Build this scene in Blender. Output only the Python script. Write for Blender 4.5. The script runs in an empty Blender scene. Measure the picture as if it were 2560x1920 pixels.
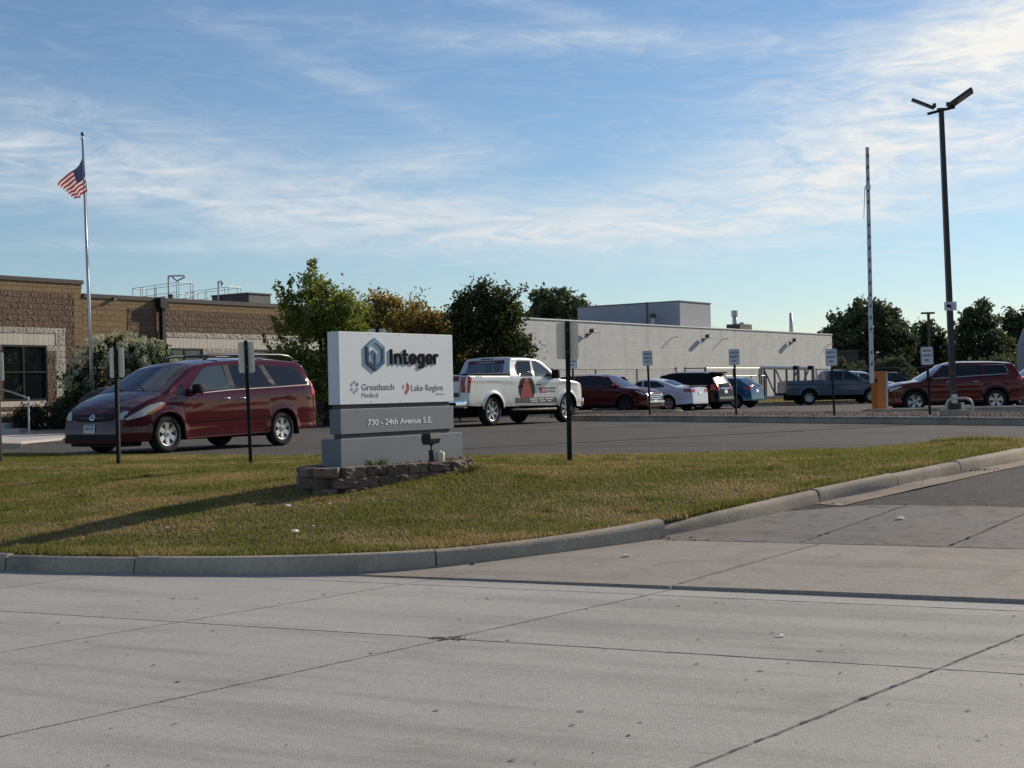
import bpy, bmesh, math, random
import numpy as np
from mathutils import Vector, Matrix, noise as mnoise
random.seed(7); RNG = np.random.default_rng(7)
SC = bpy.context.scene
COL = SC.collection
R = math.radians

# ------------------------------------------------------------------ camera
FPX = 3550.0                                  # focal length in photo pixels (photo is 2560 wide)
ROLL, PITCH = 0.022, 21.4 / 3550.0
CAM = np.array([0, 0, 1.6])
_F = np.array([0, math.cos(PITCH), math.sin(PITCH)])
_R0 = np.array([1.0, 0, 0]); _U0 = np.cross(_R0, _F)
_R = _R0 * math.cos(ROLL) - _U0 * math.sin(ROLL)
_U = _U0 * math.cos(ROLL) + _R0 * math.sin(ROLL)
cd = bpy.data.cameras.new('camera'); cam = bpy.data.objects.new('camera', cd); COL.objects.link(cam)
cd.sensor_width = 36; cd.lens = 36 * FPX / 2560; cd.clip_end = 3000; cd.clip_start = .1
cam.matrix_world = Matrix(((_R[0], _U[0], -_F[0], CAM[0]), (_R[1], _U[1], -_F[1], CAM[1]), (_R[2], _U[2], -_F[2], CAM[2]), (0, 0, 0, 1)))
SC.camera = cam
def ray(u, v): return _F + (u - 1280) / FPX * _R + (960 - v) / FPX * _U
def W(u, v, D):
    d = ray(u, v); p = CAM + d * (D / d[1]); return float(p[0]), float(p[1]), float(p[2])
def G(u, v, z):
    d = ray(u, v); p = CAM + d * ((z - 1.6) / d[2]); return float(p[0]), float(p[1]), float(p[2])
def XU(u, D, v=1000): return W(u, v, D)[0]

# ------------------------------------------------------------------ light, sky, exposure
SUN_AZ, SUN_EL = R(50), R(25)                 # azimuth measured from +Y towards +X
sd = Vector((math.cos(SUN_EL) * math.sin(SUN_AZ), math.cos(SUN_EL) * math.cos(SUN_AZ), math.sin(SUN_EL)))
sl = bpy.data.lights.new('sun', 'SUN'); sl.energy = 4.5; sl.angle = R(.53); sl.color = (1, .87, .70)
so = bpy.data.objects.new('sun', sl); COL.objects.link(so); so.location = (20, 20, 30)
so.rotation_euler = sd.to_track_quat('Z', 'Y').to_euler()
VS = SC.view_settings
VS.view_transform = 'Standard'; VS.look = 'None'; VS.gamma = 1; VS.exposure = 0.22
try: VS.use_curve_mapping = False
except Exception: pass
wd = bpy.data.worlds.new('World'); SC.world = wd; wd.use_nodes = True
nt = wd.node_tree; N = nt.nodes; L = nt.links
N.clear()
def nn(t, **k):
    n = N.new(t)
    for a, b in k.items(): setattr(n, a, b)
    return n
def mth(op, a, b=None, c=None, clamp=False):
    n = nn('ShaderNodeMath', operation=op, use_clamp=clamp)
    for i, x in enumerate((a, b, c)):
        if x is None: continue
        if isinstance(x, (int, float)): n.inputs[i].default_value = x
        else: L.new(x, n.inputs[i])
    return n.outputs[0]
def build_world():
    out = nn('ShaderNodeOutputWorld'); bg = nn('ShaderNodeBackground')
    sky = nn('ShaderNodeTexSky', sky_type='NISHITA'); sky.sun_disc = False
    sky.sun_elevation = SUN_EL; sky.sun_rotation = SUN_AZ; sky.air_density = 1.0; sky.dust_density = .15; sky.ozone_density = 4.0
    tc = nn('ShaderNodeTexCoord'); sp = nn('ShaderNodeSeparateXYZ'); L.new(tc.outputs['Generated'], sp.inputs[0])
    x, y, z = sp.outputs
    az = mth('ARCTAN2', x, y); el = mth('ARCSINE', z)
    elc = mth('MAXIMUM', el, 0.0)
    # cirrus sheet: direction projected on a high plane, stretched into streaks
    pz = mth('ADD', mth('MAXIMUM', z, 0), .10)
    px = mth('DIVIDE', x, pz); py = mth('DIVIDE', y, pz)
    cmb = nn('ShaderNodeCombineXYZ'); L.new(px, cmb.inputs[0]); L.new(py, cmb.inputs[1])
    def noise(scale, detail, rough, dist, sx, sy, rot, off=(0, 0, 0), src=cmb.outputs[0]):
        mp = nn('ShaderNodeMapping'); mp.inputs['Scale'].default_value = (sx, sy, 1); mp.inputs['Rotation'].default_value = (0, 0, rot)
        mp.inputs['Location'].default_value = off; L.new(src, mp.inputs[0])
        n = nn('ShaderNodeTexNoise'); n.inputs['Scale'].default_value = scale; n.inputs['Detail'].default_value = detail
        n.inputs['Roughness'].default_value = rough; n.inputs['Distortion'].default_value = dist; L.new(mp.outputs[0], n.inputs['Vector'])
        return n.outputs['Fac']
    ae = nn('ShaderNodeCombineXYZ'); L.new(az, ae.inputs[0]); L.new(el, ae.inputs[1])
    wisp = noise(7.0, 9, .60, 1.2, 1.0, 4.2, R(-4), (3.1, 1.7, 0), ae.outputs[0])
    fine = noise(16.0, 8, .66, 1.6, 1.0, 4.8, R(14), (7.7, 2.2, 0), ae.outputs[0])
    mott = noise(34.0, 6, .62, .6, 1.0, 2.1, R(-14), (1.3, 5.2, 0), ae.outputs[0])
    big = noise(2.6, 4, .5, .5, 1.0, 2.2, 0, (4.4, 8.2, 0), ae.outputs[0])
    def gauss(ca, ce, sa, se, slope=0.0, curve=0.0):
        da = mth('SUBTRACT', az, ca)
        de = mth('SUBTRACT', mth('SUBTRACT', el, ce), mth('ADD', mth('MULTIPLY', da, slope), mth('MULTIPLY', mth('MULTIPLY', da, da), curve)))
        q = mth('ADD', mth('POWER', mth('ABSOLUTE', mth('DIVIDE', da, sa)), 2.0), mth('POWER', mth('ABSOLUTE', mth('DIVIDE', de, se)), 2.0))
        return mth('EXPONENT', mth('MULTIPLY', q, -1.0))
    bands = [  # az, el, width, height, slope, curve, weight: the streaks seen in this part of the sky
        (-.13, .126, .26, .020, -.12, .1, 1.1), (-.30, .165, .18, .028, -.05, 0, .62), (.06, .118, .16, .020, .0, .5, .55),
        (.28, .160, .15, .042, .16, 0, 1.25), (.36, .230, .14, .034, .22, 0, 1.15), (.08, .240, .20, .009, -.06, 0, .55),
        (-.11, .216, .10, .010, -.42, 0, .28), (-.06, .160, .06, .012, .12, 0, .6), (.22, .118, .2, .008, .02, 0, .5),
        (-.33, .205, .1, .012, -.2, 0, .35), (-.20, .105, .2, .005, .0, 0, .4), (.03, .262, .05, .007, -.25, 0, .4)]
    tot = None
    for ca, ce, sa, se, sl_, cu, wt in bands:
        g = mth('MULTIPLY', gauss(ca, ce, sa, se, sl_, cu), wt)
        tot = g if tot is None else mth('ADD', tot, g)
    # elsewhere the same kind of streaks go on at random
    rest = nn('ShaderNodeMapRange'); L.new(big, rest.inputs[0]); rest.inputs[1].default_value = .50; rest.inputs[2].default_value = .72
    away = nn('ShaderNodeMapRange'); L.new(mth('ABSOLUTE', az), away.inputs[0]); away.inputs[1].default_value = .38; away.inputs[2].default_value = .75
    hi = nn('ShaderNodeMapRange'); L.new(el, hi.inputs[0]); hi.inputs[1].default_value = .28; hi.inputs[2].default_value = .5
    tot = mth('ADD', tot, mth('MULTIPLY', rest.outputs[0], mth('MAXIMUM', away.outputs[0], hi.outputs[0])))
    w1 = nn('ShaderNodeMapRange'); L.new(wisp, w1.inputs[0]); w1.inputs[1].default_value = .36; w1.inputs[2].default_value = .68; 
    w2 = nn('ShaderNodeMapRange'); L.new(fine, w2.inputs[0]); w2.inputs[1].default_value = .40; w2.inputs[2].default_value = .66
    w3 = nn('ShaderNodeMapRange'); L.new(mott, w3.inputs[0]); w3.inputs[1].default_value = .30; w3.inputs[2].default_value = .70
    tex = mth('ADD', mth('MULTIPLY', w1.outputs[0], .62), mth('ADD', mth('MULTIPLY', w2.outputs[0], .46), mth('MULTIPLY', w3.outputs[0], .2)))
    veil = mth('MULTIPLY', mth('SUBTRACT', w2.outputs[0], .22, clamp=True), .14)
    cov = mth('ADD', mth('MULTIPLY', tot, mth('ADD', tex, .18)), veil)
    fade = nn('ShaderNodeMapRange'); L.new(el, fade.inputs[0]); fade.inputs[1].default_value = .02; fade.inputs[2].default_value = .09
    cov = mth('MULTIPLY', mth('MULTIPLY', cov, .72), fade.outputs[0], clamp=True)
    # clouds take the sky's own brightness towards the sun: warm white
    sund = nn('ShaderNodeVectorMath', operation='DOT_PRODUCT'); L.new(tc.outputs['Generated'], sund.inputs[0]); sund.inputs[1].default_value = tuple(sd)
    near = nn('ShaderNodeMapRange'); L.new(sund.outputs['Value'], near.inputs[0]); near.inputs[1].default_value = .60; near.inputs[2].default_value = 1.0
    cmix = nn('ShaderNodeMix', data_type='RGBA'); L.new(near.outputs[0], cmix.inputs[0])
    cmix.inputs[6].default_value = (6.9, 7.35, 7.7, 1); cmix.inputs[7].default_value = (10.2, 9.8, 8.9, 1)
    mix = nn('ShaderNodeMix', data_type='RGBA'); L.new(cov, mix.inputs[0]); L.new(sky.outputs[0], mix.inputs[6]); L.new(cmix.outputs[2], mix.inputs[7])
    L.new(mix.outputs[2], bg.inputs[0]); bg.inputs[1].default_value = .088; L.new(bg.outputs[0], out.inputs[0])
build_world()

# ------------------------------------------------------------------ helpers: materials
MAT = {}
def M(name, col, rough=.6, metal=0, spec=.5, var=0, vscale=6, bump=0, bscale=40, coat=0, var2=0, v2scale=60, stretch=None, trans=0, coord='Object', rnd=0):
    if name in MAT: return MAT[name]
    m = bpy.data.materials.new(name); m.use_nodes = True; MAT[name] = m
    t = m.node_tree; n = t.nodes; l = t.links; b = n['Principled BSDF']
    b.inputs['Base Color'].default_value = (*col, 1); b.inputs['Roughness'].default_value = rough; b.inputs['Metallic'].default_value = metal
    b.inputs['Specular IOR Level'].default_value = spec
    if coat: b.inputs['Coat Weight'].default_value = coat; b.inputs['Coat Roughness'].default_value = .04
    vec = None
    if var or var2 or bump:
        tc = n.new('ShaderNodeTexCoord'); vec = tc.outputs[coord]
        if stretch:
            mp = n.new('ShaderNodeMapping'); mp.inputs['Scale'].default_value = stretch; l.new(vec, mp.inputs[0]); vec = mp.outputs[0]
    cur = None
    def scaled(fac_out, amt, cur):
        mr = n.new('ShaderNodeMapRange'); mr.inputs[1].default_value = .25; mr.inputs[2].default_value = .75
        mr.inputs[3].default_value = 1 - amt; mr.inputs[4].default_value = 1 + amt; l.new(fac_out, mr.inputs[0])
        mx = n.new('ShaderNodeMix'); mx.data_type = 'RGBA'; mx.blend_type = 'MULTIPLY'; mx.inputs[0].default_value = 1
        if cur is None: mx.inputs[6].default_value = (*col, 1)
        else: l.new(cur, mx.inputs[6])
        cb = n.new('ShaderNodeCombineColor'); 
        for i in range(3): l.new(mr.outputs[0], cb.inputs[i])
        l.new(cb.outputs[0], mx.inputs[7]); return mx.outputs[2]
    for amt, sc in ((var, vscale), (var2, v2scale)):
        if amt:
            no = n.new('ShaderNodeTexNoise'); no.inputs['Scale'].default_value = sc; no.inputs['Detail'].default_value = 6; no.inputs['Roughness'].default_value = .6
            l.new(vec, no.inputs['Vector']); cur = scaled(no.outputs['Fac'], amt, cur)
    if rnd:
        at = n.new('ShaderNodeObjectInfo'); mr = n.new('ShaderNodeMapRange'); l.new(at.outputs['Random'], mr.inputs[0])
        mr.inputs[3].default_value = .25; mr.inputs[4].default_value = .75; cur = scaled(mr.outputs[0], rnd, cur)
    if cur is not None: l.new(cur, b.inputs['Base Color'])
    if bump:
        no = n.new('ShaderNodeTexNoise'); no.inputs['Scale'].default_value = bscale; no.inputs['Detail'].default_value = 5; l.new(vec, no.inputs['Vector'])
        bp = n.new('ShaderNodeBump'); bp.inputs['Strength'].default_value = bump; bp.inputs['Distance'].default_value = .02
        l.new(no.outputs['Fac'], bp.inputs['Height']); l.new(bp.outputs[0], b.inputs['Normal'])
    return m
def leafmat(name, c1, c2, trans=.35, nscale=.6):
    """leaf colour: two real leaf colours mixed by a per-leaf value and a slow noise; thin leaves let light through"""
    if name in MAT: return MAT[name]
    m = bpy.data.materials.new(name); m.use_nodes = True; MAT[name] = m
    t = m.node_tree; n = t.nodes; l = t.links; n.clear()
    o = n.new('ShaderNodeOutputMaterial'); at = n.new('ShaderNodeAttribute'); at.attribute_name = 'rnd'
    tc = n.new('ShaderNodeTexCoord'); no = n.new('ShaderNodeTexNoise'); no.inputs['Scale'].default_value = nscale; no.inputs['Detail'].default_value = 4
    l.new(tc.outputs['Object'], no.inputs['Vector'])
    ma = n.new('ShaderNodeMath'); ma.operation = 'MULTIPLY_ADD'; l.new(at.outputs['Fac'], ma.inputs[0]); ma.inputs[1].default_value = .55
    mb = n.new('ShaderNodeMapRange'); l.new(no.outputs['Fac'], mb.inputs[0]); mb.inputs[1].default_value = .3; mb.inputs[2].default_value = .7; mb.inputs[4].default_value = .6; mb.inputs[3].default_value = -.15
    l.new(mb.outputs[0], ma.inputs[2])
    mx = n.new('ShaderNodeMix'); mx.data_type = 'RGBA'; l.new(ma.outputs[0], mx.inputs[0]); mx.inputs[6].default_value = (*c1, 1); mx.inputs[7].default_value = (*c2, 1)
    d = n.new('ShaderNodeBsdfDiffuse'); tr = n.new('ShaderNodeBsdfTranslucent'); g = n.new('ShaderNodeBsdfGlossy'); g.inputs['Roughness'].default_value = .45
    l.new(mx.outputs[2], d.inputs[0]); l.new(mx.outputs[2], tr.inputs[0])
    s = n.new('ShaderNodeMixShader'); s.inputs[0].default_value = trans; l.new(d.outputs[0], s.inputs[1]); l.new(tr.outputs[0], s.inputs[2])
    s2 = n.new('ShaderNodeMixShader'); s2.inputs[0].default_value = .03; l.new(s.outputs[0], s2.inputs[1]); l.new(g.outputs[0], s2.inputs[2])
    l.new(s2.outputs[0], o.inputs[0]); return m

# ------------------------------------------------------------------ helpers: objects
def setp(o, label=None, cat=None, group=None, kind=None):
    if label: o['label'] = label
    if cat: o['category'] = cat
    if group: o['group'] = group
    if kind: o['kind'] = kind
    return o
def thing(name, label, cat, loc=(0, 0, 0), rz=0, group=None, rx=0, ry=0, kind=None):
    o = bpy.data.objects.new(name, None); COL.objects.link(o); o.empty_display_size = .2
    o.location = loc; o.rotation_euler = (rx, ry, rz); return setp(o, label, cat, group, kind)
def link(name, me, parent=None, loc=None, rot=None, scale=None):
    o = bpy.data.objects.new(name, me); COL.objects.link(o)
    if parent is not None: o.parent = parent
    if loc is not None: o.location = loc
    if rot is not None: o.rotation_euler = rot
    if scale is not None: o.scale = scale
    return o
def copy_tree(o, parent=None):
    c = o.copy(); COL.objects.link(c); c.parent = parent
    for ch in list(o.children): copy_tree(ch, c)
    return c
class MB:
    def __init__(s): s.v = []; s.f = []; s.m = []; s.cur = 0
    def add(s, vs, fs, mat=None):
        b = len(s.v); s.v += [tuple(map(float, p)) for p in vs]
        mm = s.cur if mat is None else mat
        for q in fs: s.f.append(tuple(b + i for i in q)); s.m.append(mm)
    def box(s, x0, x1, y0, y1, z0, z1, mat=None, tx=1, ty=1, bev=0):
        """box, its top scaled by tx, ty; bev chamfers every edge"""
        if bev:
            bm = bmesh.new(); bmesh.ops.create_cube(bm, size=1)
            for v in bm.verts: v.co = ((x0 + x1) / 2 + v.co.x * (x1 - x0), (y0 + y1) / 2 + v.co.y * (y1 - y0), (z0 + z1) / 2 + v.co.z * (z1 - z0))
            bmesh.ops.bevel(bm, geom=bm.edges[:], offset=bev, segments=2, affect='EDGES', profile=.6)
            bm.verts.index_update(); s.add([v.co[:] for v in bm.verts], [[v.index for v in f.verts] for f in bm.faces], mat); bm.free(); return s
        cx, cy = (x0 + x1) / 2, (y0 + y1) / 2
        a = [(x0, y0, z0), (x1, y0, z0), (x1, y1, z0), (x0, y1, z0)]
        t = [(cx + (p[0] - cx) * tx, cy + (p[1] - cy) * ty, z1) for p in a]
        s.add(a + t, [(3, 2, 1, 0), (4, 5, 6, 7), (0, 1, 5, 4), (1, 2, 6, 5), (2, 3, 7, 6), (3, 0, 4, 7)], mat); return s
    def tube(s, pts, rad, n=8, mat=None, caps=True, sq=False):
        pts = [Vector(p) for p in pts]; k = len(pts)
        rad = [rad] * k if isinstance(rad, (int, float)) else rad
        rings = []; up = None
        for i, p in enumerate(pts):
            t = (pts[min(i + 1, k - 1)] - pts[max(i - 1, 0)]).normalized()
            if up is None: up = Vector((0, 0, 1)) if abs(t.z) < .95 else Vector((1, 0, 0))
            a = t.cross(up).normalized(); b = a.cross(t).normalized(); up = b
            off = math.pi / n if sq else 0
            rings.append([p + (a * math.cos(2 * math.pi * j / n + off) + b * math.sin(2 * math.pi * j / n + off)) * rad[i] for j in range(n)])
        vs = [q for r in rings for q in r]; fs = []
        for i in range(k - 1):
            for j in range(n): fs.append((i * n + j, i * n + (j + 1) % n, (i + 1) * n + (j + 1) % n, (i + 1) * n + j))
        if caps: fs += [tuple(range(n))[::-1], tuple((k - 1) * n + j for j in range(n))]
        s.add(vs, fs, mat); return s
    def lathe(s, prof, n=24, axis='z', c=(0, 0, 0), mat=None, close=False):
        vs = []; fs = []; k = len(prof)
        for i in range(n):
            a = 2 * math.pi * i / n; ca, sa = math.cos(a), math.sin(a)
            for (r, h) in prof:
                p = (r * ca, r * sa, h) if axis == 'z' else (r * ca, h, r * sa) if axis == 'y' else (h, r * ca, r * sa)
                vs.append((p[0] + c[0], p[1] + c[1], p[2] + c[2]))
        for i in range(n):
            j = (i + 1) % n
            for q in range(k - 1 + (1 if close else 0)):
                q2 = (q + 1) % k
                f = (i * k + q, j * k + q, j * k + q2, i * k + q2)
                fs.append(f if axis != 'y' else f[::-1])
        s.add(vs, fs, mat); return s
    def prism(s, poly, z0, z1, mat=None, xf=None):
        """polygon (x,y) extruded between z0 and z1; xf maps (a,b,h) to space"""
        n = len(poly); xf = xf or (lambda a, b, h: (a, b, h))
        vs = [xf(a, b, z0) for a, b in poly] + [xf(a, b, z1) for a, b in poly]
        fs = [tuple(range(n))[::-1], tuple(n + i for i in range(n))] + [(i, (i + 1) % n, n + (i + 1) % n, n + i) for i in range(n)]
        s.add(vs, fs, mat); return s
    def sphere(s, c, r, nu=10, nv=6, mat=None, sc=(1, 1, 1)):
        vs = [(c[0], c[1], c[2] + r * sc[2])]
        for i in range(1, nv):
            th = math.pi * i / nv
            for j in range(nu):
                ph = 2 * math.pi * j / nu
                vs.append((c[0] + r * sc[0] * math.sin(th) * math.cos(ph), c[1] + r * sc[1] * math.sin(th) * math.sin(ph), c[2] + r * sc[2] * math.cos(th)))
        vs.append((c[0], c[1], c[2] - r * sc[2])); fs = [(0, 1 + j, 1 + (j + 1) % nu) for j in range(nu)]
        for i in range(nv - 2):
            for j in range(nu):
                a = 1 + i * nu + j; b = 1 + i * nu + (j + 1) % nu; fs.append((a, a + nu, b + nu, b))
        e = len(vs) - 1; o = 1 + (nv - 2) * nu
        fs += [(e, o + (j + 1) % nu, o + j) for j in range(nu)]
        s.add(vs, fs, mat); return s
    def mesh(s, name, mats, smooth=False, fix=True):
        me = bpy.data.meshes.new(name); me.from_pydata(s.v, [], s.f)
        for m in (mats if isinstance(mats, (list, tuple)) else [mats]): me.materials.append(m)
        if s.m and max(s.m) > 0: me.polygons.foreach_set('material_index', s.m)
        if fix:
            bm = bmesh.new(); bm.from_mesh(me); bmesh.ops.recalc_face_normals(bm, faces=bm.faces[:]); bm.to_mesh(me); bm.free()
        if smooth: me.polygons.foreach_set('use_smooth', [True] * len(me.polygons))
        me.update(); return me
    def build(s, name, mats, parent=None, smooth=False, fix=True, **k):
        me = s.mesh(name, mats, smooth, fix)
        if smooth == 'auto': me.polygons.foreach_set('use_smooth', [True] * len(me.polygons)); me.set_sharp_from_angle(angle=R(38))
        return link(name, me, parent, **k)
def np_mesh(name, verts, faces, mat, rnd=None):
    """fast mesh from numpy arrays, faces (n,3) or (n,4), optional per-face value"""
    me = bpy.data.meshes.new(name); nv = len(verts); nf, k = faces.shape
    me.vertices.add(nv); me.vertices.foreach_set('co', verts.astype(np.float32).ravel())
    me.loops.add(nf * k); me.loops.foreach_set('vertex_index', faces.astype(np.int32).ravel())
    me.polygons.add(nf); me.polygons.foreach_set('loop_start', np.arange(0, nf * k, k, dtype=np.int32))
    try: me.polygons.foreach_set('loop_total', np.full(nf, k, dtype=np.int32))
    except Exception: pass
    if rnd is not None:
        a = me.attributes.new('rnd', 'FLOAT', 'FACE'); a.data.foreach_set('value', rnd.astype(np.float32))
    me.materials.append(mat); me.update(); me.validate(); return me
def poly_grid(poly, step=.2):
    """2-D polygon cut into small faces on a grid; returns verts (x,y) and faces"""
    bm = bmesh.new(); vs = [bm.verts.new((a, b, 0)) for a, b in poly]; f = bm.faces.new(vs)
    bmesh.ops.triangulate(bm, faces=[f])
    for ax in (0, 1):
        lo = min(p[ax] for p in poly); hi = max(p[ax] for p in poly); k = int((hi - lo) / step)
        for i in range(1, k + 1):
            co = [0, 0, 0]; co[ax] = lo + (hi - lo) * i / (k + 1); no = [0, 0, 0]; no[ax] = 1
            bmesh.ops.bisect_plane(bm, geom=bm.verts[:] + bm.edges[:] + bm.faces[:], plane_co=co, plane_no=no)
    bm.verts.index_update(); v = [(q.co.x, q.co.y) for q in bm.verts]; fs = [[q.index for q in g.verts] for g in bm.faces]
    bm.free(); return v, fs
def sheet(name, poly, zf, mat, step=1.0, kind='structure', parent=None):
    v, f = poly_grid(poly, step); b = MB(); b.add([(x, y, zf(x, y)) for x, y in v], f)
    o = b.build(name, mat, parent, fix=False)
    me = o.data
    if len(me.polygons) and sum(p.normal.z for p in me.polygons) < 0: me.flip_normals()
    if kind: o['kind'] = kind
    return o
def in_poly(px, py, poly):
    ins = np.zeros(len(px), bool); n = len(poly); j = n - 1
    for i in range(n):
        xi, yi = poly[i]; xj, yj = poly[j]
        c = ((yi > py) != (yj > py)) & (px < (xj - xi) * (py - yi) / (yj - yi + 1e-12) + xi); ins ^= c; j = i
    return ins
def text_mesh(txt, size=1, bold=0, extrude=0, wide=1.0, align='LEFT', spacing=1.0):
    cu = bpy.data.curves.new('t', 'FONT'); cu.body = txt; cu.size = size; cu.offset = bold; cu.extrude = extrude
    cu.align_x = align; cu.resolution_u = 3; cu.space_character = spacing
    ob = bpy.data.objects.new('t', cu); COL.objects.link(ob)
    dg = bpy.context.evaluated_depsgraph_get(); dg.update(); me = bpy.data.meshes.new_from_object(ob.evaluated_get(dg))
    bpy.data.objects.remove(ob); bpy.data.curves.remove(cu)
    v = [(p.co.x * wide, p.co.y, p.co.z) for p in me.vertices]; f = [tuple(p.vertices) for p in me.polygons]
    bpy.data.meshes.remove(me); return v, f
def text_fit(txt, x0, x1, y0, y1, bold=0, extrude=0, cap=None):
    """text scaled so its bounding box fills x0..x1, y0..y1 ; cap: letters whose height sets y0..y1"""
    v, f = text_mesh(txt, 1, bold, extrude)
    ax, bx = min(p[0] for p in v), max(p[0] for p in v)
    if cap: vv, _ = text_mesh(cap, 1, bold)
    else: vv = v
    ay, by = min(p[1] for p in vv), max(p[1] for p in vv)
    return [(x0 + (p[0] - ax) / (bx - ax) * (x1 - x0), y0 + (p[1] - ay) / (by - ay) * (y1 - y0), p[2]) for p in v], f

def islands(nv, f):
    par = list(range(nv))
    def find(a):
        while par[a] != a: par[a] = par[par[a]]; a = par[a]
        return a
    for q in f:
        r0 = find(q[0])
        for i in q[1:]: par[find(i)] = r0
    g = {}
    for k, q in enumerate(f): g.setdefault(find(q[0]), []).append(k)
    return list(g.values())
def letters(v, f):
    """separate the characters of a text mesh (dots stay with their stems)"""
    parts = []
    for ks in islands(len(v), f):
        ids = sorted({i for k in ks for i in f[k]}); xs = [v[i][0] for i in ids]; parts.append([min(xs), max(xs), list(ks)])
    parts.sort(key=lambda p: p[0] + p[1]); out = []
    for p in parts:
        if out and min(out[-1][1], p[1]) - max(out[-1][0], p[0]) > .5 * min(out[-1][1] - out[-1][0], p[1] - p[0]):
            out[-1] = [min(out[-1][0], p[0]), max(out[-1][1], p[1]), out[-1][2] + p[2]]
        else: out.append(p)
    for _, _, ks in out:
        ids = sorted({i for k in ks for i in f[k]}); mp = {i: n for n, i in enumerate(ids)}
        yield [v[i] for i in ids], [tuple(mp[i] for i in f[k]) for k in ks]
def split_build(mb, name, mats, parent):
    for ks in islands(len(mb.v), mb.f):
        ids = sorted({i for k in ks for i in mb.f[k]}); mp = {i: n for n, i in enumerate(ids)}; b = MB()
        b.v = [mb.v[i] for i in ids]; b.f = [tuple(mp[i] for i in mb.f[k]) for k in ks]; b.m = [mb.m[k] for k in ks]; b.build(name, mats, parent)
# ------------------------------------------------------------------ ground shapes
NQ = (.43, .903)                                # unit vector across the road, away from the camera
ZL = .64                                        # level of the parking lot above the road
def qe(q, e):                                   # road coordinates -> x, y  (q across, e skewed joints)
    Y = (q - NQ[0] * e) / (NQ[1] + NQ[0] * .83); return e + .83 * Y, Y
def zq(q): return float(np.interp(q, [10.8, 13.25, 15.6, 16.7, 18, 19.6, 21.5, 23], [.03, .12, .30, .41, .5, .57, .625, ZL]))
def zdrive(x, y): return zq(NQ[0] * x + NQ[1] * y)
def zlot(x, y): return zq(NQ[0] * max(x, 6.8) + NQ[1] * y)

def concrete(name, col, crack=.5):
    m = M(name, col, .85, spec=.3, var=.10, vscale=.55, var2=.15, v2scale=22, bump=.35, bscale=120, coord='Object', rnd=.07)
    t = m.node_tree; n = t.nodes; l = t.links; b = n['Principled BSDF']
    tc = n.new('ShaderNodeTexCoord')
    base = b.inputs['Base Color'].links[0].from_socket
    def dark(scale, lo, hi, amt, vecscale=(1, 1, 1), kind='noise', rot=0.0):
        nonlocal base
        mp = n.new('ShaderNodeMapping'); mp.vector_type = 'TEXTURE'; mp.inputs['Scale'].default_value = [1 / q for q in vecscale]; mp.inputs['Rotation'].default_value = (0, 0, rot); l.new(tc.outputs['Object'], mp.inputs[0])
        if kind == 'noise':
            no = n.new('ShaderNodeTexNoise'); no.inputs['Scale'].default_value = scale; no.inputs['Detail'].default_value = 5; no.inputs['Roughness'].default_value = .65; f = no.outputs['Fac']
        else:
            no = n.new('ShaderNodeTexVoronoi'); no.inputs['Scale'].default_value = scale; no.inputs['Randomness'].default_value = 1; f = no.outputs['Distance']
        l.new(mp.outputs[0], no.inputs['Vector'])
        mr = n.new('ShaderNodeMapRange'); mr.inputs[1].default_value = lo; mr.inputs[2].default_value = hi; mr.inputs[3].default_value = amt; mr.inputs[4].default_value = 1; l.new(f, mr.inputs[0])
        mx = n.new('ShaderNodeMix'); mx.data_type = 'RGBA'; mx.blend_type = 'MULTIPLY'; mx.inputs[0].default_value = 1; l.new(base, mx.inputs[6])
        cb = n.new('ShaderNodeCombineColor'); [l.new(mr.outputs[0], cb.inputs[i]) for i in range(3)]; l.new(cb.outputs[0], mx.inputs[7]); base = mx.outputs[2]
    dark(8.0, .018, .03, .45, kind='voronoi', vecscale=(1, 1, 1))        # scattered pits and popped aggregate
    dark(26.0, .03, .06, .72, kind='voronoi')
    dark(1.3, .36, .50, .80, vecscale=(.16, 1.5, 1), rot=R(-25.5)); dark(3.1, .30, .44, .86, vecscale=(.10, 1.6, 1), rot=R(-25.5)); dark(2.6, .22, .34, .62)           # wheel-path stains along the road
    dark(75, .30, .62, .74)                                            # salt-and-pepper aggregate
    dark(.9, .30, .42, .86)
    l.new(base, b.inputs['Base Color']); return m
CON_ROAD = concrete('road_concrete', (.395, .378, .350))
CON_APRON = concrete('apron_concrete', (.335, .30, .262))
def dirt(m, c, scale, lo, hi, amt):
    t = m.node_tree; n = t.nodes; l = t.links; b = n['Principled BSDF']; base = b.inputs['Base Color'].links[0].from_socket; tc = n.new('ShaderNodeTexCoord')
    no = n.new('ShaderNodeTexNoise'); no.inputs['Scale'].default_value = scale; no.inputs['Detail'].default_value = 7; no.inputs['Roughness'].default_value = .65; l.new(tc.outputs['Object'], no.inputs['Vector'])
    mr = n.new('ShaderNodeMapRange'); mr.inputs[1].default_value = lo; mr.inputs[2].default_value = hi; mr.inputs[4].default_value = amt; l.new(no.outputs['Fac'], mr.inputs[0])
    mx = n.new('ShaderNodeMix'); mx.data_type = 'RGBA'; l.new(mr.outputs[0], mx.inputs[0]); l.new(base, mx.inputs[6]); mx.inputs[7].default_value = (*c, 1); l.new(mx.outputs[2], b.inputs['Base Color'])
dirt(CON_APRON, (.26, .21, .165), .55, .46, .68, .7); dirt(CON_APRON, (.16, .15, .145), 2.2, .52, .70, .5); dirt(CON_ROAD, (.24, .225, .20), .28, .50, .72, .55); dirt(CON_ROAD, (.40, .385, .36), .5, .55, .75, .5)
CON_KERB = M('kerb_concrete', (.37, .315, .245), .85, spec=.3, var=.22, vscale=1.5, var2=.16, v2scale=28, bump=.5, bscale=60)
dirt(CON_KERB, (.13, .12, .105), .9, .48, .66, .6); dirt(CON_KERB, (.40, .35, .28), 3.0, .55, .72, .45)
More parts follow.
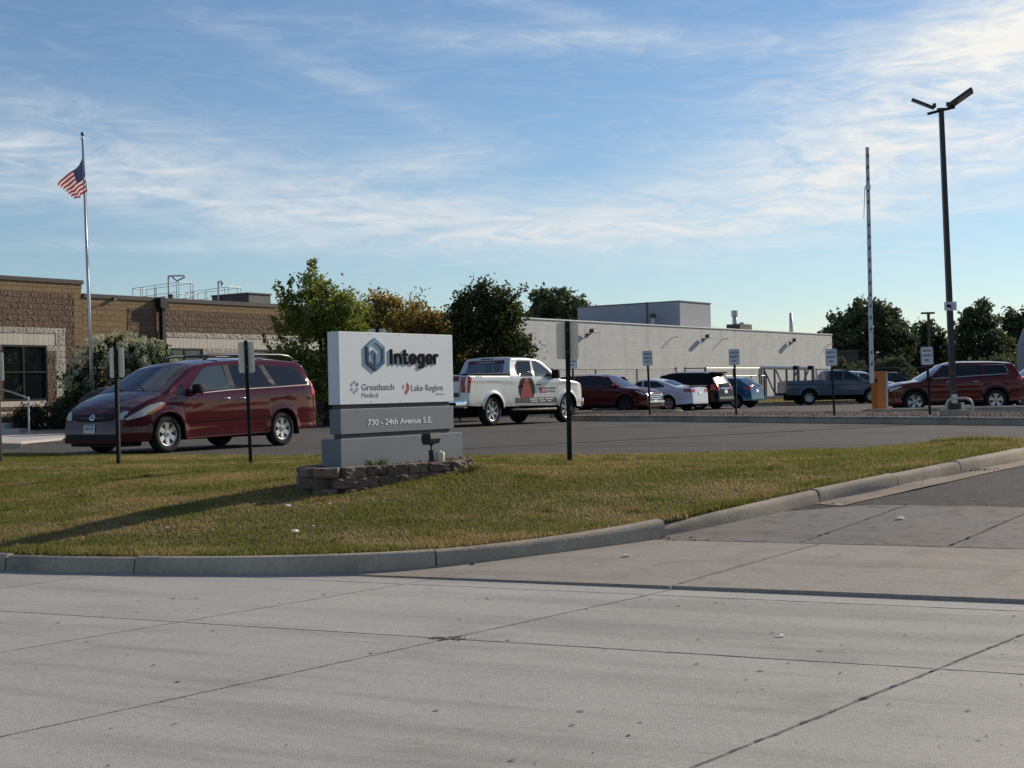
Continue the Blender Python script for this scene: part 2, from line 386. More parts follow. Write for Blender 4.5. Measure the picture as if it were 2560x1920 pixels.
SOIL = M('joint_soil', (.028, .025, .021), .95, var=.3, vscale=12)
ASPH = M('asphalt', (.066, .061, .057), .9, spec=.35, var=.15, vscale=.35, var2=.60, v2scale=14, bump=.8, bscale=60)
def asphalt_extra():
    t = ASPH.node_tree; n = t.nodes; l = t.links; b = n['Principled BSDF']; base = b.inputs['Base Color'].links[0].from_socket
    tc = n.new('ShaderNodeTexCoord')
    for rot, sc, th, dk in ((R(-38), (.06, 1.6, 1), .41, .55), (R(12), (.08, 1.3, 1), .39, .62), (R(-5), (.5, .5, 1), .40, .8)):           # tar-filled cracks and tyre scuffs
        mp = n.new('ShaderNodeMapping'); mp.vector_type = 'TEXTURE'; mp.inputs['Scale'].default_value = [1 / q for q in sc]; mp.inputs['Rotation'].default_value = (0, 0, rot); l.new(tc.outputs['Object'], mp.inputs[0])
        no = n.new('ShaderNodeTexNoise'); no.inputs['Scale'].default_value = 1.2; no.inputs['Detail'].default_value = 4; l.new(mp.outputs[0], no.inputs['Vector'])
        mr = n.new('ShaderNodeMapRange'); mr.inputs[1].default_value = th - .07; mr.inputs[2].default_value = th; mr.inputs[3].default_value = dk; mr.inputs[4].default_value = 1; l.new(no.outputs['Fac'], mr.inputs[0])
        mx = n.new('ShaderNodeMix'); mx.data_type = 'RGBA'; mx.blend_type = 'MULTIPLY'; mx.inputs[0].default_value = 1; l.new(base, mx.inputs[6])
        cb = n.new('ShaderNodeCombineColor'); [l.new(mr.outputs[0], cb.inputs[i]) for i in range(3)]; l.new(cb.outputs[0], mx.inputs[7]); base = mx.outputs[2]
    l.new(base, b.inputs['Base Color'])
asphalt_extra()
FIELD = M('far_grass', (.075, .085, .03), .95, var=.3, vscale=.2)

gs = sheet('ground', [(-1500, -1500), (1500, -1500), (1500, 1500), (-1500, 1500)], lambda x, y: -.10, SOIL, 3000)
sheet('field', [(-500, 118), (500, 118), (500, 900), (-500, 900)], lambda x, y: .55, FIELD, 300)

# road: concrete slabs with open joints
road = thing('road', None, None, kind='structure')
def slab(parent, corners, zf, mat, seed, jit=.007, chips=(), grid=0):
    rs = random.Random(seed); pts = []
    cx = sum(c[0] for c in corners) / len(corners); cy = sum(c[1] for c in corners) / len(corners)
    for i, a in enumerate(corners):
        b = corners[(i + 1) % len(corners)]; Ln = math.dist(a, b); k = max(2, min(90, int(Ln / .07)))
        nx, ny = (b[1] - a[1]) / Ln, -(b[0] - a[0]) / Ln
        if nx * (cx - a[0]) + ny * (cy - a[1]) < 0: nx, ny = -nx, -ny
        for j in range(k):
            t = j / k; x, y = a[0] + (b[0] - a[0]) * t, a[1] + (b[1] - a[1]) * t
            w = .010 + jit * (rs.random() ** 3) + jit * .8 * max(0, mnoise.noise((x * 1.7, y * 1.7, seed)))
            for (qx, qy, qr) in chips:
                d = math.dist((x, y), (qx, qy))
                if d < qr: w += (qr - d) * .16 * (.5 + rs.random())
            pts.append((x + nx * w, y + ny * w))
    n = len(pts); b = MB(); sides = [(i, n + i, n + (i + 1) % n, (i + 1) % n) for i in range(n)]
    b.add([(x, y, zf(x, y)) for x, y in pts] + [(x, y, zf(x, y) - .12) for x, y in pts], sides if grid else [tuple(range(n))] + sides)
    if grid: v, f = poly_grid(pts, grid); b.add([(x, y, zf(x, y)) for x, y in v], f)
    return b.build('slab', mat, parent)
ES = [-26, -22.3, -18.5, -14.7, -10.93, -8.17, -4.26, -.4, 3.4, 7.2, 14]
QS = [-16, -9, -2.5, 4.4, 8.2, 10.45]
spot = qe(8.2, -8.17)
sd_ = 0
for qa, qb in zip(QS, QS[1:]):
    for ea, eb in zip(ES, ES[1:]):
        sd_ += 1
        heavy = .013 if (qa > 3 and (ea == -4.26 or eb == -4.26)) else .006
        slab(road, [qe(qa, ea), qe(qa, eb), qe(qb, eb), qe(qb, ea)], lambda x, y: 0.0, CON_ROAD, sd_, heavy, [(spot[0], spot[1], .13)])
for ea, eb in zip(ES, ES[1:]):                   # gutter pan along the kerb
    sd_ += 1; slab(road, [qe(10.45, ea), qe(10.45, eb), qe(12.2, eb), qe(12.2, ea)], lambda x, y: 0.0, CON_ROAD, sd_, .004)
# driveway apron: slabs that start with a low lip at the gutter and climb to the asphalt
CON_OLD = concrete('worn_apron', (.22, .205, .19)); dirt(CON_OLD, (.24, .19, .145), .5, .48, .65, .7); dirt(CON_OLD, (.09, .085, .082), 5.0, .52, .62, .6)
apron = thing('driveway_apron', None, None, kind='structure')
def zap(x, y):
    q = NQ[0] * x + NQ[1] * y; z = zq(q)
    return z - .022 * max(0, min(1, (-x + 2.4) / 4.5)) * max(0, min(1, (13.2 - q) / 2.4))
for (qa, qb, es) in ((10.8, 13.25, [-13.0, -8.2, -4.3, -.4, 6]), (13.25, 15.6, [-12.0, -8.45, -6.75, -3.0, 1.5, 8])):
    for ea, eb in zip(es, es[1:]):
        sd_ += 1; slab(apron, [qe(qa, ea), qe(qa, eb), qe(qb, eb), qe(qb, ea)], zap, CON_APRON if qa < 13 else CON_OLD, sd_, .016 if (qa > 13) else .008, grid=.6)

# kerb of the lawn island
KP = [(-60, 38.2, 0), (-20, 20.4, 0), (-9, 15.4, 0), (-4.9, 13.62, 0), (-3.64, 13.2, 0), (-2.88, 13.0, 0), (-1.8, 12.82, .015), (-.72, 12.88, .035), (.457, 13.45, .07), (1.5, 14.1, .125),
      (2.05, 14.55, .18), (2.75, 15.15, .245), (3.39, 15.75, .30), (4.48, 16.55, .41), (5.5, 17.45, .49), (6.67, 18.65, .56), (7.35, 19.6, .60), (7.45, 20.3, .62), (7.0, 20.95, .63), (6.2, 21.15, .635)]
def catmull(P, k=8):
    P = [np.array(p, float) for p in P]; out = []
    for i in range(len(P) - 1):
        a, b, c, d = P[max(i - 1, 0)], P[i], P[i + 1], P[min(i + 2, len(P) - 1)]
        for j in range(k):
            t = j / k; out.append(.5 * ((2 * b) + (c - a) * t + (2 * a - 5 * b + 4 * c - d) * t * t + (3 * b - a - 3 * c + d) * t ** 3))
    out.append(P[-1]); return out
def sweep_kerb(parent, pts, mat=CON_KERB, prof=None, name='kerb_stone'):
    """profile (inward, up) swept along pts; inward is to the left of travel"""
    prof = prof or [(0, -.15), (0, .005), (.018, .10), (.030, .130), (.055, .146), (.085, .15), (.15, .15), (.16, .10), (.16, -.15)]
    vs = []; fs = []; k = len(prof); n = len(pts)
    for i, p in enumerate(pts):
        t = pts[min(i + 1, n - 1)] - pts[max(i - 1, 0)]; Ln = math.hypot(t[0], t[1]); nx, ny = -t[1] / Ln, t[0] / Ln
        for a, h in prof: vs.append((p[0] + nx * a, p[1] + ny * a, p[2] + h))
    for i in range(n - 1):
        for j in range(k - 1): fs.append((i * k + j, (i + 1) * k + j, (i + 1) * k + j + 1, i * k + j + 1))
    fs += [tuple(range(k)), tuple((n - 1) * k + j for j in range(k))[::-1]]
    b = MB(); b.add(vs, fs); return b.build(name, mat, parent, smooth='auto')
kerb = thing('kerb', None, None, kind='structure')
kc = catmull(KP, 10)
KJ = [0, 10, 20, 30, 41, 70, 90, 120, 130, 140, 151, 165, len(kc) - 1]
for a, b in zip(KJ, KJ[1:]):
    seg = [p.copy() for p in kc[a:b + 1]]
    t = seg[1] - seg[0]; seg[0] = seg[0] + t / np.linalg.norm(t) * .008; t = seg[-2] - seg[-1]; seg[-1] = seg[-1] + t / np.linalg.norm(t) * .008
    dz = random.uniform(-.012, .012)
    for p in seg: p[2] += dz
    if a == 70:
        for i_, p in enumerate(seg): p[2] += .035 * (i_ / (len(seg) - 1)) ** 2
    if a == 90:
        for i_, p in enumerate(seg): k_ = (1 - i_ / (len(seg) - 1)) ** 2; p[0] -= .035 * k_; p[1] += .07 * k_; p[2] -= .03 * k_
    sweep_kerb(kerb, seg)
# lawn
def inset(pts, a):
    out = []; n = len(pts)
    for i, p in enumerate(pts):
        t = pts[min(i + 1, n - 1)] - pts[max(i - 1, 0)]; Ln = math.hypot(t[0], t[1]); out.append((p[0] - t[1] / Ln * a, p[1] + t[0] / Ln * a, p[2]))
    return out
kin = inset(kc, .15)
BACK = [(5.2, 21.15), (3.2, 20.7), (1.27, 20.6), (-1.5, 21.6), (-4.0, 23.2), (-6.87, 24.8), (-11, 27.2), (-20, 33), (-58, 56)]
LAWN = [(p[0], p[1]) for p in kin[::3]] + [(kin[-1][0], kin[-1][1])] + BACK
CP = [(p[0], p[1], p[2] + .135) for p in kin[::8]] + [(x, y, .655) for x, y in BACK] + [(-6.1, 21.95, .64), (-4.0, 21.7, .63), (.76, 18.7, .68), (-2.55, 16.1, .50), (-1.7, 16.3, .53), (-.55, 17.3, .71), (-2.0, 18.5, .66), (-7.9, 22, .66),
      (-12, 24, .66), (-5, 18.6, .53), (2.5, 17.9, .66), (-1.1, 14.8, .36), (-3.5, 15.2, .36), (-9, 19, .50), (4.6, 19.2, .67)]
_P = np.array([(a, b) for a, b, c in CP]); _Z = np.array([c for a, b, c in CP])
_K = np.linalg.norm(_P[:, None] - _P[None], axis=2) + np.eye(len(_P)) * .02
_A = np.block([[_K, np.ones((len(_P), 1)), _P], [np.ones((1, len(_P))), np.zeros((1, 3))], [_P.T, np.zeros((2, 3))]])
_C = np.linalg.solve(_A, np.concatenate([_Z, np.zeros(3)]))
def zlawn_np(x, y):
    d = np.sqrt((x[:, None] - _P[None, :, 0]) ** 2 + (y[:, None] - _P[None, :, 1]) ** 2)
    return d @ _C[:-3] + _C[-3] + _C[-2] * x + _C[-1] * y
def zlawn(x, y): return float(zlawn_np(np.array([x]), np.array([y]))[0])
TURF = M('turf_soil', (.10, .085, .035), .95, var=.35, vscale=2.5, bump=.6, bscale=60)
sheet('lawn', LAWN, zlawn, TURF, .6)
GRASS = None
def grass_material():
    m = bpy.data.materials.new('grass_blades'); m.use_nodes = True; t = m.node_tree; n = t.nodes; l = t.links; n.clear()
    o = n.new('ShaderNodeOutputMaterial'); at = n.new('ShaderNodeAttribute'); at.attribute_name = 'rnd'
    tc = n.new('ShaderNodeTexCoord')
    def noise(sc, stretch=(1, 1, 1)):
        mp = n.new('ShaderNodeMapping'); mp.inputs['Scale'].default_value = stretch; l.new(tc.outputs['Object'], mp.inputs[0])
        q = n.new('ShaderNodeTexNoise'); q.inputs['Scale'].default_value = sc; q.inputs['Detail'].default_value = 5; q.inputs['Roughness'].default_value = .62; l.new(mp.outputs[0], q.inputs['Vector']); return q.outputs['Fac']
    def rng(s, a, b, c=0, d=1):
        q = n.new('ShaderNodeMapRange'); l.new(s, q.inputs[0]); q.inputs[1].default_value = a; q.inputs[2].default_value = b; q.inputs[3].default_value = c; q.inputs[4].default_value = d; return q.outputs[0]
    def add(a, b, mul=False):
        q = n.new('ShaderNodeMath'); q.operation = 'MULTIPLY' if mul else 'ADD'; l.new(a, q.inputs[0])
        if isinstance(b, float): q.inputs[1].default_value = b
        else: l.new(b, q.inputs[1])
        return q.outputs[0]
    def mix(f, a, b):
        q = n.new('ShaderNodeMix'); q.data_type = 'RGBA'; l.new(f, q.inputs[0])
        for i, c in ((6, a), (7, b)):
            if isinstance(c, tuple): q.inputs[i].default_value = (*c, 1)
            else: l.new(c, q.inputs[i])
        return q.outputs[2]
    green = mix(at.outputs['Fac'], (.105, .128, .030), (.255, .250, .070))
    straw = mix(at.outputs['Fac'], (.26, .19, .08), (.46, .36, .18))
    f1 = rng(noise(.62, (.8, 1.9, 1)), .43, .60, -.18, .85)       # dry patches
    f2 = rng(noise(3.2), .35, .70, -.25, .45)
    f3 = rng(at.outputs['Fac'], .78, .98, 0, .45)
    fac = add(add(f1, f2), f3)
    col = mix(fac, green, straw)
    d = n.new('ShaderNodeBsdfDiffuse'); tr = n.new('ShaderNodeBsdfTranslucent'); l.new(col, d.inputs[0]); l.new(col, tr.inputs[0])
    s = n.new('ShaderNodeMixShader'); s.inputs[0].default_value = .45; l.new(d.outputs[0], s.inputs[1]); l.new(tr.outputs[0], s.inputs[2]); l.new(s.outputs[0], o.inputs[0]); return m
GRASS = grass_material()
def blades(name, poly, zf_np, n, h=(.03, .07), w=.006, lean=.5, kind='stuff', label=None, keep=None):
    lo = np.min(np.array(poly), 0); hi = np.max(np.array(poly), 0); X = []; Y = []; have = 0
    while have < n:
        x = RNG.uniform(lo[0], hi[0], n); y = RNG.uniform(lo[1], hi[1], n); k = in_poly(x, y, poly)
        if keep is not None: k &= keep(x, y)
        X.append(x[k]); Y.append(y[k]); have += int(k.sum())
    x = np.concatenate(X)[:n]; y = np.concatenate(Y)[:n]; z = zf_np(x, y)
    a = RNG.uniform(0, 2 * math.pi, n); la = RNG.uniform(0, 2 * math.pi, n); hh = RNG.uniform(h[0], h[1], n); ln = RNG.uniform(0, lean, n) * hh
    ww = w * RNG.uniform(.6, 1.4, n); dx, dy = np.cos(a) * ww, np.sin(a) * ww
    b0 = np.stack([x - dx, y - dy, z - .01], 1); b1 = np.stack([x + dx, y + dy, z - .01], 1); tp = np.stack([x + np.cos(la) * ln, y + np.sin(la) * ln, z + hh], 1)
    v = np.stack([b0, b1, tp], 1).reshape(-1, 3); f = np.arange(3 * n).reshape(n, 3)
    o = link(name, np_mesh(name, v, f, GRASS, RNG.uniform(0, 1, n))); setp(o, label, 'grass' if label else None, None, kind); return o
vis = lambda x, y: (np.abs(x / y) < .375)
blades('grass', LAWN, zlawn_np, 420000, (.010, .034), .0075, 1.3, label='mown patchy lawn grass on the island behind the kerb', keep=lambda x, y: vis(x, y))
blades('grass_fringe', [(p[0], p[1]) for p in inset(kc, .13)[::3]] + [(p[0], p[1]) for p in inset(kc, .42)[::-3]], zlawn_np, 26000, (.03, .07), .006, .9, label='longer grass hanging over the back of the kerb', keep=lambda x, y: vis(x, y))

# taller clumps and weeds that the mower left
def clumps():
    n = 34; per = 420; k = 0; X = []; Y = []; 
    cx = RNG.uniform(-7, 6.5, 900); cy = RNG.uniform(13.2, 23, 900); ok = in_poly(cx, cy, LAWN) & vis(cx, cy); cx, cy = cx[ok][:150], cy[ok][:150]
    m = len(cx); sz = RNG.uniform(.05, .20, m); x = np.repeat(cx, per // 3) + RNG.normal(0, 1, m * (per // 3)) * np.repeat(sz, per // 3); y = np.repeat(cy, per // 3) + RNG.normal(0, 1, m * (per // 3)) * np.repeat(sz, per // 3)
    q = in_poly(x, y, LAWN); x, y = x[q], y[q]; n = len(x); z = zlawn_np(x, y); hh = RNG.uniform(.03, .075, n); a = RNG.uniform(0, 6.28, n); la = RNG.uniform(0, 6.28, n); ln = RNG.uniform(0, .9, n) * hh; w = .006
    b0 = np.stack([x - np.cos(a) * w, y - np.sin(a) * w, z - .01], 1); b1 = np.stack([x + np.cos(a) * w, y + np.sin(a) * w, z - .01], 1); tp = np.stack([x + np.cos(la) * ln, y + np.sin(la) * ln, z + hh], 1)
    o = link('grass_clumps', np_mesh('grass_clumps', np.stack([b0, b1, tp], 1).reshape(-1, 3), np.arange(3 * n).reshape(n, 3), GRASS, RNG.uniform(0, .6, n))); setp(o, 'darker taller tufts scattered through the mown lawn', 'grass', None, 'stuff')
clumps()
# parking lot and driveway asphalt
drv = [(p[0], p[1]) for p in kc[115:171]]
DRV = [qe(15.6, 10), qe(15.6, -8.9)] + [(p[0], p[1]) for p in kc[112:172:2]] + [(7.6, 20.4), (40, 20.4)]
BK2 = [(7.0, 20.4), (7.0, 21.0), (6.2, 21.2)] + BACK
b = MB()
v, f = poly_grid(DRV, 1.2); b.add([(x, y, zdrive(x, y)) for x, y in v], f)
lotp = [(90, 20.4), (90, 150), (-90, 150), (-90, 56), (-58, 56)] + BACK[::-1][1:] + [(6.2, 21.2), (7.2, 20.4)]
v, f = poly_grid(lotp, 6); b.add([(x, y, zlot(x, y)) for x, y in v], f)
lot = b.build('parking_lot', ASPH, fix=False); lot['kind'] = 'structure'
if lot.data.polygons[0].normal.z < 0: lot.data.flip_normals()
bm = bmesh.new(); bm.from_mesh(lot.data)
for q in bm.faces:
    if q.normal.z < 0: q.normal_flip()
bm.to_mesh(lot.data); bm.free()

# concrete gutter pan between the driveway kerb and the asphalt
go = inset(kc, -.36); gi = inset(kc, .05); GI = list(range(119, 178, 2)); gb = MB()
gb.add([(*gi[i][:2], kc[i][2] + .012) for i in GI] + [(*go[i][:2], zdrive(*go[i][:2]) + .008) for i in GI], [(k, len(GI) + k, len(GI) + k + 1, k + 1) for k in range(len(GI) - 1)])
PAN = concrete('gutter_pan', (.33, .275, .215)); dirt(PAN, (.15, .12, .09), 1.6, .48, .66, .6)
gpo = gb.build('gutter_pan', PAN, fix=False); gpo['kind'] = 'structure'
if gpo.data.polygons[0].normal.z < 0: gpo.data.flip_normals()

# gravel islands in the lot
GRV = M('gravel_bed', (.155, .118, .096), .95, var=.4, vscale=9, bump=1, bscale=40)
STONES = [M('gravel_stone', (.17, .125, .10), .9, rnd=0, var=.5, vscale=9)]
def stones(name, poly, zf_np, n, size=(.02, .05), label=None, mat=None, parent=None):
    lo = np.min(np.array(poly), 0); hi = np.max(np.array(poly), 0)
    x = RNG.uniform(lo[0], hi[0], n * 3); y = RNG.uniform(lo[1], hi[1], n * 3); k = in_poly(x, y, poly); x, y = x[k][:n], y[k][:n]; n = len(x)
    z = zf_np(x, y); s = RNG.uniform(size[0], size[1], n)
    base = np.array([(1, 0, 0), (-.5, .87, 0), (-.5, -.87, 0), (.3, .5, .75), (-.6, 0, .8), (.3, -.55, .7)])
    fc = np.array([(0, 1, 3), (1, 2, 4), (2, 0, 5), (3, 4, 5), (1, 4, 3), (2, 5, 4), (0, 3, 5)])
    a = RNG.uniform(0, 6.28, n); ca, sa = np.cos(a), np.sin(a)
    p = base[None] * s[:, None, None] * RNG.uniform(.7, 1.3, (n, 6, 3))
    q = np.stack([p[..., 0] * ca[:, None] - p[..., 1] * sa[:, None], p[..., 0] * sa[:, None] + p[..., 1] * ca[:, None], p[..., 2]], 2)
    q += np.stack([x, y, z], 1)[:, None]
    v = q.reshape(-1, 3); f = (fc[None] + np.arange(n)[:, None, None] * 6).reshape(-1, 3)
    o = link(name, np_mesh(name, v, f, mat or STONES[0], np.repeat(RNG.uniform(0, 1, n), 7)), parent); o['kind'] = 'stuff'
    if label: o['label'] = label; o['category'] = 'gravel'
    return o
def island(name, ring, ztop, gravel=0, label=None, joint=6.0, mat=None):
    """closed ring of kerb stones with a bed inside"""
    root = thing(name, None, None, kind='structure')
    P = [np.array((x, y, ztop - .15)) for x, y in ring]; P.append(P[0]); pts = []
    for a, c in zip(P, P[1:]):
        k = max(1, int(np.linalg.norm(c - a) / .5)); pts += [a + (c - a) * j / k for j in range(k)]
    pts.append(P[0]); area = sum(a[0] * c[1] - c[0] * a[1] for a, c in zip(P, P[1:]))
    if area < 0: pts = pts[::-1]
    i = 0; step = max(2, int(joint / .5))
    while i < len(pts) - 1:
        j = min(i + step, len(pts) - 1); seg = [p.copy() for p in pts[i:j + 1]]
        t = seg[-2] - seg[-1]; seg[-1] = seg[-1] + t / np.linalg.norm(t) * .02
        sweep_kerb(root, seg); i = j
    o = sheet('bed', ring, lambda x, y: ztop - .035, mat or GRV, 8, kind=None, parent=root)
    if gravel: stones('gravel', ring, lambda x, y: np.full(len(x), ztop - .04), gravel, (.018, .045), label)
    return root
ISL = [(1.7, 46.2), (4.6, 42.0), (7.34, 37.4), (10.96, 30.9), (13.2, 26.6), (14.6, 26.2), (16.2, 27.2), (16.0, 29.0), (14.0, 34.6), (11.6, 40.2), (8.4, 45.4), (5.6, 48.6), (3.2, 49.4), (1.9, 48.4)]
island('gravel_island', ISL, .82, 16000, 'reddish grey landscape gravel inside the long kerbed island')
island('barrier_island', [(10.9, 43.9), (30, 43.1), (30, 45.3), (12, 45.7), (11.1, 45.2)], .84, 0, mat=CON_KERB)
island('parking_island', [(1.5, 52.6), (5.9, 51.9), (6.3, 52.3), (6.2, 52.9), (5.6, 53.2), (1.4, 53.9)], .83, 0, mat=CON_KERB)
# strip of lawn along the fence
STRIP = [(9.0, 73), (15, 74.5), (24, 76), (40, 82), (46, 112), (26, 116), (0, 78)]
sheet('lawn_strip', STRIP, lambda x, y: .80, TURF, 4)
blades('strip_grass', STRIP, lambda x, y: np.full(len(x), .80), 40000, (.05, .12), .02, .6, label='narrow lawn strip between the lot and the fence', keep=vis)
sk = thing('strip_kerb', None, None, kind='structure')
for a, c in zip(STRIP[:4], STRIP[1:4]): sweep_kerb(sk, [np.array((a[0] + (c[0] - a[0]) * t, a[1] + (c[1] - a[1]) * t, .66)) for t in (0, .5, .995)])
# planting bed, pavement and steps along the brick building
MULCH = M('mulch', (.05, .043, .038), .95, var=.4, vscale=8, bump=1, bscale=50)
BED = [(-30, 36), (-16.2, 40.5), (-12.2, 42.6), (-8, 46.8), (-3.5, 51.5), (2.5, 56.5), (6.5, 62), (2, 76), (-30, 40)]
sheet('planting_bed', BED, lambda x, y: .80, MULCH, 5)
bk = thing('bed_kerb', None, None, kind='structure')
for a, c in zip(BED[1:6], BED[2:7]): sweep_kerb(bk, [np.array((a[0] + (c[0] - a[0]) * t, a[1] + (c[1] - a[1]) * t, .66)) for t in (0, .33, .66, .995)])
WALK = M('walk_concrete', (.42, .40, .37), .85, var=.1, vscale=2, bump=.2)
MB().prism([(-24, 30.2), (-12.6, 30.9), (-11.6, 33.5), (-11.4, 38.5), (-13.5, 42.0), (-24, 41)], .55, .70).build('footpath', WALK)['kind'] = 'structure'
fk = thing('footpath_kerb', None, None, kind='structure')
TANK = M('tan_kerb', (.42, .33, .235), .9, var=.2, vscale=3, bump=.4, bscale=30)
sweep_kerb(fk, [np.array(p) for p in ((-22, 29.6, .62), (-11.0, 30.3, .62), (-10.55, 30.45, .60))], TANK)
sweep_kerb(fk, [np.array(p) for p in ((-11.9, 38.6, .62), (-11.4, 36.4, .62), (-10.9, 35.6, .62), (-9.8, 35.9, .62), (-7.5, 38.5, .62), (-6.5, 42, .62))], TANK)
# ------------------------------------------------------------------ monument sign in its stone planter
A35 = R(55)                                     # the sign and the building share this direction
SIGN0 = (-2.004, 16.5)
ALU = M('sign_white_panel', (.62, .66, .70), .45, spec=.4, var=.03, vscale=3)
GREY = M('sign_grey_metal', (.140, .160, .185), .5, metal=.35, var=.10, vscale=2.2, var2=.04, v2scale=30)
GREYD = M('sign_recess', (.06, .06, .065), .6)
BLK = M('black_letters', (.008, .008, .010), .9, spec=.1)
sg = thing('monument_sign', 'white and grey metal monument sign with raised lettering on a stone planter', 'sign', (*SIGN0, 0), A35)
SLx, ST = 2.174, .175
MB().box(0, SLx, 0, ST, 1.502, 2.357, bev=.004).build('panel', ALU, sg)
MB().box(.05, SLx - .06, .03, ST - .03, 1.44, 1.51).box(.05, SLx - .06, .03, ST - .03, 1.09, 1.165).build('core', GREYD, sg)
MB().box(0.008, SLx - .006, .002, ST - .002, 1.156, 1.447, bev=.003).build('address_panel', GREY, sg)
MB().box(-.012, 2.33, -.012, ST + .115, .70, 1.10, bev=.003).build('plinth', GREY, sg)
def sign_text(name, txt, x0, x1, z0, z1, mat, depth=.002, bold=0, cap=None, base=0.0):
    v, f = text_fit(txt, x0, x1, z0, z1, bold, .5, cap)
    vs = [(x, -(base + depth * .5 + p * depth), z) for x, z, p in v]
    for qv, qf in letters(vs, f): b = MB(); b.add(qv, qf); b.build('letter', mat, sg)
def stroke_letter(strokes, x0, z0, sx, sz, w, depth):
    b = MB(); k = 0
    for pts in strokes:
        P = [(x0 + a * sx, z0 + c * sz) for a, c in pts]; n = len(P); L_ = []; R_ = []
        for i, p in enumerate(P):
            t = np.array(P[min(i + 1, n - 1)]) - np.array(P[max(i - 1, 0)]); t = t / np.linalg.norm(t); nrm = np.array((-t[1], t[0])) * w / 2; L_.append(tuple(np.array(p) + nrm)); R_.append(tuple(np.array(p) - nrm))
        for i in range(n - 1): b.prism([R_[i], R_[i + 1], L_[i + 1], L_[i]], .003, depth + .00015 * (k % 7), 0, xf=lambda a, c, h: (a, -h, c)); k += 1
        for p in (P[0], P[-1]): b.prism([(p[0] + w * .5 * math.cos(q), p[1] + w * .46 * math.sin(q)) for q in np.linspace(0, 6.283, 13)[:-1]], .003, depth + .00015 * (k % 7), 0, xf=lambda a, c, h: (a, -h, c)); k += 1
    return b.build('letter', BLK, sg)
def arc(cx, cz, rx, rz, a0, a1, n=14): return [(cx + rx * math.cos(R(a)), cz + rz * math.sin(R(a))) for a in np.linspace(a0, a1, n)]
_e = [arc(.5, .35, .42, .31, -42, -180, 9)[:-1] + arc(.5, .35, .42, .31, 180, 0, 13) + [(.92, .34), (.12, .32)]]
GLY = [('I', [[(.5, .04), (.5, .96)]], .24), ('n', [[(.1, .04), (.1, .66)], [(.1, .36)] + arc(.5, .36, .4, .30, 170, 0, 10) + [(.9, .04)]], .50), ('t', [[(.35, .95), (.35, .24)] + arc(.60, .24, .25, .20, 180, 285, 6) + [(.9, .06)], [(.05, .66), (.85, .66)]], .34), ('e', _e, .50),
       ('g', [arc(.46, .35, .38, .31, 0, 360, 20), [(.86, .66), (.86, -.06)] + arc(.46, -.06, .40, .20, 0, -130, 9)], .50), ('e', _e, .50), ('r', [[(.12, .04), (.12, .66)], [(.12, .34)] + arc(.55, .36, .43, .30, 165, 62, 8)], .34)]
gx = .905
for nm_, st_, wd_ in GLY:
    W_ = wd_ * .255; stroke_letter(st_, gx, 1.984, W_, .168, .036, .018); gx += W_ + .036
sign_text('lettering', '730 - 24th Avenue S.E.', .484, 1.715, 1.243, 1.316, M('white_letters', (.72, .73, .74), .7, spec=.2), .003, .016, '7')
GTX = M('grey_print', (.10, .11, .125), .6); GTL = M('light_grey_print', (.19, .20, .215), .6)
sign_text('lettering', 'Greatbatch', .387, .987, 1.663, 1.742, GTX, .0025, .006, 'G')
sign_text('lettering', 'Medical', .388, .685, 1.580, 1.636, GTL, .0025, -.002, 'M')
sign_text('lettering', 'Lake Region', 1.316, 1.956, 1.648, 1.724, GTX, .0025, .004, 'L')
sign_text('lettering', 'MEDICAL', 1.810, 1.998, 1.592, 1.612, M('pale_print', (.42, .43, .45), .6), .0025, 0, 'M')
# hexagon emblem: an open ring of bars with an inner stem
def bars(name, pts, w, depth, mats, closed=True):
    b = MB(); n = len(pts); c = np.mean(pts, 0)
    for i in range(n if closed else n - 1):
        a, e = np.array(pts[i]), np.array(pts[(i + 1) % n]); am = c + (a - c) * (1 - w); em = c + (e - c) * (1 - w)
        b.prism([tuple(a), tuple(e), tuple(em), tuple(am)], 0.004, depth, mats[i], xf=lambda x, z, h: (x, -h, z))
    return b
HM = [M('emblem_pale_blue', (.17, .31, .42), .8, spec=.15), M('emblem_mid_blue', (.06, .14, .23), .8, spec=.15), M('emblem_dark_blue', (.025, .065, .12), .8, spec=.15)]
hexo = [(.626, 2.291), (.803, 2.189), (.801, 1.987), (.638, 1.889), (.468, 1.985), (.465, 2.189)]
hb = bars('emblem', hexo, .26, .020, [0, 1, 1, 2, 2, 0])
hb.prism([(.617, 1.92), (.655, 1.92), (.655, 2.095), (.617, 2.118)], .004, .019, 1, xf=lambda x, z, h: (x, -h, z))
hb.prism([(.617, 2.118), (.655, 2.095), (.637, 2.128), (.598, 2.152), (.575, 2.118), (.597, 2.10)], .004, .0188, 0, xf=lambda x, z, h: (x, -h, z))

split_build(hb, 'emblem_bar', HM, sg)
db = MB()
for i, (x, z) in enumerate([(.262, 1.766), (.307, 1.735), (.305, 1.679), (.261, 1.648), (.214, 1.68), (.213, 1.736)]):
    db.prism([(x + .024 * math.cos(k * math.pi / 3 + .52), z + .0225 * math.sin(k * math.pi / 3 + .52)) for k in range(6)], .0005, .003, 1 if i == 1 else 0, xf=lambda a, c, h: (a, -h, c))
split_build(db, 'petal', [M('petal_blue', (.20, .33, .42), .6), M('petal_dark', (.07, .10, .14), .6)], sg)
rb = MB(); fx = lambda a, c, h: (a, -h, c)
rb.prism([(1.243, 1.753), (1.279, 1.716), (1.236, 1.686), (1.221, 1.723)][::-1], .0005, .003, 0, fx)
rb.prism([(1.279, 1.716), (1.278, 1.666), (1.217, 1.603), (1.187, 1.633), (1.236, 1.686)], .0005, .003, 0, fx)
rb.prism([(1.155, 1.727), (1.186, 1.70), (1.153, 1.667)], .0005, .003, 1, fx)
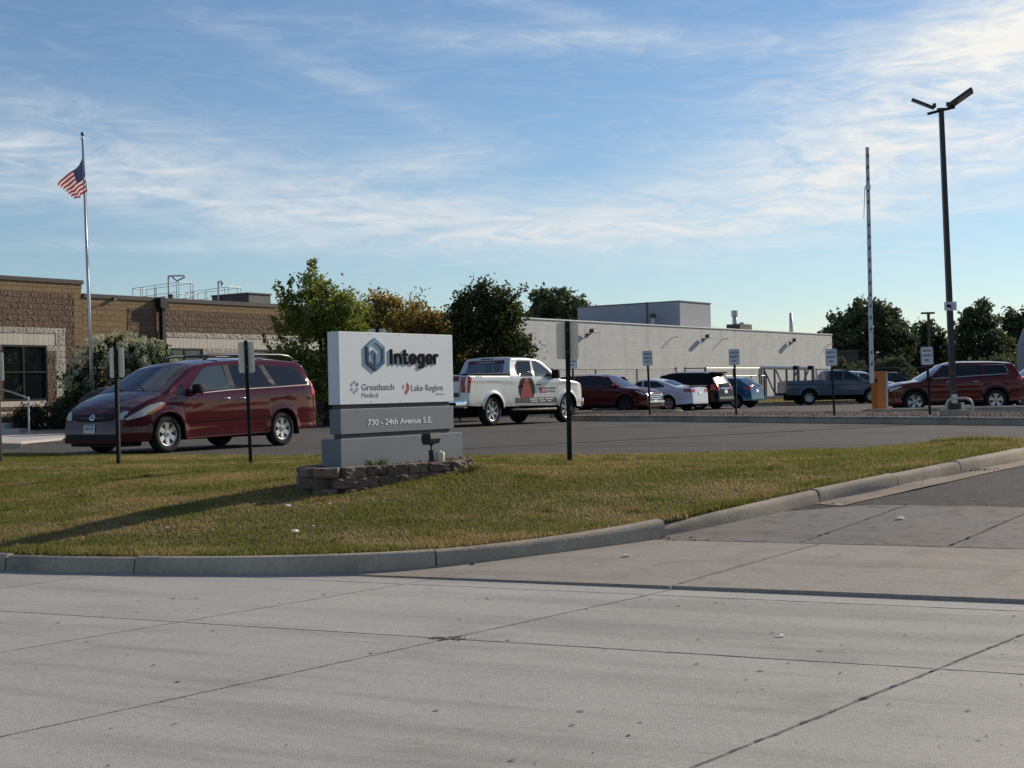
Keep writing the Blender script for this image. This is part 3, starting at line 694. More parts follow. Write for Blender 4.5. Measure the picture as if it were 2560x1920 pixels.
split_build(rb, 'arrow_piece', [M('emblem_red', (.36, .02, .025), .5), M('emblem_grey', (.22, .20, .21), .6)], sg)
scr = MB()
for x in (.55, 1.10, 1.62):
    for z in (2.338, 1.522): scr.lathe([(.006, 0), (.006, .003), (0, .004)], 8, 'y', (x, 0, z))
for vtx in range(len(scr.v)): x, y, z = scr.v[vtx]; scr.v[vtx] = (x, -y, z)
split_build(scr, 'screw', M('screw', (.25, .25, .26), .4, metal=.8), sg)

# planter of stacked garden blocks: courses along a curve
PCOL = [M('planter_block', (.225, .168, .128), .95, var=.35, vscale=7, var2=.2, v2scale=60, bump=1.0, bscale=30, rnd=.32)]
pl = thing('stone_planter', 'low planter of stacked brown concrete garden blocks around the monument sign', 'planter', (0, 0, 0))
PPATH = [(-2.28, 17.0), (-2.40, 16.55), (-2.34, 16.26), (-2.18, 16.09), (-1.97, 16.12), (-1.71, 16.36), (-1.18, 16.78), (-.84, 17.02), (-.66, 17.28), (-.60, 17.7)]
pc = catmull([(a, c, 0) for a, c in PPATH], 12)
pl_len = np.concatenate([[0], np.cumsum([np.linalg.norm(q - p) for p, q in zip(pc, pc[1:])])])
def at_len(s):
    s = max(0, min(pl_len[-1] - 1e-6, s)); i = int(np.searchsorted(pl_len, s, 'right') - 1); t = (s - pl_len[i]) / (pl_len[i + 1] - pl_len[i])
    p = pc[i] * (1 - t) + pc[i + 1] * t; d = pc[i + 1] - pc[i]; return p, math.atan2(d[1], d[0])
def rough_block(seed, amp=.016):
    rs = random.Random(seed); bm = bmesh.new(); bmesh.ops.create_cube(bm, size=1); bmesh.ops.subdivide_edges(bm, edges=bm.edges[:], cuts=3, use_grid_fill=True)
    for v in bm.verts:
        v.co.x += .012 * math.copysign(1, -v.co.x) if abs(v.co.z) > .49 else 0
        k = sum(abs(abs(c) - .5) < 1e-4 for c in v.co)
        if k >= 2: v.co *= 1 - .05 * (k - 1)
        if v.co.y < -.4: v.co.y += rs.uniform(-.10, .07); v.co.x += rs.uniform(-.02, .02); v.co.z += rs.uniform(-.035, .035)
    me = bpy.data.meshes.new('block'); bm.to_mesh(me); bm.free(); me.materials.append(PCOL[0]); return me
PB = [rough_block(i) for i in range(6)]
for c in range(4):
    s = .02 + (c % 2) * .15; z0 = .795 - .118 * (c + 1); k = 0
    while s < pl_len[-1] - .1:
        wd_ = .30 + random.uniform(-.02, .02)
        p, an = at_len(s + wd_ / 2); out = -.012 * c
        nx, ny = math.sin(an), -math.cos(an)
        if zlawn(p[0] + nx * .1, p[1] + ny * .1) < z0 + .118:
            link('block', random.choice(PB), pl, (p[0] + nx * (.0 - out) , p[1] + ny * (.0 - out), z0 + .059), (random.uniform(-.02, .02), random.uniform(-.02, .02), an + random.uniform(-.05, .05)), (wd_ - .012, .19, .118 + random.uniform(-.008, .002)))
        s += wd_; k += 1
pin = [(-2.3, 17.0), (-2.38, 16.5), (-2.2, 16.2), (-1.98, 16.22), (-1.6, 16.6), (-1.1, 17.0), (-.7, 17.3), (-.55, 18.2), (-1.3, 18.8)]
v, f = poly_grid(pin, .3); pb_ = MB(); pb_.add([(x, y, .755) for x, y in v], f); pb_.build('soil', M('planter_soil', (.06, .045, .035), .95, var=.4, vscale=20, bump=1, bscale=60), pl)
stones('planter_gravel', pin, lambda x, y: np.full(len(x), .755) + np.clip((x + 1.4) * .03, 0, .03), 420, (.012, .032), 'small mixed pebbles on top of the stone planter')
# grass tuft
def tuft(name, label, loc, n, h, spread, mat=None):
    a = RNG.uniform(0, 6.28, n); r = RNG.uniform(0, spread * .45, n); hh = RNG.uniform(.5, 1, n) * h; la = a + RNG.uniform(-.6, .6, n); ln = RNG.uniform(.1, .9, n) * spread
    x = np.cos(a) * r; y = np.sin(a) * r; ta = RNG.uniform(0, 6.28, n); w = .005
    b0 = np.stack([x - np.cos(ta) * w, y - np.sin(ta) * w, 0 * x], 1); b1 = np.stack([x + np.cos(ta) * w, y + np.sin(ta) * w, 0 * x], 1)
    m0 = np.stack([x + np.cos(la) * ln * .4 - np.cos(ta) * w * .8, y + np.sin(la) * ln * .4 - np.sin(ta) * w * .8, hh * .7], 1); m1 = m0 + np.stack([np.cos(ta) * w * 1.6, np.sin(ta) * w * 1.6, 0 * x], 1)
    tp = np.stack([x + np.cos(la) * ln, y + np.sin(la) * ln, hh], 1)
    v = np.stack([b0, b1, m1, m0, tp], 1).reshape(-1, 3); k = np.arange(n)[:, None] * 5
    f = np.concatenate([k + np.array([[0, 1, 2]]), k + np.array([[0, 2, 3]]), k + np.array([[3, 2, 4]])], 0); rn = RNG.uniform(0, 1, n)
    o = link(name, np_mesh(name, v, f, mat or leafmat('tuft_leaf', (.10, .16, .02), (.22, .28, .05), .4), np.tile(rn, 3))); o.location = loc
    return setp(o, label, 'plant')
tuft('grass_tuft', 'bright green grass tuft growing in the planter before the sign', (-1.62, 16.62, .755), 90, .13, .22)
tuft('grass_tuft', 'small weed sprouting at the right end of the planter', (-.50, 17.05, zlawn(-.5, 17.05)), 60, .09, .2, leafmat('weed_leaf', (.05, .075, .02), (.12, .13, .04), .3))
# flood light
DBR = M('bronze_paint', (.028, .026, .024), .5, spec=.4)
fl = thing('flood_light', 'small bronze flood light on a short post aimed at the monument sign', 'lamp', (-.985, 17.03, .755), R(52))
b = MB(); b.tube([(0, 0, 0), (0, 0, .175)], .032, 12); b.lathe([(.0, .175), (.034, .175), (.034, .16)], 12); b.build('post', M('black_plastic', (.012, .012, .013), .5), fl, smooth='auto')
MB().tube([(0, 0, .17), (.0, .0, .21), (0, .0, .25)], [.012, .010, .014], 8).tube([(-.02, 0, .245), (.02, 0, .245)], .016, 8).build('knuckle', DBR, fl)
hd = MB().prism([(-.075, .0), (-.06, -.055), (.055, -.075), (.085, -.01), (.07, .055), (-.06, .07)], -.085, .085, 0, xf=lambda a, c, h: (h, a, .315 + c))
hd.build('lamp_head', DBR, fl)
MB().box(-.075, .075, .068, .086, .29, .365).build('lens', M('lamp_glass', (.2, .2, .19), .1), fl)
bg_ = thing('cover_jar', 'pale yellow translucent jar-shaped cover standing beside the flood light', 'cover', (-.885, 17.09, .76))
b = MB(); b.lathe([(.0, 0), (.03, .002), (.045, .015), (.052, .04), (.056, .09), (.057, .135), (.054, .143), (.02, .15), (.018, .162), (0, .165)], 14); b.build('cover', M('yellow_plastic', (.62, .58, .40), .55, var=.18, vscale=18), bg_, smooth='auto')

# ------------------------------------------------------------------ perforated sign posts on the lawn (seen from behind)
PGRN = M('post_green', (.013, .015, .012), .7, spec=.2, var=.2, vscale=12); PALU = M('plate_back', (.92, .80, .62), .7, metal=0, var=.06, vscale=5)
def sign_post(name, label, cat, x, y, zb, ztop_plate, pw, ph, rz, group, front=False, lean=(0, 0), post_w=.052, text=None, over=.02, z_post=None):
    t = thing(name, label, cat, (x, y, zb), rz, group, lean[0], lean[1]); H = ztop_plate - zb; w = post_w / 2
    b = MB(); hp = (z_post - zb) if z_post else H + over
    b.box(-w, w, -w, -w + .006, -.25, hp); b.box(-w, -w + .010, -w + .006, w, -.25, hp); b.box(w - .010, w, -w + .006, w, -.25, hp)      # U channel
    b.build('post', PGRN, t)
    hb_ = MB()
    k = 0; zz = .12
    while zz < hp - .05:
        hb_.box(-w - .001, -w + .011, -.006, .006, zz, zz + .012); zz += .0508; k += 1
    hb_.build('hole_light_dots', M('hole_light', (.16, .165, .16), .6), t)['kind'] = 'stuff'  # solid pale blocks, coloured as daylight showing through the post
    r = .03; pts = []
    for cx, cz, a0 in ((pw / 2 - r, -ph + r, -90), (pw / 2 - r, -r, 0), (-pw / 2 + r, -r, 90), (-pw / 2 + r, -ph + r, 180)):
        for i in range(4): a = R(a0 + i * 30); pts.append((cx + r * math.cos(a), cz + r * math.sin(a)))
    yo = w + .002 if not front else -w - .006
    MB().prism(pts, 0, .004, 0, xf=lambda a, c, h: (a, yo + h, H + c)).build('plate', M('sign_face', (.66, .68, .71), .6) if front else PALU, t)
    if front:
        bl = M('sign_print', (.025, .035, .05), .6); pln = MB()
        s_ = lambda q: [(a * q[0], (c + ph / 2) * q[1] - ph / 2) for a, c in pts]
        o1 = s_((.955, .97)); i1 = s_((.90, .935)); n = len(o1)
        vv = [(a, yo - .0015, H + c) for a, c in o1] + [(a, yo - .0015, H + c) for a, c in i1]
        pln.add(vv, [(i, (i + 1) % n, n + (i + 1) % n, n + i) for i in range(n)])
        pln.build('border', bl, t)
        for i, (wd_, half) in enumerate(text):
            zc = H - ph * (.22 + .255 * i); v, f = text_fit(wd_, -half * pw, half * pw, zc - ph * .07, zc + ph * .07, .03)
            tb = MB(); tb.add([(a, yo - .0015, c) for a, c, _ in v], f); tb.build('lettering', bl, t)['kind'] = 'stuff'
    bo = MB()
    for zz in (H - ph * .2, H - ph * .8): bo.lathe([(.009, 0), (.009, .006), (0, .008)], 8, 'y', (0, -w - .008 if not front else yo - .008, zz))
    split_build(bo, 'bolt', M('bolt', (.35, .35, .35), .4, metal=.9), t)
    return t
g = 'sign posts seen from behind on the lawn'
# the plate hangs on the far side of the post, so the posts' own backs face the camera
sign_post('lawn_sign', 'aluminium sign back on a green post before the hood of the red minivan', 'sign', *G(297, 1161, .635), 2.42, .232, .457, R(-8), g, lean=(0, R(-.4)))
sign_post('lawn_sign', 'aluminium sign back on a leaning post before the sliding door of the minivan', 'sign', *G(627, 1160, .63), 2.435, .235, .457, R(8), g, lean=(0, R(-1.2)))
sign_post('lawn_sign', 'large aluminium sign back on a dark post standing before the silver pickup', 'sign', *G(1424, 1154, .68), 2.50, .29, .478, R(4), g, lean=(0, R(.3)), post_w=.058)
sign_post('lawn_sign', 'sign back on the post cut by the left edge of the photo', 'sign', *G(1, 1158, .65), 2.42, .20, .457, R(-14), g, lean=(0, R(-1.0)))
sign_post('lawn_sign', 'sign back just peeping over the top of the white monument panel', 'sign', *W(950, 1150, 21.6)[:2], .64, 2.615, .27, .457, R(5), g)
g = 'white visitor parking signs along the gravel island'
VT = [('VISITOR', .36), ('PARKING', .37), ('ONLY', .24)]
for (u, v, D, ut, vt, lab) in ((1625, 1035, 43.5, 1618.5, 877, 'white visitor parking sign in front of the dark red crossover'), (1841, 1037, 41.2, 1835, 873, 'white visitor parking sign before the blue hatchback'),
                               (2086, 1039, 37.9, 2077.5, 872, 'white visitor parking sign before the cab of the grey pickup'), (2325, 1038, 35.7, 2316.5, 867, 'white visitor parking sign before the hood of the red crossover near the light pole'),
                               (1436, 1036, 46.6, 1431, 887, 'white visitor parking sign half hidden behind the dark lawn post')):
    x, y, z = W(u, v, D); xt, _, zt = W(ut, vt, D)
    ln = math.atan2(xt - x, zt - z)
    sign_post('visitor_sign', lab, 'sign', x, y, min(z, .80), zt, .305, .457, R(-14), g, True, lean=(0, ln), post_w=.06, text=VT, z_post=zt - .05)
# ------------------------------------------------------------------ vehicles
GLASS = M('car_glass', (.010, .013, .017), .04, spec=.45)
GLASSL = M('car_glass_clear', (.055, .075, .085), .04, spec=.5)
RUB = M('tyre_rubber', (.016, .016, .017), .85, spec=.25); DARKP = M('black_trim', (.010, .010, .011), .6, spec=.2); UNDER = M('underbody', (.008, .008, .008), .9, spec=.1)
RIM = M('alloy_rim', (.52, .52, .50), .32, metal=.6); RIMD = M('dark_rim', (.05, .05, .055), .4, metal=.5); CHROME = M('chrome', (.75, .75, .76), .12, metal=1)
LAMPW = M('head_lamp_lens', (.42, .47, .49), .12, spec=.6, var=.25, vscale=14); LAMPR = M('tail_lamp_lens', (.42, .012, .016), .15, spec=.6); AMBER = M('amber_lens', (.45, .16, .06), .2)
PLATE = M('number_plate', (.62, .66, .70), .5); INK = M('plate_ink', (.03, .05, .12), .6)
def paint(name, c, rough=.06, metal=.0, flake=.0, spec=.38): return M(name, c, rough, metal, spec=spec, coat=0, var=.05, vscale=2)
def smooth1(xs, ys, r):
    out = np.zeros_like(ys)
    for k in np.linspace(-1, 1, 9): out += np.interp(np.clip(xs + k * r, xs.min(), xs.max()), xs, ys)
    return out / 9
class Car:
    """x forward, y left, z up, origin on the ground between the axles"""
    def __init__(s, name, label, loc, head, sp, col, group='vehicles standing in the parking lot', cat='car'):
        s.sp = sp; s.root = thing(name, label, cat, loc, math.atan2(head[1], head[0]), group)
        s.col = col; prof = sp['top']; xs = np.array([p[0] for p in prof][::-1]); zs = np.array([p[1] for p in prof][::-1])
        for i in range(1, len(xs)):
            if xs[i] <= xs[i - 1]: xs[i] = xs[i - 1] + .002
        s.x0, s.x1 = xs[0], xs[-1]; X = np.linspace(s.x0, s.x1, 1400); Z = np.interp(X, xs, zs); s.X = X; s.Z = smooth1(X, Z, sp.get('rnd', .035))
        s.Z[:3] = zs[0]; s.Z[-3:] = zs[-1]
        s.hw = sp['w'] / 2; s.xa, s.xb = sp['ax']; s.ra = sp['arch']; s.zw = sp['wr']
        s.body()
    def zt(s, x): return float(np.interp(x, s.X, s.Z))
    def zb(s, x):
        sp = s.sp; z = float(np.interp(x, [s.x0, s.xb, s.xa, s.x1], sp.get('bot', [.34, .25, .22, .22])))
        for a in (s.xa, s.xb):
            d = abs(x - a)
            if d < s.ra: z = max(z, s.zw + math.sqrt(max(0, s.ra ** 2 - d * d)))
        return min(z, s.zt(x) - .03)
    def plan(s, x):
        sp = s.sp; d1 = s.x1 - x; d0 = x - s.x0; w = s.hw; fn, rn = sp.get('fn', (.75, .16)), sp.get('rn', (.45, .09))
        if d1 < fn[0]: w *= 1 - fn[1] * ((fn[0] - d1) / fn[0]) ** 2.6
        if d0 < rn[0]: w *= 1 - rn[1] * ((rn[0] - d0) / rn[0]) ** 2.6
        return w
    def belt(s, x): return float(np.interp(x, [s.x0, s.x1], s.sp['belt']))
    def wz(s, x, z):
        w = s.plan(x); zm = .62; zb_ = s.belt(x)
        if z < zm: w *= 1 - s.sp.get('tuck', .055) * ((zm - z) / zm) ** 2
        elif z < zb_: w *= 1 - .018 * ((z - zm) / (zb_ - zm)) ** 2
        else: w = w * (1 - .018) - s.sp.get('tum', .33) * (z - zb_) - .035 * min(1, (z - zb_) / .12)
        # shoulder crease and sculpted lower doors
        w += .010 * math.exp(-((z - (zb_ - .14)) / .05) ** 2) - .014 * math.exp(-((z - .50) / .09) ** 2)
        for a in (s.xa, s.xb):
            d = math.hypot(x - a, z - s.zw); w += s.sp.get('flare', .018) * math.exp(-((d - s.ra - .015) / .055) ** 2)
        return w
    def par(s, x):
        zt = s.zt(x); h = zt - s.zb(x); rc = min(s.sp.get('rc', .07), .45 * h); cr = min(s.sp.get('crown', .05), .2 * h); zs = zt - rc - cr; return zt, rc, cr, zs
    def yside(s, x, z):
        zt, rc, cr, zs = s.par(x)
        if z <= zs: return s.wz(x, z)
        t = min(1, (z - zs) / rc); rh = rc * 1.25; return s.wz(x, zs) - rh + rh * math.sqrt(max(0, 1 - t * t))
    def ztop(s, x, y):
        zt, rc, cr, zs = s.par(x); y = abs(y); rh = rc * 1.25; yc = max(.01, s.wz(x, zs) - rh)
        if y <= yc: return zs + rc + cr * (1 - (y / yc) ** 2)
        t = min(1, (y - yc) / rh); return zs + rc * math.sqrt(max(0, 1 - t * t))
    def section(s, x, ns=15, na=6, nt=9):
        zt, rc, cr, zs = s.par(x); zb = s.zb(x); pts = [(0, zb), (s.wz(x, zb) * .86, zb)]
        lo = zb + .02 if zs > zb + .05 else zb
        for i in range(ns): z = lo + (zs - lo) * i / (ns - 1); pts.append((s.wz(x, z), z))
        rh = rc * 1.25; yc = s.wz(x, zs) - rh
        for i in range(1, na + 1): a = math.pi / 2 * i / na; pts.append((yc + rh * math.cos(a), zs + rc * math.sin(a)))
        for i in range(1, nt + 1): y = yc * (1 - i / nt); pts.append((y, zs + rc + cr * (1 - (y / yc) ** 2)))
        return pts
    def body(s):
        st = s.sp.get('step', .045); xs = set(np.arange(s.x0 + .004, s.x1, st).tolist()) | {s.x0, s.x1}
        for a in (s.xa, s.xb):
            for k in np.linspace(-1, 1, 25): xs.add(a + s.ra * math.sin(k * math.pi / 2) * .9999)
            xs.add(a - s.ra - .002); xs.add(a + s.ra + .002)
        for e in (.008, .02, .035): xs.add(s.x0 + e); xs.add(s.x1 - e)
        xs = sorted(x for x in xs if s.x0 <= x <= s.x1); b = MB(); sec = [s.section(x) for x in xs]; k = len(sec[0]); vs = []; fs = []; ms = []
        full = 2 * k - 2
        for x, pt in zip(xs, sec):
            ring = [(x, y, z) for y, z in pt] + [(x, -y, z) for y, z in pt[-2:0:-1]]; vs += ring
        for i in range(len(xs) - 1):
            for j in range(full):
                j2 = (j + 1) % full; fs.append((i * full + j, i * full + j2, (i + 1) * full + j2, (i + 1) * full + j)); ms.append(1 if j in (0, 1, full - 1, full - 2) else 0)
        fs.append(tuple(range(full))); ms.append(0); o = (len(xs) - 1) * full; fs.append(tuple(o + j for j in range(full))); ms.append(0)
        b.v = vs; b.f = fs; b.m = ms; s.body_o = b.build('body', [s.col, UNDER], s.root, smooth='auto')
        ub = MB(); ub.box(s.x0 + .25, s.x1 - .25, -s.hw * .62, s.hw * .62, s.zw * .62, s.zw + s.ra * .9); ub.build('underbody', UNDER, s.root)
    # ---- patches that lie on the body
    def patch(s, name, poly, mat, off=.004, face='L', step=.07, parent=None):
        if abs(sum(a[0] * c[1] - c[0] * a[1] for a, c in zip(poly, poly[1:] + poly[:1]))) < 1e-6: return
        v, f = poly_grid(poly, step); return s.put(name, v, f, mat, off, face, parent)
    def put(s, name, v, f, mat, off=.004, face='L', parent=None):
        vs = []
        for p in v:
            a, c = p[0], p[1]
            if face == 'L': vs.append((a, s.yside(a, c) + off, c))
            elif face == 'R': vs.append((a, -s.yside(a, c) - off, c))
            elif face == 'T': vs.append((a, c, s.ztop(a, c) + off))
            elif face == 'F': vs.append((s.xend(a, c, 1) + off, a, c))
            elif face == 'B': vs.append((s.xend(a, c, -1) - off, a, c))
            elif face == 'C': vs.append((s.xcab(a, c) - off, a, c))
        b = MB(); b.add(vs, f); o = b.build(name, mat, parent or s.root, fix=False)
        me = o.data; want = {'L': (0, 1, 0), 'R': (0, -1, 0), 'T': (0, 0, 1), 'F': (1, 0, 0), 'B': (-1, 0, 0), 'C': (-1, 0, 0)}[face]
        bm = bmesh.new(); bm.from_mesh(me); w = Vector(want)
        for q in bm.faces:
            if q.normal.dot(w) < 0: q.normal_flip()
        bm.to_mesh(me); bm.free(); me.polygons.foreach_set('use_smooth', [True] * len(me.polygons)); return o
    def xend(s, y, z, sgn):
        lo, hi = (s.x1 - 1.6, s.x1) if sgn > 0 else (s.x0, s.x0 + 1.6); ay = abs(y)
        f = lambda x: (s.ztop(x, ay) >= z) and (s.plan(x) * .97 >= ay)
        best = lo if sgn > 0 else hi; xs = np.linspace(hi, lo, 401) if sgn > 0 else np.linspace(lo, hi, 401); prev = xs[0]
        for x in xs:
            if f(x):
                a, c = prev, x
                for _ in range(12):
                    m_ = (a + c) / 2
                    if f(m_): c = m_
                    else: a = m_
                return c
            prev = x
        return xs[-1]
    def xcab(s, y, z):
        lo, hi = s.sp['cab']; a, c = lo, hi
        for _ in range(24):
            m_ = (a + c) / 2
            if s.ztop(m_, y) >= z: c = m_
            else: a = m_
        return c
    def both(s, name, poly, mat, off=.004, step=.07):
        return [s.patch(name, poly, mat, off, fc, step) for fc in 'LR']
    def line(s, pts, w=.009, mat=None, off=.003, face='LR', name='panel_gap'):
        for fc in face:
            b = []
            pl_ = []; pr_ = []
            for i, p in enumerate(pts):
                t = np.array(pts[min(i + 1, len(pts) - 1)]) - np.array(pts[max(i - 1, 0)]); t = t / (np.linalg.norm(t) + 1e-9); n = np.array((-t[1], t[0])) * w / 2
                pl_.append(tuple(np.array(p) + n)); pr_.append(tuple(np.array(p) - n))
            k = len(pts); s.put(name, pl_ + pr_, [(i, i + 1, k + i + 1, k + i) for i in range(k - 1)], mat or DARKP, off, fc)
    def text(s, txt, x0, x1, z0, z1, mat, face, bold=.02, off=.006):
        v, f = text_fit(txt, 0, 1, z0, z1, bold)
        sgn = [(x0 + p[0] * (x1 - x0), p[1]) for p in v]; s.put('lettering', sgn, f, mat, off, face)['kind'] = 'stuff'
    def wheels(s, style='six', mat=RIM, r=None, rimr=None, width=.215, rot=0):
        r = r or s.zw; rr = rimr or r * .66; tr = s.hw - width / 2 - .02
        b = MB(); hwid = width / 2
        b.lathe([(rr * .98, -hwid * .8), (rr + .01, -hwid * .98), (r * .86, -hwid), (r * .965, -hwid * .86), (r, -hwid * .6), (r, hwid * .6), (r * .965, hwid * .86), (r * .86, hwid), (rr + .01, hwid * .98), (rr * .98, hwid * .8)], 40, 'y')
        tm = b.mesh('wheel', RUB, True)
        q = MB(); q.lathe([(rr * 1.0, hwid * .84), (rr * .965, hwid * .9), (rr * .90, hwid * .80), (rr * .86, hwid * .2), (rr * .86, -hwid * .7)], 40, 'y', mat=0)
        q.lathe([(rr * .87, hwid * .10), (.0, hwid * .10)], 32, 'y', mat=1)
        n = {'six': 6, 'five': 5, 'seven': 7, 'split': 6, 'ten': 10}[style]
        for i in range(n):
            a0 = 2 * math.pi * i / n + rot
            def spoke(a, w0, w1, r0, r1, y1):
                ca, sa = math.cos(a), math.sin(a); P = lambda rad, tw, y: (rad * ca - tw * sa, y, rad * sa + tw * ca)
                vs = [P(r0, -w0, y1 - .02), P(r0, w0, y1 - .02), P(r1, w1, y1), P(r1, -w1, y1), P(r0, -w0, 0), P(r0, w0, 0), P(r1, w1, 0), P(r1, -w1, 0)]
                q.add(vs, [(0, 1, 2, 3), (0, 4, 5, 1), (1, 5, 6, 2), (2, 6, 7, 3), (3, 7, 4, 0)], 0)
            if style == 'split': spoke(a0 - .13, .020, .016, rr * .2, rr * .92, hwid * .82); spoke(a0 + .13, .020, .016, rr * .2, rr * .92, hwid * .82)
            elif style == 'ten': spoke(a0, .016, .026, rr * .22, rr * .93, hwid * .8)
            elif style == 'five': spoke(a0 - .16, .018, .03, rr * .16, rr * .93, hwid * .82); spoke(a0 + .2, .012, .03, rr * .16, rr * .93, hwid * .82)
            else: spoke(a0, .038 if style == 'six' else .03, .048 if style == 'six' else .034, rr * .2, rr * .93, hwid * .82)
        q.lathe([(rr * .27, hwid * .55), (rr * .25, hwid * .82), (rr * .1, hwid * .86), (0, hwid * .86)], 20, 'y', mat=0)
        q.lathe([(rr * .12, hwid * .865), (0, hwid * .87)], 12, 'y', mat=1)
        rm = q.mesh('rim', [mat, RIMD], False); rm.polygons.foreach_set('use_smooth', [True] * len(rm.polygons)); rm.set_sharp_from_angle(angle=R(30))
        for ax in (s.xa, s.xb):
            for sg_ in (1, -1):
                wo = link('wheel', tm, s.root, (ax, sg_ * tr, r), (0, random.uniform(0, 1), 0 if sg_ > 0 else math.pi)); link('rim', rm, wo)
    def mirror(s, x, z, mat, size=(.10, .20, .15), out=.02):
        for sg_ in (1, -1):
            y = s.yside(x, z); b = MB(); x_, y_, z_ = size; a, c = sorted((sg_ * (y + out), sg_ * (y + out + y_)))
            b.box(x - x_ / 2, x + x_ / 2, a, c, z - z_ * .35, z + z_ * .65, bev=.035); b.tube([(x + .01, sg_ * (y - .03), z - z_ * .3), (x, sg_ * (y + out + .05), z - z_ * .25)], .03, 8); b.build('mirror', mat, s.root, smooth='auto')
    def handles(s, xs, z, mat):
        for x in xs:
            for sg_ in (1, -1):
                y = s.yside(x, z) * sg_; b = MB(); b.tube([(x - .10, y, z), (x - .07, y + sg_ * .03, z), (x + .07, y + sg_ * .03, z), (x + .10, y, z)], [.010, .013, .013, .010], 8); b.build('door_handle', mat, s.root, smooth=True)
    def pane_line(s, poly, w=.02, mat=None):
        """thin frame round a side window"""
        s.line(poly + [poly[0]], w, mat or DARKP, .0065, 'LR', 'window_frame')
    def arch_lips(s, mat, w=.03):
        for a in (s.xa, s.xb):
            pts = [(a + (s.ra + w / 2) * math.cos(t), s.zw + (s.ra + w / 2) * math.sin(t)) for t in np.linspace(R(8), R(172), 22)]
            pts = [p for p in pts if s.x0 + .02 < p[0] < s.x1 - .02]
            s.line(pts, w, mat, .005, 'LR', 'arch_trim')
def plate(c, y, z, face, txt=None):
    o = c.patch('number_plate', [(y - .152, z - .076), (y + .152, z - .076), (y + .152, z + .076), (y - .152, z + .076)], PLATE, .012, face, .08)
    if txt:
        v, f = text_fit(txt, -.115, .115, z - .03, z + .03, .03); sgn = 1 if face == 'F' else -1
        c.put('lettering', [(y + p[0] * (1 if face == 'F' else -1), p[1]) for p in v], f, INK, .015, face, o)['kind'] = 'stuff'
        c.put('band', [(y - .13, z + .05), (y + .13, z + .05), (y + .13, z + .068), (y - .13, z + .068)], [(0, 1, 2, 3)], M('plate_band', (.06, .14, .28), .6), .015, face, o)

# ---------- burgundy minivan
VAN = dict(w=1.93, ax=(1.515, -1.515), arch=.395, wr=.335, belt=(1.15, 1.02), tum=.34, rc=.075, crown=.055, bot=[.33, .27, .23, .20], fn=(.95, .22), rn=(.5, .10), step=.03,
    top=[(2.475, .34), (2.472, .48), (2.455, .60), (2.41, .71), (2.34, .79), (2.22, .87), (2.0, .97), (1.76, 1.055), (1.60, 1.10), (.80, 1.555), (.60, 1.62), (.2, 1.67), (-.5, 1.72), (-1.4, 1.73), (-2.1, 1.70), (-2.28, 1.655), (-2.36, 1.56), (-2.50, 1.16), (-2.545, 1.02), (-2.585, .82), (-2.60, .62), (-2.605, .40)])
PV = paint('burgundy_paint', (.062, .005, .010), spec=.48)
c = Car('minivan', 'burgundy red minivan with silver wheels waiting beside the lawn', (-6.21, 27.62, ZL), (-.556, -.833), VAN, PV)
van = c; c.root.scale = (1, 1, 1.03)
c.patch('windshield', [(1.56, -.70), (1.56, .70), (.82, .585), (.82, -.585)], M('van_windshield', (.014, .024, .038), .04, spec=.6), .004, 'T')
wins = [[(1.02, 1.075), (.52, 1.47), (.36, 1.535), (-.02, 1.56), (-.09, 1.115)], [(-.24, 1.125), (-.20, 1.56), (-1.03, 1.56), (-1.24, 1.16)], [(-1.17, 1.56), (-2.02, 1.525), (-2.30, 1.24), (-2.28, 1.20), (-1.38, 1.17)]]
for wn, mt in zip(wins, (GLASSL, GLASS, GLASS)): c.both('side_window', wn, mt, .006)
c.both('quarter_window', [(1.36, 1.05), (1.10, 1.22), (1.06, 1.045)], GLASS, .006)
c.both('pillar', [(-.09, 1.13), (-.05, 1.565), (-.20, 1.57), (-.24, 1.13)], M('pillar_black', (.022, .023, .026), .2, spec=.35), .007)
c.both('pillar', [(-1.24, 1.17), (-1.03, 1.565), (-1.17, 1.565), (-1.38, 1.18)], MAT['pillar_black'], .007)
c.line([(1.02, 1.03), (-.1, 1.10), (-1.3, 1.14), (-2.3, 1.18)], .016, M('belt_moulding', (.14, .12, .12), .3, metal=.5), .008, name='belt_moulding')
c.line([(1.10, 1.0), (1.13, .75), (1.12, .32)]); c.line([(-.165, 1.10), (-.17, .7), (-.15, .30)]); c.line([(-1.42, 1.15), (-1.38, 1.05), (-1.22, .80), (-1.12, .55), (-1.10, .30)])
c.line([(1.10, .30), (-1.10, .30)], .010); c.line([(-1.40, 1.03), (-2.45, 1.10)], .006)
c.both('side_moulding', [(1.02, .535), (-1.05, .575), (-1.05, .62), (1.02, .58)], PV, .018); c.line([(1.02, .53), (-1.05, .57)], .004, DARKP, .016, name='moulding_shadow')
c.both('sill', [(1.08, .235), (-1.08, .275), (-1.08, .29), (1.08, .262)], M('burgundy_sill', (.12, .02, .024), .4), .012)
c.both('fuel_door', [(-1.60, .93), (-1.75, .935), (-1.75, 1.08), (-1.60, 1.075)], PV, .004)
c.line([(-1.60, .93), (-1.75, .935), (-1.75, 1.08), (-1.60, 1.075), (-1.60, .93)], .005)
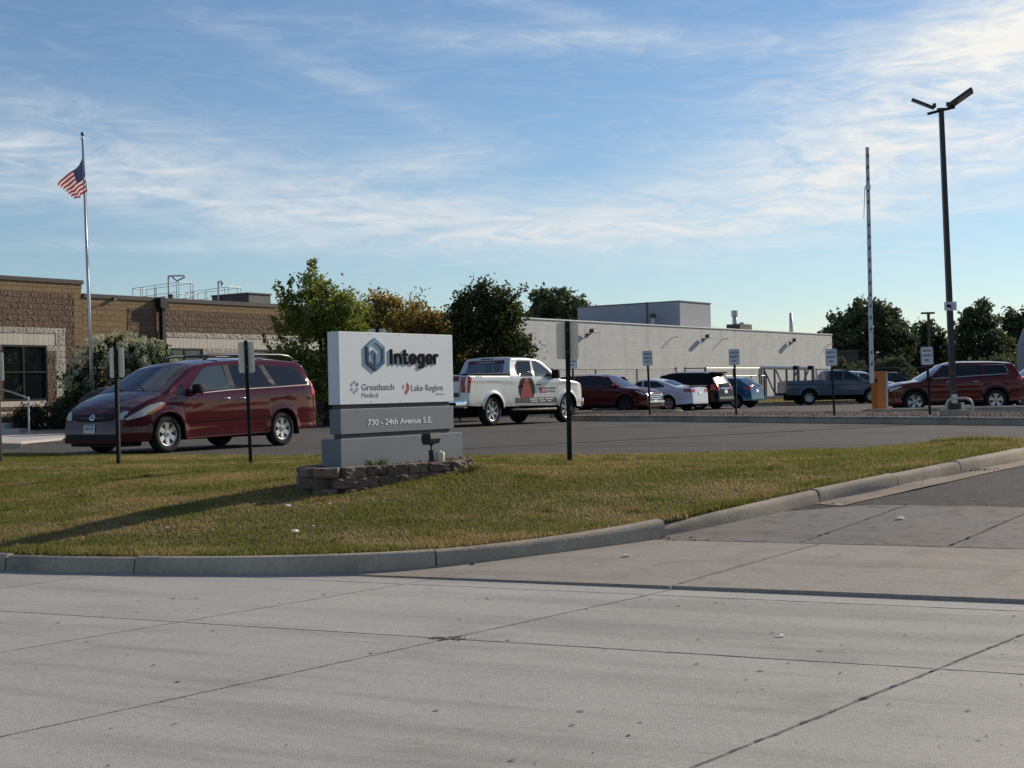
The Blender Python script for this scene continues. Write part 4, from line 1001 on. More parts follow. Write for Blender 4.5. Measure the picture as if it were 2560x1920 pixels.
# lamps and front end
c.both('head_lamp', [(2.30, .68), (2.40, .62), (2.36, .60), (2.08, .66), (1.80, .76), (1.62, .86), (1.60, .885), (1.70, .90), (1.95, .86)], LAMPW, .008, .05)
c.both('turn_lamp', [(1.98, .69), (1.70, .795), (1.61, .855), (1.60, .88), (1.72, .835), (1.98, .735)], AMBER, .012, .05)
for sg_ in (1, -1): c.patch('head_lamp', [(sg_ * .58, .60), (sg_ * .80, .62), (sg_ * .80, .76), (sg_ * .70, .755), (sg_ * .60, .68)], LAMPW, .010, 'F', .05)
c.patch('grille', [(-.60, .70), (-.50, .61), (-.30, .575), (.30, .575), (.50, .61), (.60, .70), (.40, .705), (-.40, .705)], DARKP, .008, 'F', .06)
c.patch('grille_bar', [(-.56, .66), (-.3, .635), (.3, .635), (.56, .66), (.3, .66), (-.3, .66)], PV, .016, 'F', .06)
em = MB()
for rx, rz, w in ((.075, .052, .011), (.03, .048, .009)):
    for i in range(24):
        a0, a1 = 2 * math.pi * i / 24, 2 * math.pi * (i + 1) / 24; P = lambda a, k: (rx * math.cos(a) * k, rz * math.sin(a) * k + .655)
        em.add([(c.xend(P(a, k)[0], P(a, k)[1], 1) + .026, *P(a, k)) for a, k in ((a0, 1), (a1, 1), (a1, 1 - w / rz), (a0, 1 - w / rz))], [(0, 1, 2, 3)])
for i in range(24):
    a0, a1 = 2 * math.pi * i / 24, 2 * math.pi * (i + 1) / 24; P = lambda a, k: (.062 * math.cos(a) * k, .016 * math.sin(a) * k + .680)
    em.add([(c.xend(*P(a, k), 1) + .026, *P(a, k)) for a, k in ((a0, 1), (a1, 1), (a1, .5), (a0, .5))], [(0, 1, 2, 3)])
em.build('oval_emblem', CHROME, c.root, fix=False)
c.patch('lower_intake', [(-.62, .26), (-.70, .32), (-.66, .36), (.66, .36), (.70, .32), (.62, .26)], DARKP, .008, 'F', .07)
for sg_ in (1, -1): c.patch('fog_recess', [(sg_ * .74, .30), (sg_ * .86, .31), (sg_ * .86, .37), (sg_ * .74, .37)], DARKP, .006, 'F', .06)
plate(c, -.06, .455, 'F', 'DW 151')
MB().box(1.95, 2.36, -.70, .70, .14, .30, tx=1.02, ty=1.05).build('air_dam', DARKP, c.root)
c.both('tail_lamp', [(-2.36, .98), (-2.53, .97), (-2.535, 1.0), (-2.47, 1.20), (-2.43, 1.26), (-2.37, 1.14)], LAMPR, .010, .05)
for sg_ in (1, -1): c.patch('tail_lamp', [(sg_ * .66, .98), (sg_ * .84, .97), (sg_ * .82, 1.22), (sg_ * .76, 1.20)], LAMPR, .008, 'B', .06)
c.patch('rear_window', [(-.62, 1.16), (.62, 1.16), (.56, 1.54), (-.56, 1.54)], GLASS, .005, 'B', .08); plate(c, 0, .80, 'B')
c.mirror(.86, 1.10, DARKP, (.13, .21, .17)); c.handles((.06, -.36), .945, CHROME); c.arch_lips(PV, .028)
for sg_ in (1, -1):
    y = .60 * sg_; rp = [(.28, y, 1.665), (.12, y, 1.735), (-.1, y, 1.765), (-1.8, y, 1.775), (-2.05, y, 1.75), (-2.2, y, 1.70)]; b = MB().tube(rp, [.02, .028, .026, .026, .028, .02], 8)
    b.build('roof_rail', M('rail_metal', (.10, .10, .105), .35, metal=.6), c.root, smooth=True)
for x in (-.35, -1.55): MB().tube([(x, -.6, 1.765), (x, .6, 1.765)], .018, 8).build('cross_bar', MAT['rail_metal'], c.root, smooth=True)
b = MB(); b.prism([(-2.22, 1.685), (-2.44, 1.675), (-2.42, 1.64), (-2.25, 1.64)], -.55, .55, 0, xf=lambda a, d_, h: (a, h, d_)); b.build('spoiler', PV, c.root)
for sg_ in (.25, -.35): MB().tube([(1.56, sg_ + .1, 1.125), (1.34, sg_ - .32, 1.24)], .010, 6).build('wiper', DARKP, c.root)
c.line([(2.30, .60), (2.15, .60), (2.12, .42)], .006); c.line([(1.12, 1.03), (1.45, 1.0), (1.66, .93)], .006)
for y in (.70, -.70): c.line([(1.62, y * 1.02), (1.7, y * 1.0), (2.1, y * .9), (2.26, y * .78)], .007, face='T')
c.wheels('six', RIM, .335, .218, .215, .3)

# ---------- silver pickup with printed doors
TRK = dict(w=2.03, ax=(1.872, -1.872), arch=.475, wr=.405, belt=(1.40, 1.30), tum=.30, rc=.06, crown=.03, bot=[.55, .50, .48, .42], fn=(.6, .10), rn=(.2, .03), flare=.03, cab=(-1.03, -.80), rnd=.022, step=.04,
    top=[(2.80, .55), (2.795, .95), (2.77, 1.10), (2.70, 1.17), (2.4, 1.225), (1.95, 1.265), (1.52, 1.30), (.80, 1.78), (.66, 1.83), (.4, 1.875), (-.3, 1.905), (-.74, 1.89), (-.82, 1.85), (-1.00, 1.43), (-1.01, 1.40), (-2.96, 1.41), (-3.04, 1.39), (-3.05, 1.36), (-3.06, .75), (-3.065, .60)])
PT = paint('silver_paint', (.60, .60, .585), .25, .35)
c = Car('pickup_truck', 'silver crew cab pickup with red and black printed doors behind the monument sign', (-.24, 43.37, ZL), (.6, .8), TRK, PT, cat='pickup truck'); trk = c; c.root.scale = (1.01, 1.02, 1.075)
c.patch('windshield', [(1.48, -.74), (1.48, .74), (.84, .63), (.84, -.63)], GLASS, .004, 'T')
tw = [[(1.26, 1.345), (.58, 1.735), (.42, 1.775), (.30, 1.775), (.22, 1.345)], [(.10, 1.345), (.16, 1.775), (-.46, 1.775), (-.60, 1.66), (-.66, 1.42), (-.52, 1.345)]]
c.both('side_window', tw[0], GLASSL, .006); c.both('side_window', tw[1], GLASS, .006)
for w_ in tw: c.pane_line(w_, .022)
c.line([(1.34, 1.30), (1.36, .9), (1.33, .52)]); c.line([(.16, 1.30), (.16, .9), (.17, .52)]); c.line([(-.66, 1.30), (-.64, .9), (-.78, .6)], .010); c.line([(1.3, .50), (-.80, .53)], .012)
c.line([(-1.0, 1.42), (-1.0, .55)], .028); c.line([(1.36, 1.25), (2.2, 1.21), (2.72, 1.12)], .007)
rw = c.patch('rear_window', [(-.70, 1.455), (.70, 1.455), (.645, 1.80), (-.645, 1.80)], M('printed_glass', (.13, .155, .21), .2, spec=.6, var=.25, vscale=3), .006, 'C', .08)
c.patch('window_print', [(-.69, 1.70), (.69, 1.70), (.66, 1.79), (-.66, 1.79)], M('print_maroon', (.11, .012, .02), .3), .009, 'C', .08, rw)
v, f = text_fit('NATIONWIDE SERVICE', 0, 1, 1.725, 1.76, .02); c.put('lettering', [(.33 - p[0] * .66, p[1]) for p in v], f, M('print_white', (.7, .7, .7), .5), .012, 'C', rw)['kind'] = 'stuff'
for y0 in (-.06, -.36):
    c.patch('window_print', [(y0 - .16, 1.47), (y0 - .02, 1.47), (y0 - .02, 1.69), (y0 - .16, 1.69)], M('print_black', (.02, .02, .025), .3), .009, 'C', .1, rw)
    for k in range(6):
        z0 = 1.480 + k * .034; c.put('window_print', [(y0 - .14, z0), (y0 - .05, z0 + .014), (y0 - .05, z0 + .028), (y0 - .14, z0 + .014)], [(0, 1, 2, 3)], M('print_pale', (.30, .32, .36), .4), .012, 'C', rw)
c.patch('brake_lamp', [(-.22, 1.83), (.22, 1.83), (.22, 1.855), (-.22, 1.855)], DARKP, .006, 'C', .1)
# bed: dark opening with raised rails and a tailgate
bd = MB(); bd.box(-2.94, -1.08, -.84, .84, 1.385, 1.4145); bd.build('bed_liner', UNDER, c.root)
for sg_ in (1, -1): MB().box(-3.03, -1.03, sg_ * .84 - .07 + (.05 if sg_ > 0 else -.05), sg_ * .84 + .07 + (.05 if sg_ > 0 else -.05), 1.395, 1.425, bev=.008).build('bed_rail', DARKP if sg_ < 0 else DARKP, c.root)
c.patch('tailgate', [(-.72, .78), (.72, .78), (.72, 1.37), (-.72, 1.37)], PT, .008, 'B', .1); c.line([(-.72, .80), (-.72, 1.37)], .012, face='B', off=.010); c.line([(.72, .80), (.72, 1.37)], .012, face='B', off=.010)
c.patch('tailgate_print', [(-.70, 1.22), (.70, 1.22), (.70, 1.36), (-.70, 1.36)], MAT['print_maroon'], .012, 'B', .1)
c.patch('tailgate_print', [(-.70, .80), (.70, .80), (.70, .92), (-.70, .92)], M('print_grey', (.06, .068, .075), .6, spec=.2), .012, 'B', .1)
for sg_ in (1, -1):
    c.patch('tail_lamp', [(sg_ * .77, .92), (sg_ * .98, .92), (sg_ * .98, 1.33), (sg_ * .77, 1.33)], LAMPR, .010, 'B', .08)
c.both('tail_lamp', [(-3.05, .90), (-2.96, .91), (-2.95, 1.10), (-2.90, 1.17), (-2.86, 1.30), (-2.90, 1.345), (-3.04, 1.34)], LAMPR, .012, .05)
b = MB(); b.box(-3.20, -3.03, -.98, .98, .50, .70, bev=.03); b.build('rear_bumper', CHROME, c.root, smooth='auto'); MB().box(-3.205, -3.10, -.70, .70, .56, .66).build('bumper_step', DARKP, c.root); MB().box(-3.0, -2.5, -.3, .3, .40, .52).build('hitch', UNDER, c.root)
# door prints, on both sides
for fc in 'LR':
    el_ = [(-.24 + .40 * math.cos(t), .98 + .40 * math.sin(t)) for t in np.linspace(0, 2 * math.pi, 28)[:-1]]; el_ = [(x, max(.745, min(1.30, z))) for x, z in el_]
    c.patch('door_print', el_, MAT['print_black'] if fc == 'L' else M('print_soft_black', (.010, .010, .012), .7, spec=.1), .002, fc, .08)
    c.patch('door_print', [(.06, .745), (-.58, .745), (-.30, 1.30), (-.17, 1.30)], M('print_red', (.26, .028, .034), .6, spec=.2), .0035, fc, .08)
    c.patch('door_print', [(1.30, .58), (-.84, .60), (-.84, .745), (1.30, .735)], MAT['print_grey'], .002, fc, .1)
    s_ = -1 if fc == 'L' else 1
    def txt(t, a, d_, z0, z1, m_, bold=.02): c.text(t, a, d_, z0, z1, m_, fc, bold, .004)
    a = (lambda x0, x1: (x0, x1)) if fc == 'R' else (lambda x0, x1: (x1, x0))
    txt('BCI', *a(.40, .74), .86, 1.03, MAT['print_red'], .05); txt('INTEGRATED', *a(.79, 1.28), .965, 1.03, MAT['print_grey'], .03); txt('SOLUTIONS', *a(.79, 1.22), .88, .94, MAT['print_grey'], .03)
    for k, (x0, x1, z) in enumerate(((-.1, .28, .685), (.34, .62, .685), (.68, 1.1, .685), (-.06, .33, .625), (.42, .7, .625), (.8, 1.0, .625))):
        c.patch('door_print', [(x0, z), (x1, z), (x1, z + .026), (x0, z + .026)], MAT['print_white'], .004, fc, .3)
    c.text('4X4', *a(-2.66, -2.36), 1.325, 1.36, MAT['print_grey'], fc, .03, .004)
c.mirror(1.12, 1.36, DARKP, (.12, .24, .26)); c.handles((.36, -.46), 1.10, DARKP); c.arch_lips(PT, .03)
for sg_ in (1, -1):
    b = MB(); b.tube([(1.28, sg_ * .97, .40), (1.2, sg_ * 1.03, .40), (-1.0, sg_ * 1.03, .40), (-1.1, sg_ * .97, .40)], .05, 8); b.build('side_step', DARKP, c.root, smooth=True)
    for x in (.95, .1, -.75): MB().box(x - .12, x + .12, sg_ * 1.03 - .035, sg_ * 1.03 + .035, .447, .456).build('step_pad', CHROME, c.root)
for sg_ in (1, -1): c.patch('head_lamp', [(sg_ * .60, .95), (sg_ * .92, .95), (sg_ * .92, 1.08), (sg_ * .60, 1.06)], LAMPW, .008, 'F', .08)
c.patch('grille', [(-.58, .72), (.58, .72), (.62, 1.08), (-.62, 1.08)], DARKP, .006, 'F', .1); MB().box(2.78, 2.86, -.95, .95, .48, .70, bev=.03).build('front_bumper', CHROME, c.root, smooth='auto')
c.wheels('seven', RIM, .405, .275, .27)

# ---------- the other vehicles: one profile each
def suv_spec(Ln=4.7, w=1.87, h=1.70, wb=2.75, fo=.93, wr=.355, hood=1.05, rake=.55, back=.30):
    xf = wb / 2 + fo; xr = xf - Ln; cow = wb / 2 - .22
    return dict(w=w, ax=(wb / 2, -wb / 2), arch=wr + .055, wr=wr, belt=(1.12, 1.03), tum=.30, rc=.075, crown=.05, bot=[.34, .28, .26, .24], fn=(.8, .20), rn=(.75, .19), step=.06,
        top=[(xf, .36), (xf - .005, .60), (xf - .03, .78), (xf - .12, .90), (xf - .5, hood - .05), (cow, hood + .02), (cow - rake * 1.35, h - .10), (cow - rake * 1.35 - .25, h - .03), (-.3, h), (xr + 1.0, h - .015), (xr + .42, h - .06), (xr + back, h - .12), (xr + .12, 1.10), (xr + .05, .95), (xr + .012, .72), (xr, .42)]), xf, xr, cow
def sedan_spec(Ln=4.85, w=1.82, h=1.46, wb=2.775, fo=.96, wr=.33, deck=1.08):
    xf = wb / 2 + fo; xr = xf - Ln; cow = wb / 2 - .35
    return dict(w=w, ax=(wb / 2, -wb / 2), arch=wr + .05, wr=wr, belt=(1.0, .92), tum=.42, rc=.07, crown=.05, bot=[.30, .22, .20, .20], fn=(.8, .22), rn=(.8, .20), step=.06,
        top=[(xf, .34), (xf - .005, .50), (xf - .03, .62), (xf - .12, .72), (xf - .6, .86), (cow, .95), (cow - .85, h - .05), (cow - 1.15, h), (-.55, h - .01), (-1.0, h - .09), (-1.72, deck + .03), (-1.85, deck), (xr + .10, deck - .015), (xr + .04, deck - .06), (xr + .02, .80), (xr, .60), (xr - .001, .38)]), xf, xr, cow
def dress(c, xf, xr, cow, h, glass=GLASS, tall=True, rear_z=(1.12, 1.55), tail=None, head=True, wheel='five', rim=RIM, trimmat=None, sedan=False, chrome_front=False, rake=.55, win_r=None):
    zt = h - .13; bz = c.belt(0) + .035
    c.patch('windshield', [(cow - .04, -c.hw * .76), (cow - .04, c.hw * .76), (cow - (.80 if sedan else rake * 1.28), c.hw * .62), (cow - (.80 if sedan else rake * 1.28), -c.hw * .62)], M('pale_windshield', (.05, .06, .07), .05, spec=.8), .004, 'T')
    if sedan: ws = [[(cow - .28, bz), (cow - .80, zt + .0), (-.02, zt + .02), (-.06, bz)], [(-.14, bz + .01), (-.10, zt + .02), (-.72, zt - .01), (-1.18, bz + .12), (-1.16, bz + .05)]]
    else: ws = [[(cow - .22, bz), (cow - rake * 1.15, zt), (.06, zt + .02), (.02, bz)], [(-.06, bz), (-.02, zt + .02), (-.86, zt + .02), (-.92, bz + .02)], [(-1.0, bz + .02), (-.95, zt + .02), ((win_r or xr + .62) + .12, zt - .02), (win_r or xr + .62, bz + .22), (win_r or xr + .70, bz + .12)]]
    for w_ in ws: c.both('side_window', w_, glass, .006, .09); 
    if trimmat:
        out_ = [ws[0][0], ws[0][1], ws[0][2]] + ([ws[-1][2], ws[-1][3], ws[-1][4]] if len(ws[-1]) > 4 else ws[-1][2:]); c.line(out_ + [out_[0]], .022, trimmat, .009, name='window_trim')
    c.line([(cow - .12, bz - .04), (cow - .10, .3)]); c.line([(-.0, bz - .04), (-.0, .3)]); c.line([(-.95, bz - .04), (-.90, .75), (-.78, .45)])
    c.both('lower_cladding', [(c.xa - c.ra - .01, c.zb(.2) + .01), (c.xb + c.ra + .01, c.zb(-.2) + .02), (c.xb + c.ra + .01, c.zb(-.2) + .11), (c.xa - c.ra - .01, c.zb(.2) + .10)], DARKP, .006, .12)
    c.mirror(cow - .30, bz + .02, c.col, (.11, .2, .15)); c.handles((.22, -.68), bz - .12, c.col if not trimmat else CHROME)
    c.both('head_lamp', [(xf - .10, c.zt(xf - .16) - .20), (xf - .10, c.zt(xf - .16) - .10), (xf - .45, c.zt(xf - .45) - .10), (xf - .50, c.zt(xf - .45) - .13)], LAMPW, .008, .06)
    for sg_ in (1, -1): c.patch('head_lamp', [(sg_ * c.hw * .55, c.zt(xf - .12) - .22), (sg_ * c.hw * .76, c.zt(xf - .12) - .20), (sg_ * c.hw * .76, c.zt(xf - .12) - .08), (sg_ * c.hw * .55, c.zt(xf - .12) - .12)], LAMPW, .008, 'F', .07)
    gz = c.zt(xf - .12); c.patch('grille', [(-c.hw * .52, gz - .34), (c.hw * .52, gz - .34), (c.hw * .55, gz - .10), (-c.hw * .55, gz - .10)], DARKP, .006, 'F', .08)
    if chrome_front:
        for k in (.14, .22, .30): c.patch('grille_bar', [(-c.hw * .5, gz - k - .022), (c.hw * .5, gz - k - .022), (c.hw * .5, gz - k), (-c.hw * .5, gz - k)], CHROME, .014, 'F', .1)
    c.patch('lower_intake', [(-c.hw * .6, .30), (c.hw * .6, .30), (c.hw * .6, .44), (-c.hw * .6, .44)], DARKP, .006, 'F', .1)
    if sedan:
        c.patch('rear_window', [(-1.02, -.60), (-1.02, .60), (-1.66, .66), (-1.66, -.66)], glass, .004, 'T', .08); tz = .86
        c.both('tail_lamp', [(xr + .38, .84), (xr + .06, .80), (xr + .05, .93), (xr + .12, .97), (xr + .40, .93)], LAMPR, .008, .06)
        for sg_ in (1, -1): c.patch('tail_lamp', [(sg_ * .46, .80), (sg_ * .70, .80), (sg_ * .70, .93), (sg_ * .46, .95)], LAMPR, .008, 'B', .06)
    else:
        c.patch('rear_window', [(-c.hw * .66, rear_z[0]), (c.hw * .66, rear_z[0]), (c.hw * .58, rear_z[1]), (-c.hw * .58, rear_z[1])], glass, .005, 'B', .08)
        t0, t1 = tail or (.88, 1.10)
        c.both('tail_lamp', [(xr + .34, t0 + .02), (xr + .08, t0), (xr + .11, t1), (xr + .34, t1)], LAMPR, .008, .06)
        for sg_ in (1, -1): c.patch('tail_lamp', [(sg_ * c.hw * .58, t0), (sg_ * c.hw * .77, t0), (sg_ * c.hw * .77, t1), (sg_ * c.hw * .62, t1)], LAMPR, .008, 'B', .06)
    plate(c, 0, .78 if sedan else .80, 'B'); plate(c, 0, .46, 'F')
    c.wheels(wheel, rim, None, c.zw * .66, .22)
MARO = paint('maroon_paint', (.085, .007, .012)); REDP = paint('dark_red_paint', (.10, .008, .012)); WHP = paint('white_paint', (.62, .64, .70)); BKP = paint('black_paint', (.006, .006, .007), spec=.12); BLP = paint('blue_paint', (.014, .10, .21)); GRP = paint('slate_paint', (.075, .10, .135)); NVP = paint('navy_paint', (.02, .03, .07)); DKP = paint('dark_green_paint', (.012, .018, .016)); SVP = paint('pale_silver_paint', (.4, .43, .45))
HP = (-.824, .566)
sp, xf, xr, cow = suv_spec(4.75, 1.88, 1.66, 2.80, .98, .36, 1.10, .55)
c = Car('crossover', 'dark red crossover nosing out beside the silver pickup, chrome grille to the right', (3.95, 60.3, ZL), (.85, -.53), sp, MARO); dress(c, xf, xr, cow, 1.66, wheel='five', rim=RIMD, chrome_front=True, rake=.55)
MB().box(xf - .03, xf + .05, -.72, .72, .40, .50, bev=.02).build('front_bumper_bar', CHROME, c.root)
sp, xf, xr, cow = sedan_spec(4.86, 1.82, 1.45)
c = Car('sedan', 'white sedan parked nose to the building beside the dark red crossover', (6.15, 63.4, ZL), HP, sp, WHP); dress(c, xf, xr, cow, 1.45, sedan=True, wheel='five')
MB().prism([(xr + .30, 1.065), (xr + .02, 1.10), (xr + .05, 1.06)], -.70, .70, 0, xf=lambda a, d_, h: (a, h, d_)).build('spoiler', WHP, c.root)
sp, xf, xr, cow = suv_spec(4.70, 1.92, 1.74, 2.82, .92, .37, 1.08, .55, .42)
c = Car('suv', 'black SUV with chrome rear bumper between the white sedan and the blue hatchback', (7.75, 65.6, ZL), HP, sp, BKP); dress(c, xf, xr, cow, 1.72, rear_z=(1.18, 1.55), tail=(.86, 1.14), wheel='five', glass=M('tinted_glass', (.006, .007, .008), .12, spec=.15))
c.patch('rear_trim', [(-.72, .48), (.72, .48), (.72, .56), (-.72, .56)], M('brushed_trim', (.30, .30, .28), .3, metal=.8), .012, 'B', .1); c.patch('rear_trim', [(-.45, .93), (.45, .93), (.45, .965), (-.45, .965)], CHROME, .012, 'B', .1)
MB().prism([(xr + .62, 1.69), (xr + .18, 1.685), (xr + .34, 1.62)], -.62, .62, 0, xf=lambda a, d_, h: (a, h, d_)).build('spoiler', BKP, c.root)
sp, xf, xr, cow = suv_spec(4.2, 1.74, 1.47, 2.55, .9, .31, .95, .6, .55)
sp['belt'] = (1.0, .92); c = Car('hatchback', 'bright blue hatchback parked beside the black SUV', (9.85, 67.7, ZL), HP, sp, BLP); dress(c, xf, xr, cow, 1.47, rear_z=(1.0, 1.33), tail=(.86, 1.02), wheel='five', win_r=xr + .85)
# grey pickup
TK2 = dict(w=1.89, ax=(1.62, -1.62), arch=.44, wr=.375, belt=(1.25, 1.20), tum=.30, rc=.06, crown=.03, bot=[.50, .46, .44, .42], fn=(.6, .12), rn=(.2, .03), flare=.035, cab=(-.75, -.5), rnd=.022, step=.05,
    top=[(2.50, .50), (2.495, .85), (2.46, 1.0), (2.38, 1.08), (2.0, 1.16), (1.32, 1.21), (.66, 1.66), (.5, 1.72), (.2, 1.765), (-.25, 1.775), (-.50, 1.76), (-.56, 1.72), (-.72, 1.27), (-.73, 1.235), (-2.72, 1.245), (-2.79, 1.23), (-2.80, 1.19), (-2.81, .70), (-2.815, .55)])
c = Car('pickup_truck', 'slate grey crew cab pickup parked side on beyond the barrier', (XU(2091, 73) , 73.2, ZL), (1, .06), TK2, GRP, cat='pickup truck')
c.patch('windshield', [(1.28, -.70), (1.28, .70), (.72, .60), (.72, -.60)], MAT['pale_windshield'], .004, 'T')
for w_ in ([(1.06, 1.255), (.48, 1.61), (.36, 1.65), (.28, 1.65), (.22, 1.255)], [(.12, 1.255), (.18, 1.65), (-.38, 1.65), (-.46, 1.58), (-.52, 1.255)]): c.both('side_window', w_, GLASS, .006, .09)
c.line([(1.14, 1.22), (1.15, .5)]); c.line([(.17, 1.22), (.17, .5)]); c.line([(-.55, 1.22), (-.66, .5)]); c.line([(-.725, 1.25), (-.725, .5)], .03)
c.mirror(.92, 1.28, GRP, (.12, .2, .2)); c.handles((.34, -.36), 1.05, GRP); c.arch_lips(DARKP, .05)
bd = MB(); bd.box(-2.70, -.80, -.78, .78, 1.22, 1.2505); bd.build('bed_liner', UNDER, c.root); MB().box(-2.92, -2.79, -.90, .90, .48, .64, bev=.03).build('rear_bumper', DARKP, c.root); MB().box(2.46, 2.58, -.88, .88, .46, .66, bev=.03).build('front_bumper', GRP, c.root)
for sg_ in (1, -1): c.patch('head_lamp', [(sg_ * .55, .85), (sg_ * .88, .85), (sg_ * .88, .99), (sg_ * .55, .97)], LAMPW, .008, 'F', .08); c.patch('tail_lamp', [(sg_ * .70, .86), (sg_ * .90, .86), (sg_ * .90, 1.18), (sg_ * .70, 1.18)], LAMPR, .010, 'B', .08)
c.patch('grille', [(-.5, .68), (.5, .68), (.54, .98), (-.54, .98)], DARKP, .006, 'F', .1); c.both('tail_lamp', [(-2.80, .86), (-2.70, .86), (-2.68, 1.17), (-2.80, 1.18)], LAMPR, .01, .06); c.patch('rear_window', [(-.62, 1.29), (.62, 1.29), (.57, 1.66), (-.57, 1.66)], GLASS, .006, 'C', .09)
c.wheels('ten', RIM, .375, .235, .25)
# red crossover by the light pole
sp, xf, xr, cow = suv_spec(4.59, 1.855, 1.68, 2.66, .90, .36, 1.06, .62, .34)
c = Car('crossover', 'red crossover with silver wheels passing behind the light pole', (14.62, 47.7, ZL), (-1, .02), sp, REDP); dress(c, xf, xr, cow, 1.68, wheel='five', rake=.66, trimmat=M('satin_trim', (.45, .45, .45), .3, metal=.8), tail=(1.0, 1.14), win_r=xr + .60)
c.arch_lips(DARKP, .07)
# vehicles farther back
sp, xf, xr, cow = suv_spec(5.3, 1.98, 1.86, 3.0, .95, .40, 1.15, .6, .22)
c = Car('suv', 'dark navy SUV whose roof shows above the red crossover', (20.6, 54.0, ZL), (-1, 0), sp, NVP); dress(c, xf, xr, cow, 1.86, wheel='five')
sp, xf, xr, cow = suv_spec(4.9, 1.92, 1.76, 2.85, .95, .38, 1.15, .55)
c = Car('suv', 'white SUV whose bright front pokes out behind the orange barrier box', (XU(2150, 79), 79.5, ZL), (.985, -.17), sp, WHP); dress(c, xf, xr, cow, 1.70, wheel='five', chrome_front=True)
sp, xf, xr, cow = sedan_spec(4.7, 1.8, 1.46)
c = Car('sedan', 'silver sedan low behind the hood of the red crossover', (XU(2200, 86), 86.5, ZL), (.99, -.12), sp, SVP); dress(c, xf, xr, cow, 1.46, sedan=True)
sp, xf, xr, cow = suv_spec(4.9, 1.95, 1.82, 2.85, .95, .38, 1.15, .55)
c = Car('suv', 'dark SUV in the back row whose windshield catches the light', (XU(2235, 96), 96.5, ZL), (.99, -.14), sp, DKP); dress(c, xf, xr, cow, 1.82, wheel='five')
# ------------------------------------------------------------------ long block building (brown end near, white end far)
TAN = M('tan_block', (.265, .178, .095), .95, var=.10, vscale=1.5, var2=.12, v2scale=45, bump=.4, bscale=80, rnd=.13)
BRN = M('brown_split_block', (.175, .120, .079), .95, var=.16, vscale=6, var2=.22, v2scale=30, bump=1, bscale=14, rnd=.10)
WHS = M('white_split_block', (.50, .45, .385), .95, var=.18, vscale=6, var2=.15, v2scale=30, bump=1, bscale=25, rnd=.12)
WHT = M('white_smooth_block', (.60, .55, .465), .9, var=.08, vscale=4, rnd=.06)
MORT = M('mortar_tan', (.22, .155, .09), .95, var=.2, vscale=5)
COPE = M('brown_coping', (.055, .045, .04), .5)
bl = thing('block_building', 'long single-storey block building, brown split-face near the minivan and painted white beyond', 'building', (-12.71, 53.8, 0), A35)
# wall bodies behind the blocks
MB().box(-24, -4.29, .03, 20, .3, 5.80).build('wall', MORT, bl)
MB().box(-4.29, 22.0, .03, 20, .3, 5.33).build('wall', MORT, bl)
WCM = M('white_painted_block', (.57, .57, .555), .9, var=.05, vscale=.6, var2=.07, v2scale=9)
def brick_bump(m, w=.4064, h=.2032, sockcol=None):
    t = m.node_tree; n = t.nodes; l = t.links; b = n['Principled BSDF']; tc = n.new('ShaderNodeTexCoord'); sp_ = n.new('ShaderNodeSeparateXYZ'); l.new(tc.outputs['Object'], sp_.inputs[0])
    cb = n.new('ShaderNodeCombineXYZ'); l.new(sp_.outputs[0], cb.inputs[0]); l.new(sp_.outputs[2], cb.inputs[1])
    br = n.new('ShaderNodeTexBrick'); br.inputs['Scale'].default_value = 1; br.inputs['Brick Width'].default_value = w; br.inputs['Row Height'].default_value = h; br.inputs['Mortar Size'].default_value = .012
    br.inputs['Color1'].default_value = (1, 1, 1, 1); br.inputs['Color2'].default_value = (.90, .90, .90, 1); br.inputs['Mortar'].default_value = (.88, .88, .88, 1); l.new(cb.outputs[0], br.inputs['Vector'])
    base = b.inputs['Base Color'].links[0].from_socket; mx = n.new('ShaderNodeMix'); mx.data_type = 'RGBA'; mx.blend_type = 'MULTIPLY'; mx.inputs[0].default_value = 1; l.new(base, mx.inputs[6]); l.new(br.outputs[0], mx.inputs[7]); l.new(mx.outputs[2], b.inputs['Base Color'])
    bp = n.new('ShaderNodeBump'); bp.inputs['Strength'].default_value = .6; bp.inputs['Distance'].default_value = .01; l.new(br.outputs['Fac'], bp.inputs['Height']); bp.invert = True; l.new(bp.outputs[0], b.inputs['Normal'])
brick_bump(WCM)
def streaks(m, c, amt, sx=1.6, sz=.12, lo=.52, hi=.72):
    t = m.node_tree; n = t.nodes; l = t.links; b = n['Principled BSDF']; base = b.inputs['Base Color'].links[0].from_socket; tc = n.new('ShaderNodeTexCoord'); mp = n.new('ShaderNodeMapping'); mp.inputs['Scale'].default_value = (sx, sx, sz); l.new(tc.outputs['Object'], mp.inputs[0])
    no = n.new('ShaderNodeTexNoise'); no.inputs['Scale'].default_value = 1; no.inputs['Detail'].default_value = 6; no.inputs['Roughness'].default_value = .6; l.new(mp.outputs[0], no.inputs['Vector'])
    mr = n.new('ShaderNodeMapRange'); mr.inputs[1].default_value = lo; mr.inputs[2].default_value = hi; mr.inputs[4].default_value = amt; l.new(no.outputs['Fac'], mr.inputs[0])
    mx = n.new('ShaderNodeMix'); mx.data_type = 'RGBA'; l.new(mr.outputs[0], mx.inputs[0]); l.new(base, mx.inputs[6]); mx.inputs[7].default_value = (*c, 1); l.new(mx.outputs[2], b.inputs['Base Color'])
streaks(WCM, (.36, .35, .33), .45); streaks(WCM, (.66, .66, .65), .4, .5, .4)
MB().box(22.0, 64.0, 0, 30, .3, 5.40).build('wall', WCM, bl)
for x in (29.2, 36.2, 43.0, 50.0, 57.0): MB().box(x - .012, x + .012, -.004, .02, .6, 5.38).build('control_joint', M('joint_dark', (.38, .37, .36), .9), bl)
MB().box(-24.1, -4.24, -.06, .5, 5.77, 5.91).box(-4.45, -4.24, .5, 20, 5.77, 5.91).build('coping', COPE, bl)
